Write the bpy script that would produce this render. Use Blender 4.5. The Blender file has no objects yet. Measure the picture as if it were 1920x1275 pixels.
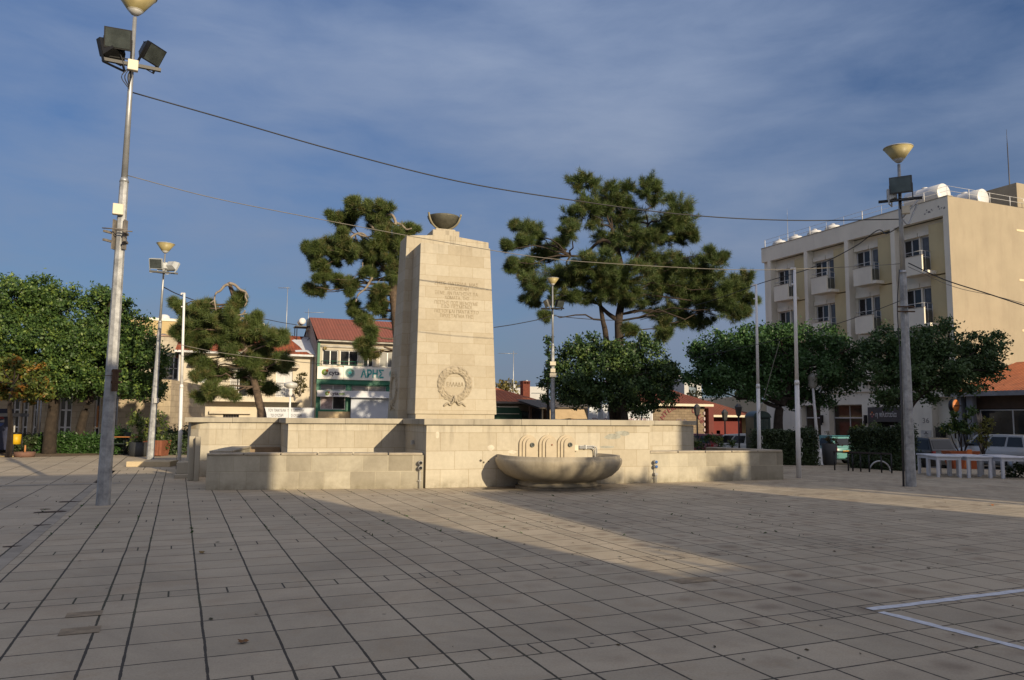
import bpy, bmesh, math, random
import numpy as np
from mathutils import Vector, Matrix
random.seed(7)
R = math.radians
SC = bpy.context.scene
COL = SC.collection

# ------------------------------------------------------------------ camera
F, CZ, PITCH, ROLL = 1470.0, 1.6, R(5.71), R(0.4)
cd = bpy.data.cameras.new('camera'); cam = bpy.data.objects.new('camera', cd); COL.objects.link(cam)
cd.sensor_width = 36; cd.lens = 36 * F / 1920; cd.clip_start = 0.05; cd.clip_end = 4000
CM = Matrix.Rotation(R(90) + PITCH, 4, 'X') @ Matrix.Rotation(ROLL, 4, 'Z')
cam.matrix_world = Matrix.Translation((0, 0, CZ)) @ CM
SC.camera = cam
# ------------------------------------------------------------------ light
SUN_EL, SUN_AZ = 16.5, math.degrees(math.atan2(.6, -.8))
w = bpy.data.worlds.new('World'); SC.world = w; w.use_nodes = True
nt = w.node_tree; nt.nodes.clear()
def N(t, typ, **k):
    n = t.nodes.new(typ)
    for a, b in k.items(): setattr(n, a, b)
    return n
out = N(nt, 'ShaderNodeOutputWorld'); bg = N(nt, 'ShaderNodeBackground'); sky = N(nt, 'ShaderNodeTexSky')
sky.sky_type = 'NISHITA'; sky.sun_disc = False; sky.sun_elevation = R(SUN_EL); sky.sun_rotation = R(SUN_AZ)
sky.air_density = 1.0; sky.dust_density = 0.6; sky.ozone_density = 1.6
tc = N(nt, 'ShaderNodeTexCoord'); mp = N(nt, 'ShaderNodeMapping'); mp.inputs['Scale'].default_value = (1.2, 1.2, 4.2)
mp.inputs['Rotation'].default_value = (R(4), R(-7), R(20))
n1 = N(nt, 'ShaderNodeTexNoise'); n1.inputs['Scale'].default_value = 1.25; n1.inputs['Detail'].default_value = 4; n1.inputs['Roughness'].default_value = .5; n1.inputs['Distortion'].default_value = .12
cr = N(nt, 'ShaderNodeValToRGB'); cr.color_ramp.elements[0].position = .37; cr.color_ramp.elements[1].position = .64
mul = N(nt, 'ShaderNodeMath', operation='MULTIPLY'); mul.inputs[1].default_value = .9
mx = N(nt, 'ShaderNodeMix', data_type='RGBA'); mx.inputs['B'].default_value = (4.1, 5.1, 7.2, 1)
tint = N(nt, 'ShaderNodeMix', data_type='RGBA', blend_type='MULTIPLY'); tint.inputs['Factor'].default_value = 1; tint.inputs['B'].default_value = (.66, .88, 1.25, 1)
L = nt.links.new
n2 = N(nt, 'ShaderNodeTexNoise'); n2.inputs['Scale'].default_value = 4.5; n2.inputs['Detail'].default_value = 7; n2.inputs['Roughness'].default_value = .62; n2.inputs['Distortion'].default_value = .35
nm = N(nt, 'ShaderNodeMix', data_type='FLOAT'); nm.inputs['Factor'].default_value = .22
L(tc.outputs['Generated'], mp.inputs['Vector']); L(mp.outputs[0], n1.inputs['Vector']); L(mp.outputs[0], n2.inputs['Vector']); L(n1.outputs['Fac'], nm.inputs['A']); L(n2.outputs['Fac'], nm.inputs['B']); L(nm.outputs['Result'], cr.inputs[0])
L(cr.outputs[0], mul.inputs[0]); L(mul.outputs[0], mx.inputs['Factor']); L(sky.outputs[0], tint.inputs['A'])

# elevation balance of the clear sky, and an added warm glow behind the camera that brightens the shade
sx = N(nt, 'ShaderNodeSeparateXYZ'); L(tc.outputs['Generated'], sx.inputs[0])
el = N(nt, 'ShaderNodeMapRange'); el.inputs['From Min'].default_value = 0; el.inputs['From Max'].default_value = .55; el.inputs['To Min'].default_value = .62; el.inputs['To Max'].default_value = 1.15; L(sx.outputs[2], el.inputs['Value'])
ev = N(nt, 'ShaderNodeVectorMath', operation='SCALE'); L(mx.outputs['Result'], ev.inputs[0]); L(el.outputs[0], ev.inputs['Scale']); L(tint.outputs['Result'], mx.inputs['A'])
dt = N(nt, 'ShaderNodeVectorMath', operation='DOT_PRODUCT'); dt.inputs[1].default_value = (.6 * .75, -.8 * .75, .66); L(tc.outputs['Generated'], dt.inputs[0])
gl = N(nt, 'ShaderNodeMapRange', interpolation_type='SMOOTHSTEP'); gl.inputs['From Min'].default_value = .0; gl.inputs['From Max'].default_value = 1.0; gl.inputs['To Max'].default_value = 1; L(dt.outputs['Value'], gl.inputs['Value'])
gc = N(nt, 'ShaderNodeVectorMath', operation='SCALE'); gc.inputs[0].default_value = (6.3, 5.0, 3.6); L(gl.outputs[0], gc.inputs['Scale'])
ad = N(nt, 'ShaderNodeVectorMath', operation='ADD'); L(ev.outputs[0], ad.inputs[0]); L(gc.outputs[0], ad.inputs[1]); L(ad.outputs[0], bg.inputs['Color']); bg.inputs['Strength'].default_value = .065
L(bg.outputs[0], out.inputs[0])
sl = bpy.data.lights.new('sun', 'SUN'); sl.energy = 4.9; sl.angle = R(.5); sl.color = (1, .82, .56)
sun = bpy.data.objects.new('sun', sl); COL.objects.link(sun)
sdir = Vector((.6 * math.cos(R(SUN_EL)), -.8 * math.cos(R(SUN_EL)), math.sin(R(SUN_EL))))
sun.rotation_euler = sdir.to_track_quat('Z', 'Y').to_euler(); sun.location = sdir * 60
SC.view_settings.view_transform = 'Standard'; SC.view_settings.look = 'None'
SC.view_settings.exposure = 0.10; SC.view_settings.gamma = 1
SC.render.engine = 'CYCLES'; SC.cycles.max_bounces = 6; SC.cycles.diffuse_bounces = 3; SC.cycles.glossy_bounces = 3; SC.cycles.transmission_bounces = 3

# ------------------------------------------------------------------ geometry of the photograph -> metres
CR = CM.to_3x3()
def ray(px, py): return CR @ Vector(((px - 960) / F, -(py - 637.5) / F, -1))
def at(px, py, Y):
    d = ray(px, py); return Vector((0, 0, CZ)) + d * (Y / d.y)
def gz(x, y):
    q = .9 * y + .4 * x; t = min(1, max(0, (q - 30) / 8)); return -.6 * t * t * (3 - 2 * t)
def gnd(px, py):
    z = 0
    for _ in range(6):
        d = ray(px, py); p = Vector((0, 0, CZ)) + d * ((z - CZ) / d.z); z = gz(p.x, p.y)
    return p
class Frame:
    """vertical plane through the column px at distance Y, turned by ang; local x to the right, y away"""
    def __init__(s, px, Y, ang):
        p = at(px, 784, Y); s.o = Vector((p.x, p.y)); s.a = R(ang)
        s.X = Vector((math.cos(s.a), math.sin(s.a))); s.N = Vector((-s.X.y, s.X.x))
    def hit(s, px, py, off=0):
        d = ray(px, py); o = s.o + s.N * off; d2 = Vector((d.x, d.y))
        t = o.dot(s.N) / d2.dot(s.N); return (d2 * t - o).dot(s.X), d.z * t + CZ
    def x(s, px, off=0): return s.hit(px, 784, off)[0]
    def w(s, x, y, z=0):
        p = s.o + s.X * x + s.N * y; return Vector((p.x, p.y, z))

# ------------------------------------------------------------------ objects
def tag(o, label=None, cat=None, group=None, kind=None):
    if label: o['label'] = label
    if cat: o['category'] = cat
    if group: o['group'] = group
    if kind: o['kind'] = kind
    return o
def thing(name, label, cat, loc=(0, 0, 0), rz=0, group=None):
    o = bpy.data.objects.new(name, None); COL.objects.link(o); o.location = loc; o.rotation_euler = (0, 0, rz)
    o.empty_display_size = .3
    return tag(o, label, cat, group)
class MB:
    def __init__(s, M=None): s.v = []; s.f = []; s.sm = []; s.M = M or Matrix()
    def add(s, vs, fs, smooth=False):
        b = len(s.v); s.v += [tuple(s.M @ Vector(v)) for v in vs]; s.f += [tuple(b + i for i in f) for f in fs]; s.sm += [smooth] * len(fs); return s
    def box(s, x0, x1, y0, y1, z0, z1, M=None):
        v = [(x, y, z) for x in (x0, x1) for y in (y0, y1) for z in (z0, z1)]
        if M: v = [M @ Vector(p) for p in v]
        return s.add(v, [(0, 1, 3, 2), (4, 6, 7, 5), (0, 4, 5, 1), (2, 3, 7, 6), (0, 2, 6, 4), (1, 5, 7, 3)])
    def frust(s, a, z0, b, z1):   # a,b = (x0,x1,y0,y1)
        v = [(a[0], a[2], z0), (a[1], a[2], z0), (a[1], a[3], z0), (a[0], a[3], z0), (b[0], b[2], z1), (b[1], b[2], z1), (b[1], b[3], z1), (b[0], b[3], z1)]
        return s.add(v, [(3, 2, 1, 0), (4, 5, 6, 7), (0, 1, 5, 4), (1, 2, 6, 5), (2, 3, 7, 6), (3, 0, 4, 7)])
    def prism(s, poly, y0, y1, M=None):   # poly in x,z ; extruded along y
        n = len(poly); v = [(p[0], y0, p[1]) for p in poly] + [(p[0], y1, p[1]) for p in poly]
        if M: v = [M @ Vector(p) for p in v]
        return s.add(v, [tuple(range(n)), tuple(range(2 * n - 1, n - 1, -1))] + [((i + 1) % n, i, n + i, n + (i + 1) % n) for i in range(n)])
    def lathe(s, prof, seg=24, c=(0, 0, 0), sx=1, sy=1, smooth=True, power=2):
        v = []
        for r, z in prof:
            for k in range(seg):
                a = 2 * math.pi * k / seg; ca, sa = math.cos(a), math.sin(a)
                if power != 2: ca = math.copysign(abs(ca) ** (2 / power), ca); sa = math.copysign(abs(sa) ** (2 / power), sa)
                v.append((c[0] + r * sx * ca, c[1] + r * sy * sa, c[2] + z))
        f = [(i * seg + k, i * seg + (k + 1) % seg, (i + 1) * seg + (k + 1) % seg, (i + 1) * seg + k) for i in range(len(prof) - 1) for k in range(seg)]
        f += [tuple(range(seg - 1, -1, -1)), tuple((len(prof) - 1) * seg + k for k in range(seg))]
        return s.add(v, f, smooth)
    def tube(s, pts, r, n=6, smooth=True):
        pts = [Vector(p) for p in pts]; rr = r if isinstance(r, (list, tuple)) else [r] * len(pts); v = []; m = len(pts)
        for i, p in enumerate(pts):
            d = (pts[min(i + 1, m - 1)] - pts[max(i - 1, 0)]).normalized()
            u = d.cross(Vector((0, 0, 1)) if abs(d.z) < .95 else Vector((1, 0, 0))).normalized(); q = d.cross(u)
            for k in range(n):
                a = 2 * math.pi * (k + .5) / n; v.append(p + (u * math.cos(a) + q * math.sin(a)) * rr[i])
        f = [(i * n + k, i * n + (k + 1) % n, (i + 1) * n + (k + 1) % n, (i + 1) * n + k) for i in range(m - 1) for k in range(n)]
        f += [tuple(range(n - 1, -1, -1)), tuple((m - 1) * n + k for k in range(n))]
        return s.add(v, f, smooth)
    def build(s, name, m, parent=None, loc=None, rz=0, bevel=0, subsurf=0):
        me = bpy.data.meshes.new(name); me.from_pydata(s.v, [], s.f); me.polygons.foreach_set('use_smooth', s.sm)
        bm = bmesh.new(); bm.from_mesh(me); bmesh.ops.recalc_face_normals(bm, faces=bm.faces)
        if bevel: bmesh.ops.bevel(bm, geom=list(bm.edges), offset=bevel, segments=1, affect='EDGES', profile=.5)
        bm.to_mesh(me); bm.free()
        me.materials.append(m); o = bpy.data.objects.new(name, me); COL.objects.link(o); o.parent = parent
        if loc is not None: o.location = loc
        o.rotation_euler = (0, 0, rz)
        if subsurf:
            md = o.modifiers.new('s', 'SUBSURF'); md.levels = md.render_levels = subsurf
        return o
def copy_tree(o, parent=None):
    c = o.copy(); COL.objects.link(c); c.parent = parent
    for ch in list(o.children): copy_tree(ch, c)
    return c
def bez(pts, n=8):   # Catmull-Rom
    P = [Vector(p) for p in pts]; P = [2 * P[0] - P[1]] + P + [2 * P[-1] - P[-2]]; o = []
    for i in range(1, len(P) - 2):
        for k in range(n):
            t = k / n; o.append(.5 * ((2 * P[i]) + (P[i + 1] - P[i - 1]) * t + (2 * P[i - 1] - 5 * P[i] + 4 * P[i + 1] - P[i + 2]) * t * t + (3 * P[i] - P[i - 1] - 3 * P[i + 1] + P[i + 2]) * t ** 3))
    return o + [P[-2]]
def text(parent, name, s, x, y, z, h, m, width=None, M=None, depth=.006, align='CENTER', bold=0):
    """upright lettering facing local -y, baseline at z"""
    cu = bpy.data.curves.new(name, 'FONT'); cu.body = s; cu.size = 1; cu.extrude = depth / max(h, .01); cu.offset = bold; cu.resolution_u = 3
    o = bpy.data.objects.new(name, cu); COL.objects.link(o); bpy.context.view_layer.update()
    me = bpy.data.meshes.new_from_object(o.evaluated_get(bpy.context.evaluated_depsgraph_get())); bpy.data.objects.remove(o)
    xs = [v.co.x for v in me.vertices]; ys = [v.co.y for v in me.vertices]
    if not xs: return
    x0, x1 = min(xs), max(xs); k = h / .7; kx = width / (x1 - x0) if width else k
    for v in me.vertices:
        c = v.co; lx = (c.x - (x0 + x1) / 2) * kx if align == 'CENTER' else (c.x - x0) * kx
        p = Vector((lx, -c.z * k, c.y * k))
        if M: p = M @ p
        v.co = Vector((x, y, z)) + p
    me.materials.clear(); me.materials.append(m); o = bpy.data.objects.new(name, me); COL.objects.link(o); o.parent = parent
    return o

# ------------------------------------------------------------------ materials
MC = {}
def base(name):
    m = bpy.data.materials.new(name); m.use_nodes = True; t = m.node_tree; b = t.nodes['Principled BSDF']; return m, t, b
def c4(c): return (c[0], c[1], c[2], 1)
def mixc(t, fac, a, b, blend='MIX'):
    n = N(t, 'ShaderNodeMix', data_type='RGBA', blend_type=blend)
    for k, v in (('Factor', fac), ('A', a), ('B', b)):
        if isinstance(v, (int, float)): n.inputs[k].default_value = v
        elif isinstance(v, (tuple, list)): n.inputs[k].default_value = c4(v)
        else: t.links.new(v, n.inputs[k])
    return n.outputs['Result']
def noise(t, vec, scale, detail=4, rough=.6, dist=0):
    n = N(t, 'ShaderNodeTexNoise'); n.inputs['Scale'].default_value = scale; n.inputs['Detail'].default_value = detail
    n.inputs['Roughness'].default_value = rough; n.inputs['Distortion'].default_value = dist
    if vec: t.links.new(vec, n.inputs['Vector'])
    return n.outputs['Fac']
def ramp(t, v, p0, p1, c0=(0, 0, 0), c1=(1, 1, 1)):
    n = N(t, 'ShaderNodeValToRGB'); e = n.color_ramp.elements; e[0].position = p0; e[1].position = p1; e[0].color = c4(c0); e[1].color = c4(c1); t.links.new(v, n.inputs[0]); return n.outputs[0]
def math_(t, op, a, b=None, c=None):
    n = N(t, 'ShaderNodeMath', operation=op)
    for i, v in enumerate((a, b, c)):
        if v is None: continue
        if isinstance(v, (int, float)): n.inputs[i].default_value = v
        else: t.links.new(v, n.inputs[i])
    return n.outputs[0]
def objvec(t): return N(t, 'ShaderNodeTexCoord').outputs['Object']
def bump(t, b, h, strength=.3, dist=.02):
    n = N(t, 'ShaderNodeBump'); n.inputs['Strength'].default_value = strength; n.inputs['Distance'].default_value = dist
    t.links.new(h, n.inputs['Height']); t.links.new(n.outputs[0], b.inputs['Normal'])
def plain(name, col, rough=.6, metal=0, var=.25, scale=3, bmp=.15, spec=.5):
    if name in MC: return MC[name]
    m, t, b = base(name); v = objvec(t)
    n = noise(t, v, scale); d = tuple(x * (1 - var) for x in col); l = tuple(min(1, x * (1 + var * .5)) for x in col)
    t.links.new(ramp(t, n, .3, .72, d, l), b.inputs['Base Color']); b.inputs['Roughness'].default_value = rough; b.inputs['Metallic'].default_value = metal
    b.inputs['Specular IOR Level'].default_value = spec
    if bmp: bump(t, b, noise(t, v, scale * 12), bmp, .01)
    MC[name] = m; return m
def masonry(name, c1, c2, bw, bh, mortar, ms=.006, grime=.35, grimecol=(.12, .10, .08), off=.5, bmp=.35, rough=.85, top=0, foot=0):
    if name in MC: return MC[name]
    m, t, b = base(name); v = objvec(t); sp = N(t, 'ShaderNodeSeparateXYZ'); t.links.new(v, sp.inputs[0])
    cb = N(t, 'ShaderNodeCombineXYZ'); t.links.new(math_(t, 'ADD', sp.outputs[0], sp.outputs[1]), cb.inputs[0]); t.links.new(sp.outputs[2], cb.inputs[1])
    br = N(t, 'ShaderNodeTexBrick'); br.offset = off; br.inputs['Scale'].default_value = 1; br.inputs['Brick Width'].default_value = bw; br.inputs['Row Height'].default_value = bh
    br.inputs['Mortar Size'].default_value = ms; br.inputs['Mortar Smooth'].default_value = .5; br.inputs['Bias'].default_value = -.1
    br.inputs['Color1'].default_value = c4(c1); br.inputs['Color2'].default_value = c4(c2); br.inputs['Mortar'].default_value = c4(mortar)
    t.links.new(cb.outputs[0], br.inputs['Vector'])
    g1 = ramp(t, noise(t, v, .9, 6, .65, .4), .45, .75); col = mixc(t, math_(t, 'MULTIPLY', g1, grime), br.outputs['Color'], grimecol)
    fine = ramp(t, noise(t, v, 9, 8, .75), .3, .75, (.88, .87, .84), (1.05, 1.05, 1.04)); col = mixc(t, 1, col, fine, 'MULTIPLY')
    sp2 = ramp(t, noise(t, v, 28, 3, .6), .68, .76); col = mixc(t, math_(t, 'MULTIPLY', sp2, .25), col, grimecol)
    if top or foot:      # rain streaks running down from the cap, damp dirt splashed up at the foot
        mp = N(t, 'ShaderNodeMapping'); mp.inputs['Scale'].default_value = (1, 1, .09); t.links.new(v, mp.inputs['Vector']); sn = noise(t, mp.outputs[0], 5.5, 5, .7)
        if top:
            zt = N(t, 'ShaderNodeMapRange'); zt.inputs['From Min'].default_value = top - .75; zt.inputs['From Max'].default_value = top; t.links.new(sp.outputs[2], zt.inputs['Value'])
            col = mixc(t, math_(t, 'MULTIPLY', math_(t, 'MULTIPLY', ramp(t, sn, .5, .72), zt.outputs[0]), .6), col, (.17, .145, .11))
        if foot:
            zf = N(t, 'ShaderNodeMapRange'); zf.inputs['From Min'].default_value = foot; zf.inputs['From Max'].default_value = 0; t.links.new(sp.outputs[2], zf.inputs['Value'])
            col = mixc(t, math_(t, 'MULTIPLY', math_(t, 'MULTIPLY', ramp(t, noise(t, v, 3.5, 6, .7), .35, .65), zf.outputs[0]), .75), col, (.17, .15, .10))
    t.links.new(col, b.inputs['Base Color']); b.inputs['Roughness'].default_value = rough; b.inputs['Specular IOR Level'].default_value = .25
    h = math_(t, 'ADD', math_(t, 'MULTIPLY', noise(t, v, 22, 6, .7), .35), math_(t, 'MULTIPLY', br.outputs['Fac'], -1)); bump(t, b, h, bmp, .012)
    MC[name] = m; return m
def plaster(name, col, dirt=(.2, .17, .13), amount=.35, rough=.9):
    if name in MC: return MC[name]
    m, t, b = base(name); v = objvec(t); mp = N(t, 'ShaderNodeMapping'); mp.inputs['Scale'].default_value = (1, 1, .22); t.links.new(v, mp.inputs['Vector'])
    g = math_(t, 'MULTIPLY', ramp(t, noise(t, mp.outputs[0], 1.6, 6, .65), .48, .8), amount)
    big = ramp(t, noise(t, v, .5, 4), .3, .7, tuple(x * .86 for x in col), col); c = mixc(t, g, big, dirt)
    t.links.new(c, b.inputs['Base Color']); b.inputs['Roughness'].default_value = rough; b.inputs['Specular IOR Level'].default_value = .2; bump(t, b, noise(t, v, 30), .12, .01)
    MC[name] = m; return m
def leafmat(name, dark, light, tip=None, rough=.5, trans=.25):
    if name in MC: return MC[name]
    m, t, b = base(name); g = N(t, 'ShaderNodeNewGeometry'); v = objvec(t)
    f = math_(t, 'ADD', math_(t, 'MULTIPLY', g.outputs['Random Per Island'], .6), math_(t, 'MULTIPLY', ramp(t, noise(t, v, 1.1, 3), .35, .65), .4))
    c = mixc(t, f, dark, light)
    if tip: c = mixc(t, ramp(t, math_(t, 'ADD', noise(t, v, 2.3, 2), math_(t, 'MULTIPLY', g.outputs['Random Per Island'], .25)), .68, .82), c, tip)
    t.links.new(c, b.inputs['Base Color']); b.inputs['Roughness'].default_value = rough; b.inputs['Specular IOR Level'].default_value = .35
    tr = N(t, 'ShaderNodeBsdfTranslucent'); t.links.new(c, tr.inputs['Color']); ms = N(t, 'ShaderNodeMixShader'); ms.inputs[0].default_value = trans
    o = t.nodes['Material Output']; t.links.new(b.outputs[0], ms.inputs[1]); t.links.new(tr.outputs[0], ms.inputs[2]); t.links.new(ms.outputs[0], o.inputs[0])
    MC[name] = m; return m
def glass(name='window_glass', col=(.012, .013, .015), rough=.12):
    if name in MC: return MC[name]
    m, t, b = base(name); v = objvec(t); n = noise(t, v, 1.3, 3)
    t.links.new(ramp(t, n, .35, .7, col, tuple(x * 2.4 for x in col)), b.inputs['Base Color']); b.inputs['Roughness'].default_value = rough; b.inputs['Specular IOR Level'].default_value = .45
    MC[name] = m; return m
def tiles(name, c1, c2, pitch=.22, row=.35):
    """clay roof: x across, slope rows from z"""
    if name in MC: return MC[name]
    m, t, b = base(name); v = objvec(t); sp = N(t, 'ShaderNodeSeparateXYZ'); t.links.new(v, sp.inputs[0])
    fx = math_(t, 'FRACT', math_(t, 'DIVIDE', sp.outputs[0], pitch)); tri = math_(t, 'ABSOLUTE', math_(t, 'SUBTRACT', fx, .5))
    fz = math_(t, 'FRACT', math_(t, 'DIVIDE', sp.outputs[2], row * .45))
    cb = N(t, 'ShaderNodeCombineXYZ'); t.links.new(math_(t, 'FLOOR', math_(t, 'DIVIDE', sp.outputs[0], pitch)), cb.inputs[0]); t.links.new(math_(t, 'FLOOR', math_(t, 'DIVIDE', sp.outputs[2], row * .45)), cb.inputs[1])
    wn = N(t, 'ShaderNodeTexWhiteNoise'); t.links.new(cb.outputs[0], wn.inputs['Vector'])
    c = mixc(t, wn.outputs['Value'], c1, c2); c = mixc(t, math_(t, 'MULTIPLY', ramp(t, noise(t, v, 1.5, 5), .5, .75), .45), c, (.12, .06, .04))
    c = mixc(t, math_(t, 'MULTIPLY', ramp(t, tri, .40, .5), .55), c, (.06, .025, .015))
    t.links.new(c, b.inputs['Base Color']); b.inputs['Roughness'].default_value = .85
    h = math_(t, 'ADD', math_(t, 'MULTIPLY', tri, -2), math_(t, 'MULTIPLY', fz, .4)); bump(t, b, h, .9, .05)
    MC[name] = m; return m

# paving: 50 cm slabs with 25 cm courses, joints wide one way, fine the other
PA = R(22.9)
def paving(name, unit=.5, period=2.75, c1=(.40, .342, .252), c2=(.525, .455, .345), wide=.0095, fine=.0082, u0=0, v0=0):
    m, t, b = base(name); g = N(t, 'ShaderNodeNewGeometry'); sp = N(t, 'ShaderNodeSeparateXYZ'); t.links.new(g.outputs['Position'], sp.inputs[0]); P = g.outputs['Position']
    X, Y = sp.outputs[0], sp.outputs[1]
    wob = math_(t, 'MULTIPLY', math_(t, 'SUBTRACT', noise(t, P, .8, 2), .5), .024)
    U = math_(t, 'ADD', math_(t, 'ADD', math_(t, 'MULTIPLY', X, math.cos(PA)), math_(t, 'MULTIPLY', Y, math.sin(PA))), math_(t, 'ADD', wob, u0))
    V = math_(t, 'ADD', math_(t, 'ADD', math_(t, 'MULTIPLY', X, -math.sin(PA)), math_(t, 'MULTIPLY', Y, math.cos(PA))), math_(t, 'ADD', wob, v0))
    def cell(A):
        k = math_(t, 'FLOOR', math_(t, 'DIVIDE', A, period)); r = math_(t, 'SUBTRACT', A, math_(t, 'MULTIPLY', k, period)); i = math_(t, 'FLOOR', math_(t, 'DIVIDE', r, unit))
        a = math_(t, 'SUBTRACT', r, math_(t, 'MULTIPLY', i, unit)); end = math_(t, 'MINIMUM', math_(t, 'MULTIPLY', math_(t, 'ADD', i, 1), unit), period)
        e = math_(t, 'SUBTRACT', end, r); d = math_(t, 'MINIMUM', a, e); narrow = math_(t, 'GREATER_THAN', i, math.floor(period / unit - .01) - .5)
        return math_(t, 'ADD', math_(t, 'MULTIPLY', k, 7), i), d, narrow, math_(t, 'SUBTRACT', a, math_(t, 'MULTIPLY', math_(t, 'ADD', a, e), .5))
    iu, du, nu, cu = cell(U); iv, dv, nv, cv = cell(V)
    half = math_(t, 'ADD', math_(t, 'ABSOLUTE', cu), math_(t, 'MULTIPLY', math_(t, 'SUBTRACT', 1, nv), 1))   # extra joint at mid-slab on narrow rows
    cb = N(t, 'ShaderNodeCombineXYZ'); t.links.new(iu, cb.inputs[0]); t.links.new(iv, cb.inputs[1])
    wn = N(t, 'ShaderNodeTexWhiteNoise'); t.links.new(cb.outputs[0], wn.inputs['Vector']); spc = N(t, 'ShaderNodeSeparateColor'); t.links.new(wn.outputs['Color'], spc.inputs[0])
    rough = math_(t, 'MULTIPLY', math_(t, 'SUBTRACT', noise(t, P, 9, 4, .7), .5), .014)
    ju = math_(t, 'LESS_THAN', math_(t, 'ADD', du, rough), wide); jv = math_(t, 'LESS_THAN', math_(t, 'ADD', dv, rough), fine); jh = math_(t, 'LESS_THAN', half, fine)
    j = math_(t, 'MAXIMUM', math_(t, 'MAXIMUM', ju, jv), jh)
    col = mixc(t, wn.outputs['Value'], c1, c2)
    col = mixc(t, math_(t, 'MULTIPLY', spc.outputs[0], .4), col, (.40, .32, .22))
    rad = math_(t, 'SQRT', math_(t, 'ADD', math_(t, 'MULTIPLY', cu, cu), math_(t, 'MULTIPLY', cv, cv)))
    rad = math_(t, 'ADD', rad, math_(t, 'MULTIPLY', math_(t, 'SUBTRACT', noise(t, P, 5, 4, .7), .5), .35))
    st = math_(t, 'MULTIPLY', math_(t, 'SUBTRACT', 1, ramp(t, rad, .02, .17)), ramp(t, math_(t, 'ADD', math_(t, 'MULTIPLY', spc.outputs[1], .6), math_(t, 'MULTIPLY', noise(t, P, .13, 2), 1)), .7, 1.05))
    col = mixc(t, math_(t, 'MULTIPLY', math_(t, 'MULTIPLY', st, ramp(t, math_(t, 'DIVIDE', U, 6), .3, 1)), .6), col, (.15, .10, .065))
    dirt = ramp(t, noise(t, P, .45, 6, .7, .6), .42, .72); col = mixc(t, math_(t, 'MULTIPLY', dirt, .42), col, (.15, .125, .095))
    warm = ramp(t, noise(t, P, 1.7, 5, .7, .8), .5, .78); col = mixc(t, math_(t, 'MULTIPLY', warm, .45), col, (.33, .235, .14))
    fleck = ramp(t, noise(t, P, 14, 4, .8), .60, .72); col = mixc(t, math_(t, 'MULTIPLY', fleck, .3), col, (.17, .145, .115))
    vo = N(t, 'ShaderNodeTexVoronoi'); vo.inputs['Scale'].default_value = 1.9; vo.inputs['Randomness'].default_value = 1; t.links.new(P, vo.inputs['Vector'])
    gum = math_(t, 'LESS_THAN', math_(t, 'ADD', vo.outputs['Distance'], math_(t, 'MULTIPLY', noise(t, P, 25, 3), .05)), .062)
    col = mixc(t, math_(t, 'MULTIPLY', gum, .6), col, (.06, .055, .05))
    col = mixc(t, 1, col, ramp(t, noise(t, P, 60, 5, .8), .25, .75, (.78, .78, .78), (1.14, 1.14, 1.14)), 'MULTIPLY')
    moss = ramp(t, noise(t, P, .35, 3), .52, .62); jc = mixc(t, math_(t, 'MULTIPLY', moss, .6), (.028, .024, .02), (.04, .045, .015))
    col = mixc(t, math_(t, 'MULTIPLY', j, .92), col, jc)
    t.links.new(col, b.inputs['Base Color']); b.inputs['Roughness'].default_value = .8; b.inputs['Specular IOR Level'].default_value = .3
    h = math_(t, 'ADD', math_(t, 'MULTIPLY', j, -1), math_(t, 'ADD', math_(t, 'MULTIPLY', noise(t, P, 40, 6, .75), .3), math_(t, 'MULTIPLY', spc.outputs[2], .25))); bump(t, b, h, .5, .012)
    return m

CAPST = plaster('limestone_cap', (.43, .39, .31), (.13, .12, .10), .75)
BASIN = masonry('basin_stone', (.42, .37, .285), (.41, .36, .275), 40, 40, (.4, .35, .27), .001, .6, (.17, .15, .115), bmp=.6, top=.75)
STONE = masonry('limestone_smooth', (.525, .485, .40), (.45, .40, .31), .68, .42, (.37, .31, .22), .007, .25, (.30, .25, .18), top=1.44, foot=.3)
STONE_OLD = masonry('limestone_weathered', (.49, .455, .37), (.26, .235, .185), .56, .39, (.46, .42, .33), .012, .5, (.16, .14, .11), foot=.25)
SLAB = masonry('limestone_slab', (.485, .44, .355), (.42, .365, .275), .66, .30, (.375, .31, .215), .006, .25, (.26, .22, .17), top=6.5)
METAL = plain('galvanised_metal', (.40, .41, .42), .45, .55, .2, 5, .1)
POLEM = plain('galvanised_pole', (.40, .41, .42), .5, .25, .45, 7, .2)
WHITE = plain('white_paint', (.72, .72, .72), .45, 0, .08, 4, .05)
BLACK = plain('black_metal', (.015, .015, .016), .45, .3, .2, 6, .1)
DARK = plain('dark_void', (.008, .008, .009), .8, 0, .1, 2, 0)
RUST = plain('rusty_iron', (.10, .055, .03), .85, .2, .4, 12, .3)
YEL = plain('yellow_lamp_plastic', (.36, .30, .135), .5, 0, .3, 3, .05)
GREYP = plain('grey_plastic', (.40, .40, .39), .5, 0, .15, 4, .05)
CREAMP = plain('cream_plastic', (.62, .56, .43), .5, 0, .15, 4, .05)
BARK = plain('bark', (.038, .028, .021), .95, 0, .5, 7, .8)  # darkened so the colour carries the shade on the trunks
PBARK = plain('pine_bark', (.12, .085, .06), .95, 0, .5, 9, .9)
DEADW = plain('dead_wood', (.30, .25, .20), .9, 0, .35, 9, .6)
GLASS = glass(); ALU = plain('white_aluminium', (.60, .60, .60), .4, .1, .1, 4, .03)
WIRE = plain('cable_black', (.02, .02, .022), .6, 0, .1, 3, 0)
WIREL = plain('cable_pale', (.19, .175, .15), .7, 0, .2, 3, 0)

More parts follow.
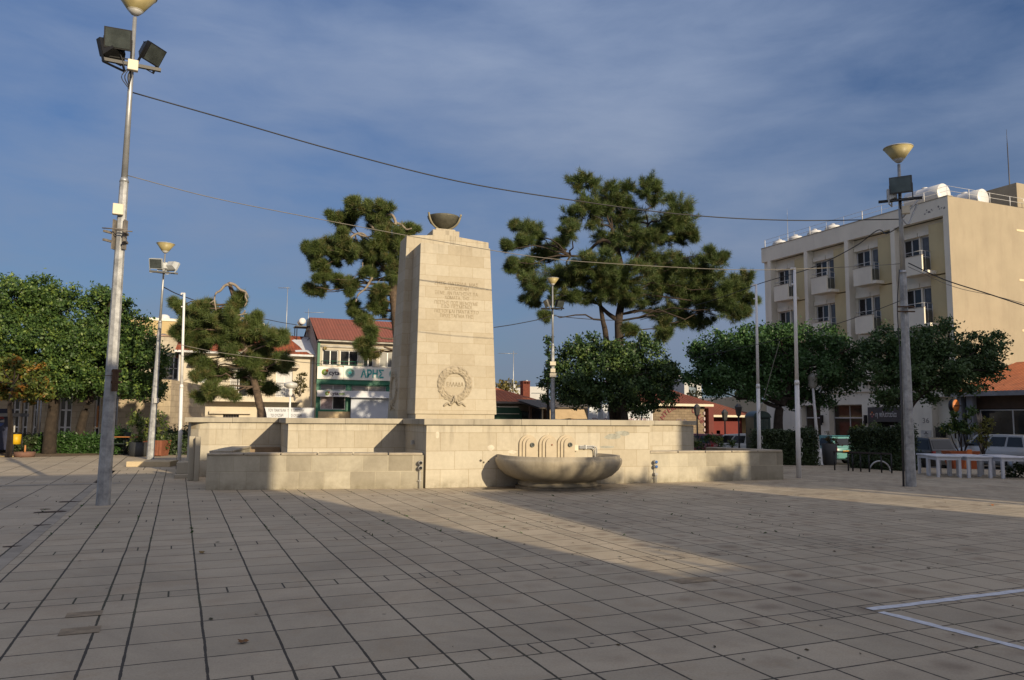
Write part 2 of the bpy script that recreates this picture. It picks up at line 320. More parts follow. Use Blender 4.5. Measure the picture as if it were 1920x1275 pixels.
# ------------------------------------------------------------------ ground
def sheet(name, x0, x1, y0, y1, step, dz, m, fr=None, kind='structure'):
    nx = max(1, int((x1 - x0) / step)); ny = max(1, int((y1 - y0) / step)); v = []; mb = MB()
    for j in range(ny + 1):
        for i in range(nx + 1):
            x = x0 + (x1 - x0) * i / nx; y = y0 + (y1 - y0) * j / ny
            if fr: p = Vector((fr.x * x - fr.y * y, fr.y * x + fr.x * y)); X, Y = p.x, p.y
            else: X, Y = x, y
            v.append((X, Y, gz(X, Y) + dz))
    mb.add(v, [(j * (nx + 1) + i, j * (nx + 1) + i + 1, (j + 1) * (nx + 1) + i + 1, (j + 1) * (nx + 1) + i) for j in range(ny) for i in range(nx)], True)
    o = mb.build(name, m)
    if kind: o['kind'] = kind
    return o
UV = Vector((math.cos(PA), math.sin(PA)))
def uv2w(u, v): return Vector((UV.x * u - UV.y * v, UV.y * u + UV.x * v))
g = MB(); gp = [(-1500, -1500), (1500, -1500), (1500, 2500), (-1500, 2500)]
g.add([(x, y, -.75) for x, y in gp], [(0, 1, 2, 3)]); o = g.build('ground', plain('earth_far', (.16, .14, .11), .95, 0, .3, .2, 0)); o['kind'] = 'structure'
PAVE = paving('plaza_paving', u0=.26, v0=.22)
PAVE2 = paving('side_paving', unit=.9, period=4.5, c1=(.41, .352, .265), c2=(.52, .45, .345), wide=.012, fine=.006)
sheet('plaza_paving', -1.62, 45, -16, 26, 1.5, 0, PAVE, UV)
sheet('side_paving', -45, -1.78, -16, 36, 1.5, 0, PAVE2, UV)
sheet('back_paving', -1.78, 45, 26, 75, 1.5, -.006, PAVE2, UV)
KERBM = plain('pale_kerb_stone', (.33, .29, .23), .85, 0, .3, 3, .3)
sheet('kerb_strip', -1.78, -1.62, -16, 20.9, 1.0, .003, KERBM, UV)
sheet('kerb_band', -45, -1.2, 20.9, 21.25, 1.0, .006, KERBM, UV)
ASPH = plain('asphalt', (.06, .06, .062), .9, 0, .25, 3, .4)
sheet('road', 3, 45, 28.5, 33.5, 1.5, .002, ASPH, None) if False else None
rd = Frame(1797, 42, -67.1)      # street runs in front of the hotel
roadv = []
mb = MB(); nseg = 40
for i in range(nseg + 1):
    for j in range(6):
        p = rd.w(-34 + i * 1.5, -7.6 + j * 1.2); roadv.append((p.x, p.y, gz(p.x, p.y) + .004))
mb.add(roadv, [(i * 6 + j, (i + 1) * 6 + j, (i + 1) * 6 + j + 1, i * 6 + j + 1) for i in range(nseg) for j in range(5)], True); o = mb.build('road', ASPH); o['kind'] = 'structure'
SOIL = plain('dry_soil', (.16, .11, .065), .95, 0, .4, 4, .5)
def ground_poly(name, pts, dz, m, kind='structure', label=None, cat=None):
    mb = MB(); v = []
    for p in pts:
        q = gnd(*p); v.append((q.x, q.y, gz(q.x, q.y) + dz))
    mb.add(v, [tuple(range(len(v)))]); o = mb.build(name, m)
    if kind: o['kind'] = kind
    if label: tag(o, label, cat)
    return o
ground_poly('soil_bed', [(-120, 858), (0, 857), (120, 856), (232, 851), (240, 846), (230, 838), (-200, 838), (-200, 858)], .006, SOIL)
PAINT = plain('white_road_paint', (.62, .64, .68), .7, 0, .25, 14, .2)
def stripe(name, a, b, wd, label):
    A, B = gnd(*a), gnd(*b); d = (B - A).normalized(); n = Vector((-d.y, d.x, 0)) * wd / 2; mb = MB(); K = 26; v = []
    for i in range(K + 1):
        p = A.lerp(B, i / K); e1 = random.uniform(-.012, .012); e2 = random.uniform(-.008, .008)
        v += [tuple(p + n * (1 + e1 / wd * 2)), tuple(p - n * (1 + e2 / wd * 2))]
    v = [(x, y, .004) for x, y, z in v]; mb.add(v, [(2 * i, 2 * i + 1, 2 * i + 3, 2 * i + 2) for i in range(K)]); o = mb.build(name, PAINT)
    tag(o, kind='structure')
stripe('painted_line', (1630, 1143), (2060, 1090), .095, None)
stripe('painted_line', (1652, 1148), (2100, 1262), .085, None)

# ------------------------------------------------------------------ fountain walls
FO = Frame(800, 18.1, 20)
def wall_piece(t, name, pts, z0, z1, th, m, parent=None):
    pass
mon = thing('fountain_wall', 'long pale limestone fountain wall in stepped blocks under a weathered flat cap', 'wall', FO.w(0, 0), FO.a)
xr = FO.x(1218); D2 = 2.3; D3 = 4.9
zt = 1.44; zc = 1.575
b = MB(); b.box(0, xr, 0, 5.5, -.1, zt); b.build('wall_block', STONE, mon)
XB = FO.x(541, D2)
b = MB(); b.box(XB, -.001, D2, 5.5, -.1, zt); b.build('wall_block', STONE, mon)
b = MB(); xl = FO.x(352, D3)
prof = [(xl + .25, D3 + 6), (xl + .0, D3 + 5), (xl, D3 + .6), (xl + .08, D3 + .3), (xl + .28, D3 + .09), (xl + .55, D3), (XB, D3), (XB, 5.5), (0, 5.5), (0, D3 + 6)]
b.add([(x, y, -.1) for x, y in prof] + [(x, y, zt) for x, y in prof], [tuple(range(9, -1, -1)), tuple(range(10, 20))] + [(i, (i + 1) % 10, 10 + (i + 1) % 10, 10 + i) for i in range(10)])
b.build('wall_block', STONE, mon)
XR = FO.x(1300, D2)
b = MB(); b.box(xr + .001, XR, D2, 6.5, -.15, zt - .01); b.build('wall_block', STONE, mon)
b = MB(); e = .07
for x0, x1, y0, y1, z1 in ((-.0 - e, xr + .05, -e, 5.6, zc), (XB - e, -e - .003, D2 - e, 5.6, zc - .003), (xl - e, XB - e - .003, D3 - e, 10.6, zc - .004), (xr + .053, XR + e, D2 - e, 6.6, zc - .014)):
    n = max(2, int((x1 - x0) / 1.05))
    for i in range(n):
        a0 = x0 + (x1 - x0) * i / n; a1 = x0 + (x1 - x0) * (i + 1) / n - .004
        b.box(a0, a1, y0, y1, zt + .002, z1 + random.uniform(-.004, .003))
b.build('wall_cap', CAPST, mon, bevel=.006)
b = MB(); b.box(XB - 1.0, XB - .03, D3 - .02, D3 - .35, .0, .78); b.box(XB - .85, XB - .2, D3 - .36, D3 - .38, .1, .74)
b.build('vent_recess', plain('brown_stone', (.26, .19, .12), .9), mon)
# recessed plinth line and small wall light
b = MB(); b.box(-.07, -.004, 1.2, 1.32, .95, 1.05); b.build('wall_light', GREYP, mon)
# stains and patches: pale mortar repairs on the wall
def patch(px, py, w_, h_, m, k=9):
    x, z = FO.hit(px, py); bb = MB(); pts = []
    for i in range(k):
        a = 2 * math.pi * i / k; r = random.uniform(.7, 1.1); pts.append((x + math.cos(a) * w_ / 2 * r, z + math.sin(a) * h_ / 2 * r))
    bb.prism(pts, -.003, .002); return bb
REP = plain('pale_mortar_patch', (.60, .54, .44), .95, 0, .2, 9); REPG = plain('grey_mortar_patch', (.36, .36, .31), .95, 0, .35, 9); SOOT = plain('soot', (.08, .07, .06), .95)
for args in ((920, 840, .2, .18, REP), (960, 847, .3, .1, REP), (1150, 818, .55, .16, REPG), (1168, 812, .5, .14, REPG), (1140, 838, .45, .07, REPG), (820, 815, .1, .16, REP), (901, 864, .07, .07, SOOT), (907, 867, .05, .05, SOOT), (916, 865, .04, .04, SOOT)):
    patch(*args).build('mortar_patch', args[4], mon)

# low planter walls
def low_wall(label, pts, z1, th, m=STONE_OLD):
    p0 = Vector(pts[0]); t = thing('low_wall', label, 'wall', (p0.x, p0.y, 0), math.atan2(pts[1][1] - pts[0][1], pts[1][0] - pts[0][0]), 'low planter walls beside the fountain')
    inv = Matrix.Rotation(-t.rotation_euler.z, 2); P = [inv @ (Vector(p) - p0) for p in pts]
    b = MB(); c = MB(); zz = z1
    for i in range(len(P) - 1):
        a, d = P[i], P[i + 1]; dr = (d - a).normalized(); n = Vector((-dr.y, dr.x)) * th
        ext = dr * 0
        q = [a, d + ext, d + ext + n, a + n] if i == 0 else [a + n * 0 + dr * th, d, d + n, a + n + dr * th]
        z0 = -.15
        b.add([(v.x, v.y, z0) for v in q] + [(v.x, v.y, zz - .05) for v in q], [(0, 3, 2, 1), (4, 5, 6, 7), (0, 1, 5, 4), (1, 2, 6, 5), (2, 3, 7, 6), (3, 0, 4, 7)])
        o_ = n.normalized() * .025
        q = [q[0] - o_, q[1] - o_, q[2] + o_, q[3] + o_]
        K = max(1, int((q[1] - q[0]).length / .75))
        for k in range(K):
            f0 = k / K; f1 = (k + 1) / K - .006; qq = [q[0].lerp(q[1], f0), q[0].lerp(q[1], f1), q[3].lerp(q[2], f1), q[3].lerp(q[2], f0)]; h = zz + random.uniform(-.006, .004) - i * .002
            c.add([(v.x, v.y, zz - .048) for v in qq] + [(v.x, v.y, h) for v in qq], [(0, 3, 2, 1), (4, 5, 6, 7), (0, 1, 5, 4), (1, 2, 6, 5), (2, 3, 7, 6), (3, 0, 4, 7)])
    b.build('wall_body', m, t); c.build('wall_cap', plain('low_wall_cap', (.40, .35, .27), .9, 0, .35, 3, .4), t, bevel=.008)
    return t
def W2(px, py, Y): p = at(px, py, Y); return (p.x, p.y)
lwl0 = gnd(385, 919); lwl1 = FO.w(-.05, .02)
low_wall('weathered low limestone wall left of the fountain, patched grey and cream blocks', [(lwl0.x, lwl0.y), (lwl1.x, lwl1.y)], .80, .34)
a0 = Vector((lwl0.x, lwl0.y)); dirn = (Vector((lwl1.x, lwl1.y)) - a0).normalized(); nn = Vector((-dirn.y, dirn.x))
low_wall('short return wall running back from the left end of the low wall', [tuple(a0 + nn * .345), tuple(a0 + nn * 3.2 + dirn * .0)], .84, -.42)
q0 = FO.w(xr + .01, .02); q1 = FO.w(xr + 4.15, .06)
low_wall('weathered low limestone wall right of the fountain, ending at a rough squared end', [(q0.x, q0.y), (q1.x, q1.y)], .79, .34)
q2 = at(1323, 836, 24.0)
low_wall('grey low wall behind the right planter, running back towards the parked cars', [(FO.w(xr + 4.1, .41).x, FO.w(xr + 4.1, .41).y), (q2.x, q2.y)], .78, -.34)

# stone bench, slabs and posts at the left end
def simple(name, label, cat, m, loc, rz, fn, group=None, bevel=.01):
    t = thing(name, label, cat, loc, rz, group); b = MB(); fn(b); b.build('body', m, t, bevel=bevel); return t
def single(name, label, cat, m, loc, rz, fn, group=None, bevel=.01):
    b = MB(); fn(b); o = b.build(name, m, None, loc, rz, bevel=bevel); return tag(o, label, cat, group)
p = gnd(357, 901)
single('stone_post', 'left of two narrow upright stone posts at the left end of the fountain wall', 'post', CAPST, (p.x, p.y, 0), FO.a, lambda b: b.box(-.07, .07, -.05, .2, 0, 1.1), 'narrow upright stone posts')
p = gnd(367, 902)
single('stone_post', 'right of two narrow upright stone posts at the left end of the fountain wall', 'post', CAPST, (p.x, p.y, 0), FO.a, lambda b: b.box(-.05, .07, -.05, .2, 0, 1.09), 'narrow upright stone posts')
p = gnd(342, 897)
single('stone_step', 'worn stepped stone block beside the narrow stone posts', 'step', CAPST, (p.x, p.y, 0), FO.a, lambda b: (b.box(-.2, .3, 0, .9, 0, .1), b.box(-.17, .22, .25, .9, .101, .40)))
p = gnd(236, 875); p2 = gnd(321, 874)
single('stone_platform', 'low pale stone platform at the foot of the far floodlight mast', 'platform', masonry('platform_stone', (.55, .45, .30), (.50, .40, .26), .9, .4, (.35, .28, .18), .004, .2), (p.x, p.y, 0), PA * .35, lambda b: b.box(0, (p2 - p).length, 0, 1.0, -.02, .16))

# ------------------------------------------------------------------ fountain basin and spouts
bx, bz = FO.hit(1047, 853); bc = FO.w(bx - .25, -.55)
bas = thing('fountain_basin', 'large oval stone basin on a round foot standing against the fountain wall', 'basin', (bc.x, bc.y, 0), FO.a)
b = MB(); pr = [(.64, .06), (.64, .13), (.60, .15), (.62, .19), (.72, .21), (.86, .28), (.96, .40), (1.01, .52), (1.02, .60), (1.005, .64), (.985, .645), (.985, .70), (.92, .70), (.89, .60), (.75, .46), (.4, .38), (.0, .37)]
b.lathe([(r * 1.42, z * (1 if z < .25 else 1.085)) for r, z in pr], 56, (0, 0, 0), 1, .98, True, 2.35); b.build('bowl', BASIN, bas)
b = MB(); b.lathe([(1.0, -.02), (1.0, .05), (.92, .06), (.92, .075), (.2, .08)], 40, (0, 0, 0), 1, .93, False, 2.2); b.build('foot', plain('wet_stone', (.20, .17, .125), .7, 0, .4, 4), bas)
NICHE = plain('niche_stone', (.48, .41, .30), .8, 0, .15, 4, .15)
for i, (px, kind) in enumerate(((989, 'tap'), (1026, 'hole'), (1060, 'tap'))):
    x0, z0 = FO.hit(px, 857); ztop = FO.hit(px, 815)[1]; t = FO.w(x0, 0)
    lab = ['left arched stone spout plaque above the basin', 'middle arched stone spout plaque with a small rusty hole', 'right arched stone spout plaque next to the grey pipes'][i]
    sp = thing('spout_plaque', lab, 'fountain spout', (t.x, t.y, 0), FO.a, 'arched spout plaques above the basin')
    for k, (hw, dep, dz) in enumerate(((.225, .05, 0), (.185, .085, .035), (.14, .12, .075))):
        top = ztop - dz; zc_ = top - hw; off = .03 * k
        poly = [(off - hw, .5), (off + hw, .5)] + [(off + hw * math.cos(a), zc_ + hw * math.sin(a)) for a in [math.pi * j / 16 for j in range(17)]]
        b = MB(); b.prism(poly, -dep, -dep + .034 if k else -.0); b.build('plaque_tier', NICHE, sp)
    zz = ztop - .24; M = Matrix.Translation((.07, -.12, zz)) @ Matrix.Rotation(R(90), 4, 'X'); b = MB(M)
    if kind == 'tap': b.lathe([(.055, 0), (.055, .03), (.03, .035), (.03, .0), (.0, .001)], 16); b.build('spout', plain('dull_metal', (.12, .13, .12), .5, .5), sp)
    else: b.lathe([(.018, 0), (.018, .02), (.0, .021)], 10); b.build('spout', plain('rust_red', (.25, .07, .03), .8), sp)
x0, z0 = FO.hit(1078, 838); t = FO.w(x0, 0)
pp = thing('water_pipe', 'twin grey pipes bending down into the basin from a cream box', 'pipe', (t.x, t.y, 0), FO.a)
b = MB(); b.box(-.05, .05, -.1, -.002, z0 - .09, z0 + .05); b.build('pipe_box', CREAMP, pp, bevel=.005)
dx = FO.x(1116) - x0
b = MB()
for o_, r_ in ((0, .016), (.045, .016)):
    b.tube(bez([(.05, -.07, z0 + .02 - o_), (dx * .6, -.07, z0 + .02 - o_), (dx - .07 - o_, -.07, z0 + .015 - o_), (dx - o_, -.07, z0 - .05 - o_), (dx - o_, -.07, z0 - .35)], 5), r_, 8)
b.box(dx * .45, dx * .5, -.09, -.003, z0 - .05, z0 + .05); b.build('pipes', METAL, pp)
# sockets
def socket(px, py, col, label, off=0, n=2):
    x0, z0 = FO.hit(px, py); t = FO.w(x0, off); s = thing('wall_socket', label, 'socket', (t.x, t.y, 0), FO.a, 'round outdoor sockets on the low walls')
    b = MB(); b.tube([(0, -.025, 0), (0, -.025, z0)], .012, 8)
    if n == 3: b.tube([(.035, -.025, 0), (.035, -.025, z0 - .1)], .009, 8); b.box(-.03, .05, -.07, -.002, z0 - .16, z0 - .1)
    b.box(-.04, .04, -.02, -.002, z0 - .24, z0 - .22); b.build('conduit', GREYP, s)
    for k in (0, 1):
        M = Matrix.Translation((0, -.02, z0 + .06 + k * .115)) @ Matrix.Rotation(R(90), 4, 'X'); b = MB(M); b.lathe([(.05, 0), (.05, .06), (.042, .07), (.0, .071)], 18); sk = b.build('socket', GREYP, s)
        b = MB(M); b.lathe([(.036, .071), (.036, .082), (.0, .083)], 18); b.build('lid', col, sk)
socket(787, 882, BLACK, 'pair of round grey sockets with dark lids on the left low wall', -.0)
socket(1227, 879, plain('blue_plastic', (.03, .13, .40), .4), 'pair of round sockets with blue lids on the right low wall', -.01, 3)

# ------------------------------------------------------------------ monument
MO = Frame(777.6, 20.5, 20)
mt = thing('monument', 'tall tapering limestone war memorial with Greek inscription and carved wreath', 'monument', MO.w(0, 0), MO.a)
b = MB(); b.frust((0, 2.25, 0, 1.0), 1.70, (.10, 2.06, .12, 1.0), 6.27); b.build('front_slab', SLAB, mt, bevel=.008)
b = MB(); b.box(.03, 2.2, .035, 1.0, 1.5, 1.70); b.build('slab_base', SLAB, mt)
b = MB(); zs = 6.66
A = (-.24, 2.46, 1.0, 2.45); B = (-.09, 2.30, 1.0, 1.85)
b.add([(A[0], A[2], 1.5), (A[1], A[2], 1.5), (A[1], A[3], 1.5), (A[0], A[3], 1.5), (B[0], B[2], zs - .02), (1.05, B[2], zs + .10), (B[1], B[2], zs - .02), (B[1], B[3], zs - .02), (1.05, B[3], zs + .10), (B[0], B[3], zs - .02)],
      [(0, 3, 2, 1), (0, 1, 6, 5, 4), (1, 2, 7, 6), (2, 3, 9, 8, 7), (3, 0, 4, 9), (4, 5, 8, 9), (5, 6, 7, 8)])
b.build('core', SLAB, mt)
b = MB(); b.box(.66, 1.44, 1.05, 1.75, zs - .03, 6.90); b.box(.76, 1.34, 1.12, 1.68, 6.901, 6.96); b.build('bowl_plinth', SLAB, mt, bevel=.01)
BRZ = plain('weathered_bronze', (.13, .125, .095), .6, .4, .35, 5, .2)
b = MB(); b.lathe([(.06, 0), (.10, .03), (.26, .12), (.38, .22), (.45, .36), (.46, .40), (.43, .40), (.36, .26), (.0, .16)], 36, (1.05, 1.4, 6.97)); bw = b.build('brazier_bowl', BRZ, mt)
b = MB()
for k in range(3):
    a = R(205 + 120 * k); c, s = math.cos(a), math.sin(a)
    pts = bez([(1.05 + c * r, 1.4 + s * r, 6.97 + z) for r, z in ((.12, .0), (.32, .08), (.45, .20), (.52, .36), (.535, .44))], 5); b.tube(pts, .032, 6)
b.build('bowl_rib', plain('bronze_light', (.28, .25, .17), .6, .3), bw)
b = MB(); b.lathe([(.05, 0), (.05, .04), (.03, .07), (0, .075)], 12, (1.25, .55, 6.26)); b.build('spotlight', BLACK, mt)
INK = plain('carved_letter', (.345, .285, .20), .95, 0, .25, 8, 0)
lines = [('ΖΗΣΕ  ΠΑΤΡΙΔΑ  ΜΑΣ', 815, 897, 532), ('ΔΟΞΑΣΜΕΝΗ', 834, 879, 541), ('ΞΕΝΕ. ΑΝ ΠΑΤΗΣΗΣ ΤΑ', 816, 896, 550), ('ΧΩΜΑΤΑ  ΤΗΣ', 834, 880, 558.5), ('ΠΕΣΤΗΣ ΠΩΣ ΜΕΝΟΥΜΕ', 815, 896, 568), ('ΕΔΩ ΠΕΣΜΕΝΟΙ', 828, 884, 575), ('ΠΙΣΤΟΙ ΚΑΙ ΠΑΝΤΑ ΣΤΟ', 815, 897, 584), ('ΠΡΟΣΤΑΓΜΑ ΤΗΣ', 825, 887, 592.5)]
ins = MB()
def sy(z): return .12 * (z - 1.70) / 4.57
for s, a, b_, py in lines:
    x0, z = MO.hit(a, py - 1, .08); x1 = MO.hit(b_, py + 1, .08)[0]
    z = MO.hit((a + b_) / 2, py, .08)[1]
    text(mt, 'inscription_line', s, (x0 + x1) / 2, sy(z + .05) - .002, z - .05, .092, INK, x1 - x0, None, .004)
def wreath(par, cx, cz, R0, W, S, M=None, ribbon=True, seed=1):
    """carved laurel ring standing 4-6 cm proud of the face; local x,z in the face, -y outwards"""
    rg = random.Random(seed); b = MB(M); n = 40
    ring = []
    for k in range(n):
        a = 2 * math.pi * k / n
        for rr, dp in ((R0 - W * .5, .0), (R0 - W * .36, -.022), (R0, -.032), (R0 + W * .36, -.022), (R0 + W * .5, .0)): ring.append((cx + rr * math.cos(a), dp, cz + rr * math.sin(a)))
    b.add(ring, [(5 * k + j, 5 * ((k + 1) % n) + j, 5 * ((k + 1) % n) + j + 1, 5 * k + j + 1) for k in range(n) for j in range(4)], True)
    for k in range(64):
        side = 1 if k % 2 else -1; a = -math.pi / 2 + side * (math.pi * ((k // 2) + .5) / 32); row = (k // 2) % 3 - 1
        r_ = R0 + row * W * .28; t = a + side * (math.pi / 2) + rg.uniform(-.5, .5) - row * .4 * side; L_ = W * .62; wd = W * .17; x, z = cx + r_ * math.cos(a), cz + r_ * math.sin(a)
        dx, dz = math.cos(t), math.sin(t); y = -.028
        b.add([(x - dx * L_ / 2, y, z - dz * L_ / 2), (x - dz * wd, y, z + dx * wd), (x + dx * L_ / 2, y - .005, z + dz * L_ / 2), (x + dz * wd, y, z - dx * wd), (x, y - .022, z)], [(0, 1, 4), (1, 2, 4), (2, 3, 4), (3, 0, 4)])
    for k in range(18):
        a = rg.uniform(0, 6.28); r_ = R0 + rg.uniform(-.3, .3) * W; b.lathe([(W * .09, 0), (W * .07, W * .06), (0, W * .09)], 6, (0, 0, 0)) if False else None
    if ribbon:
        for sg in (-1, 1):
            b.tube(bez([(cx + sg * .02, -.03, cz - R0 - W * .2), (cx + sg * R0 * .3, -.04, cz - R0 - W * .75), (cx + sg * R0 * .5, -.03, cz - R0 - W * .55), (cx + sg * R0 * .8, -.03, cz - R0 - W * .95)], 5), [.03] * 15 + [.016], 5)
            b.tube(bez([(cx + sg * .04, -.03, cz - R0 + W * .1), (cx + sg * .05, -.07, cz - R0 - W * .3), (cx + sg * .1, -.05, cz - R0 - W * .6)], 5), .028, 5)
        b.lathe([(.0, -.1), (.045, -.05), (.05, .05), (.0, .1)], 8, (cx, -.06, cz - R0))
    return b
CARV = plain('carved_limestone', (.40, .345, .255), .9, 0, .35, 6, .3)
wc = MO.hit(852.5, 720.5, .03)
M = Matrix.Translation((0, sy(wc[1]) - .0, 0)); wo = wreath(mt, wc[0], wc[1], .385, .21, 1, M).build('wreath', CARV, mt)
text(mt, 'wreath_lettering', 'ΕΛΛΑΔΑ', wc[0] + .01, sy(wc[1]) - .004, wc[1] - .06, .115, INK, .46, None, .006)
# left wreath on the core's side face (normal -x)
M = Matrix.Translation((-.205, 1.72, 0)) @ Matrix.Rotation(R(-90), 4, 'Z'); wreath(mt, 0, 2.42, .40, .22, 1, M, True, 3).build('wreath', CARV, mt)

# ------------------------------------------------------------------ floodlight masts
def flood(par, M, s=1.0, hm=None, gm=None):
    hm = hm or BLACK; gm = gm or plain('floodlight_glass', (.12, .14, .135), .10, .5, .5, 3, 0)
    b = MB(M); W_, H_, D_ = .23 * s, .185 * s, .26 * s
    v = [(-W_, 0, -H_), (W_, 0, -H_), (W_, 0, H_), (-W_, 0, H_), (-W_, .09 * s, -H_), (W_, .09 * s, -H_), (W_, .09 * s, H_), (-W_, .09 * s, H_), (-W_ * .6, D_, -H_ * .55), (W_ * .6, D_, -H_ * .55), (W_ * .6, D_, H_ * .55), (-W_ * .6, D_, H_ * .55)]
    b.add(v, [(0, 1, 2, 3), (0, 4, 5, 1), (1, 5, 6, 2), (2, 6, 7, 3), (3, 7, 4, 0), (4, 8, 9, 5), (5, 9, 10, 6), (6, 10, 11, 7), (7, 11, 8, 4), (8, 11, 10, 9)])
    for sx in (-1, 1): b.box(sx * W_ * 1.0 - .012, sx * W_ * 1.0 + .012, .04 * s, .08 * s, -H_ - .14 * s, .02)
    b.box(-W_ - .012, W_ + .012, .04 * s, .08 * s, -H_ - .155 * s, -H_ - .135 * s)
    for k in range(5): b.box(-W_ * .75, W_ * .75, .10 * s + k * .03, .108 * s + k * .03, H_ * .9 - k * .014, H_ * 1.02 - k * .014)
    fl = b.build('floodlight', hm, par)
    b = MB(M); b.box(-W_ * .9, W_ * .9, -.008, -.001, -H_ * .88, H_ * .88); b.build('glass', gm, fl); return fl
def mast(label, base, top, r0, cone, floods, zb, r1=None, coneM=YEL, split=.62, boxes=(), step_z=None, hook=True):
    b_ = Vector(base); t_ = Vector(top); d = t_ - b_; Ln = d.length; t = thing('floodlight_mast', label, 'street lamp', b_, 0, 'floodlight masts with cone lamps')
    t.rotation_euler = Vector((0, 0, 1)).rotation_difference(d).to_euler(); AZ = Matrix.Rotation(math.atan2(-b_.x, b_.y), 4, 'Z')
    r1 = r1 or r0 * .42; b = MB(); zs_ = split * Ln
    b.tube([(0, 0, -.3), (0, 0, zs_ * .5), (0, 0, zs_)], [r0, (r0 + r1 * 1.3) / 2, r1 * 1.3], 8, False); b.build('pole', POLEM, t)
    b = MB(); b.tube([(0, 0, zs_), (0, 0, Ln - cone * .72)], [r1, r1 * .62], 12); b.tube([(0, 0, zs_ - .03), (0, 0, zs_ + .05)], [r1 * 1.45, r1 * 1.1], 12); b.build('upper_pole', METAL, t)
    b = MB(); cone *= 1.06; h = cone * .56; z0 = Ln - h - .05
    b.lathe([(cone * .10, z0 + h * .06), (cone * .19, z0 + h * .22), (cone * .5, z0 + h)], 28); b.build('lamp_cone', coneM, t)
    b = MB(); b.lathe([(cone * .05, z0), (cone * .10, z0 + h * .05), (cone * .20, z0 + h * .24), (cone * .19, z0 + h * .245)], 28); b.lathe([(cone * .5, z0 + h * .98), (cone * .515, z0 + h), (cone * .50, z0 + h * 1.04), (cone * .06, z0 + h * 1.16), (cone * .04, z0 + h * 1.22), (0, z0 + h * 1.23)], 28); b.build('lamp_cap', GREYP, t)
    b = MB(AZ); b.box(-.50, .50, -.035, .035, zb - .03, zb + .03, Matrix.Translation((0, -.09, 0))); b.tube([(0, -.09, zb), (0, 0, zb)], .05, 8); b.tube([(0, 0, zb - .35), (.0, -.09, zb)], .02, 6); b.build('crossbar', BLACK if coneM is YEL else METAL, t)
    for off, yaw, pit, s, hm in floods:
        M = AZ @ Matrix.Translation((off[0], off[1], zb + off[2])) @ Matrix.Rotation(R(yaw), 4, 'Z') @ Matrix.Rotation(R(pit), 4, 'X'); flood(t, M, s, hm)
    for z, x, m in boxes:
        b = MB(AZ); b.box(x - .09, x + .09, -.17, -.05, z - .1, z + .1); b.build('junction_box', m, t, bevel=.008)
    return t
GH = plain('grey_housing', (.45, .47, .47), .5, .2, .15, 4, 0)
lb = gnd(193, 947); lt = at(256, -14, lb.y - .15)
def hz(px, py, Y): return at(px, py, Y).z
m1 = mast('tall grey floodlight mast nearest the camera with three black floodlights', lb, lt, .122, .68,
     [((-.26, -.20, .40), -6, 14, 1.0, None), ((-.40, .12, .22), -140, 20, 1.0, None), ((.38, -.02, .30), 48, 30, .95, None)], hz(240, 130, lb.y), .058, boxes=((hz(236, 132, lb.y), .02, CREAMP), (hz(215, 398, lb.y), -.07, CREAMP)))
b = MB(); z = hz(218, 440, lb.y)
for dz in (0, -.16):
    for sx in (-1, 1): b.box(sx * .11 - .02, sx * .11 + .02, -.28, .05, z + dz - .02, z + dz + .02, Matrix.Rotation(R(18 * sx), 4, 'Z'))
b.tube([(-.24, -.2, z + .06), (.22, -.2, z + .04)], .012, 5); b.tube([(.02, -.24, z + .02), (.32, -.22, z - .0)], .012, 5)
for sx in (-1, 1): b.box(sx * .10 - .012, sx * .10 + .012, -.10, .02, z - .3, z + .25)
b.build('bracket', plain('weathered_bracket', (.22, .20, .18), .8, .2, .4, 9), m1)
z = hz(210, 705, lb.y); b = MB(); b.box(.10, .16, -.17, -.05, z - .28, z + .12); b.box(.08, .24, -.16, -.12, z + .06, z + .11); b.box(.08, .24, -.16, -.12, z - .14, z - .09)
for dz in (0,): b.tube([(.155 * math.cos(a), .155 * math.sin(a), z + dz) for a in [6.283 * k / 12 for k in range(13)]], .008, 4)
b.build('bracket', RUST, m1)
b = MB(); zz = hz(240, 165, lb.y)
for k in range(4): b.tube(bez([(.0 + k * .02, -.10, zz + .3), (-.10 + k * .06, -.15, zz + .1), (.02, -.08, zz - .1 + k * .03)], 5), .010, 4)
b.tube(bez([(-.2, -.1, zz + .42), (-.12, -.2, zz + .5), (-.05, -.15, zz + .25)], 5), .010, 4); b.build('wiring', WIRE, m1)

lb2 = gnd(282, 855); lb2 = Vector((lb2.x * .93, lb2.y * .93, .14)); lt2 = at(311, 455, lb2.y)
mast('slimmer pale floodlight mast on the stone platform by the left trees', lb2, lt2, .14, .62,
     [((-.30, -.1, .30), -20, 18, 1.05, GH), ((.34, .05, .24), 140, 30, .95, GH), ((-.05, .15, .26), 200, 0, .85, GH)], hz(300, 518, lb2.y), .05, boxes=((hz(292, 758, lb2.y), .06, GREYP),))
lb3 = Vector((at(1037, 784, 33.5).x, 33.5, gz(2, 33.5))); lt3 = at(1036, 520, 33.5)
m3 = mast('pale floodlight mast standing behind the fountain wall between monument and big pine', lb3, lt3, .13, .52,
     [((-.30, .0, .22), -70, 20, .85, BLACK), ((.34, -.05, .2), 40, 25, .85, BLACK)], hz(1037, 578, 33.5), .05)
b = MB(); z = hz(1037, 680, 33.5)
for dz, hw in ((0, .12), (-.3, .10), (-.5, .13)): b = MB(); b.box(-hw, hw, -.2, .05, z + dz - .1, z + dz + .06); b.build('clamp_box', CREAMP, m3)
lb4 = gnd(1708, 912); lt4 = at(1684, 274, lb4.y - .1)
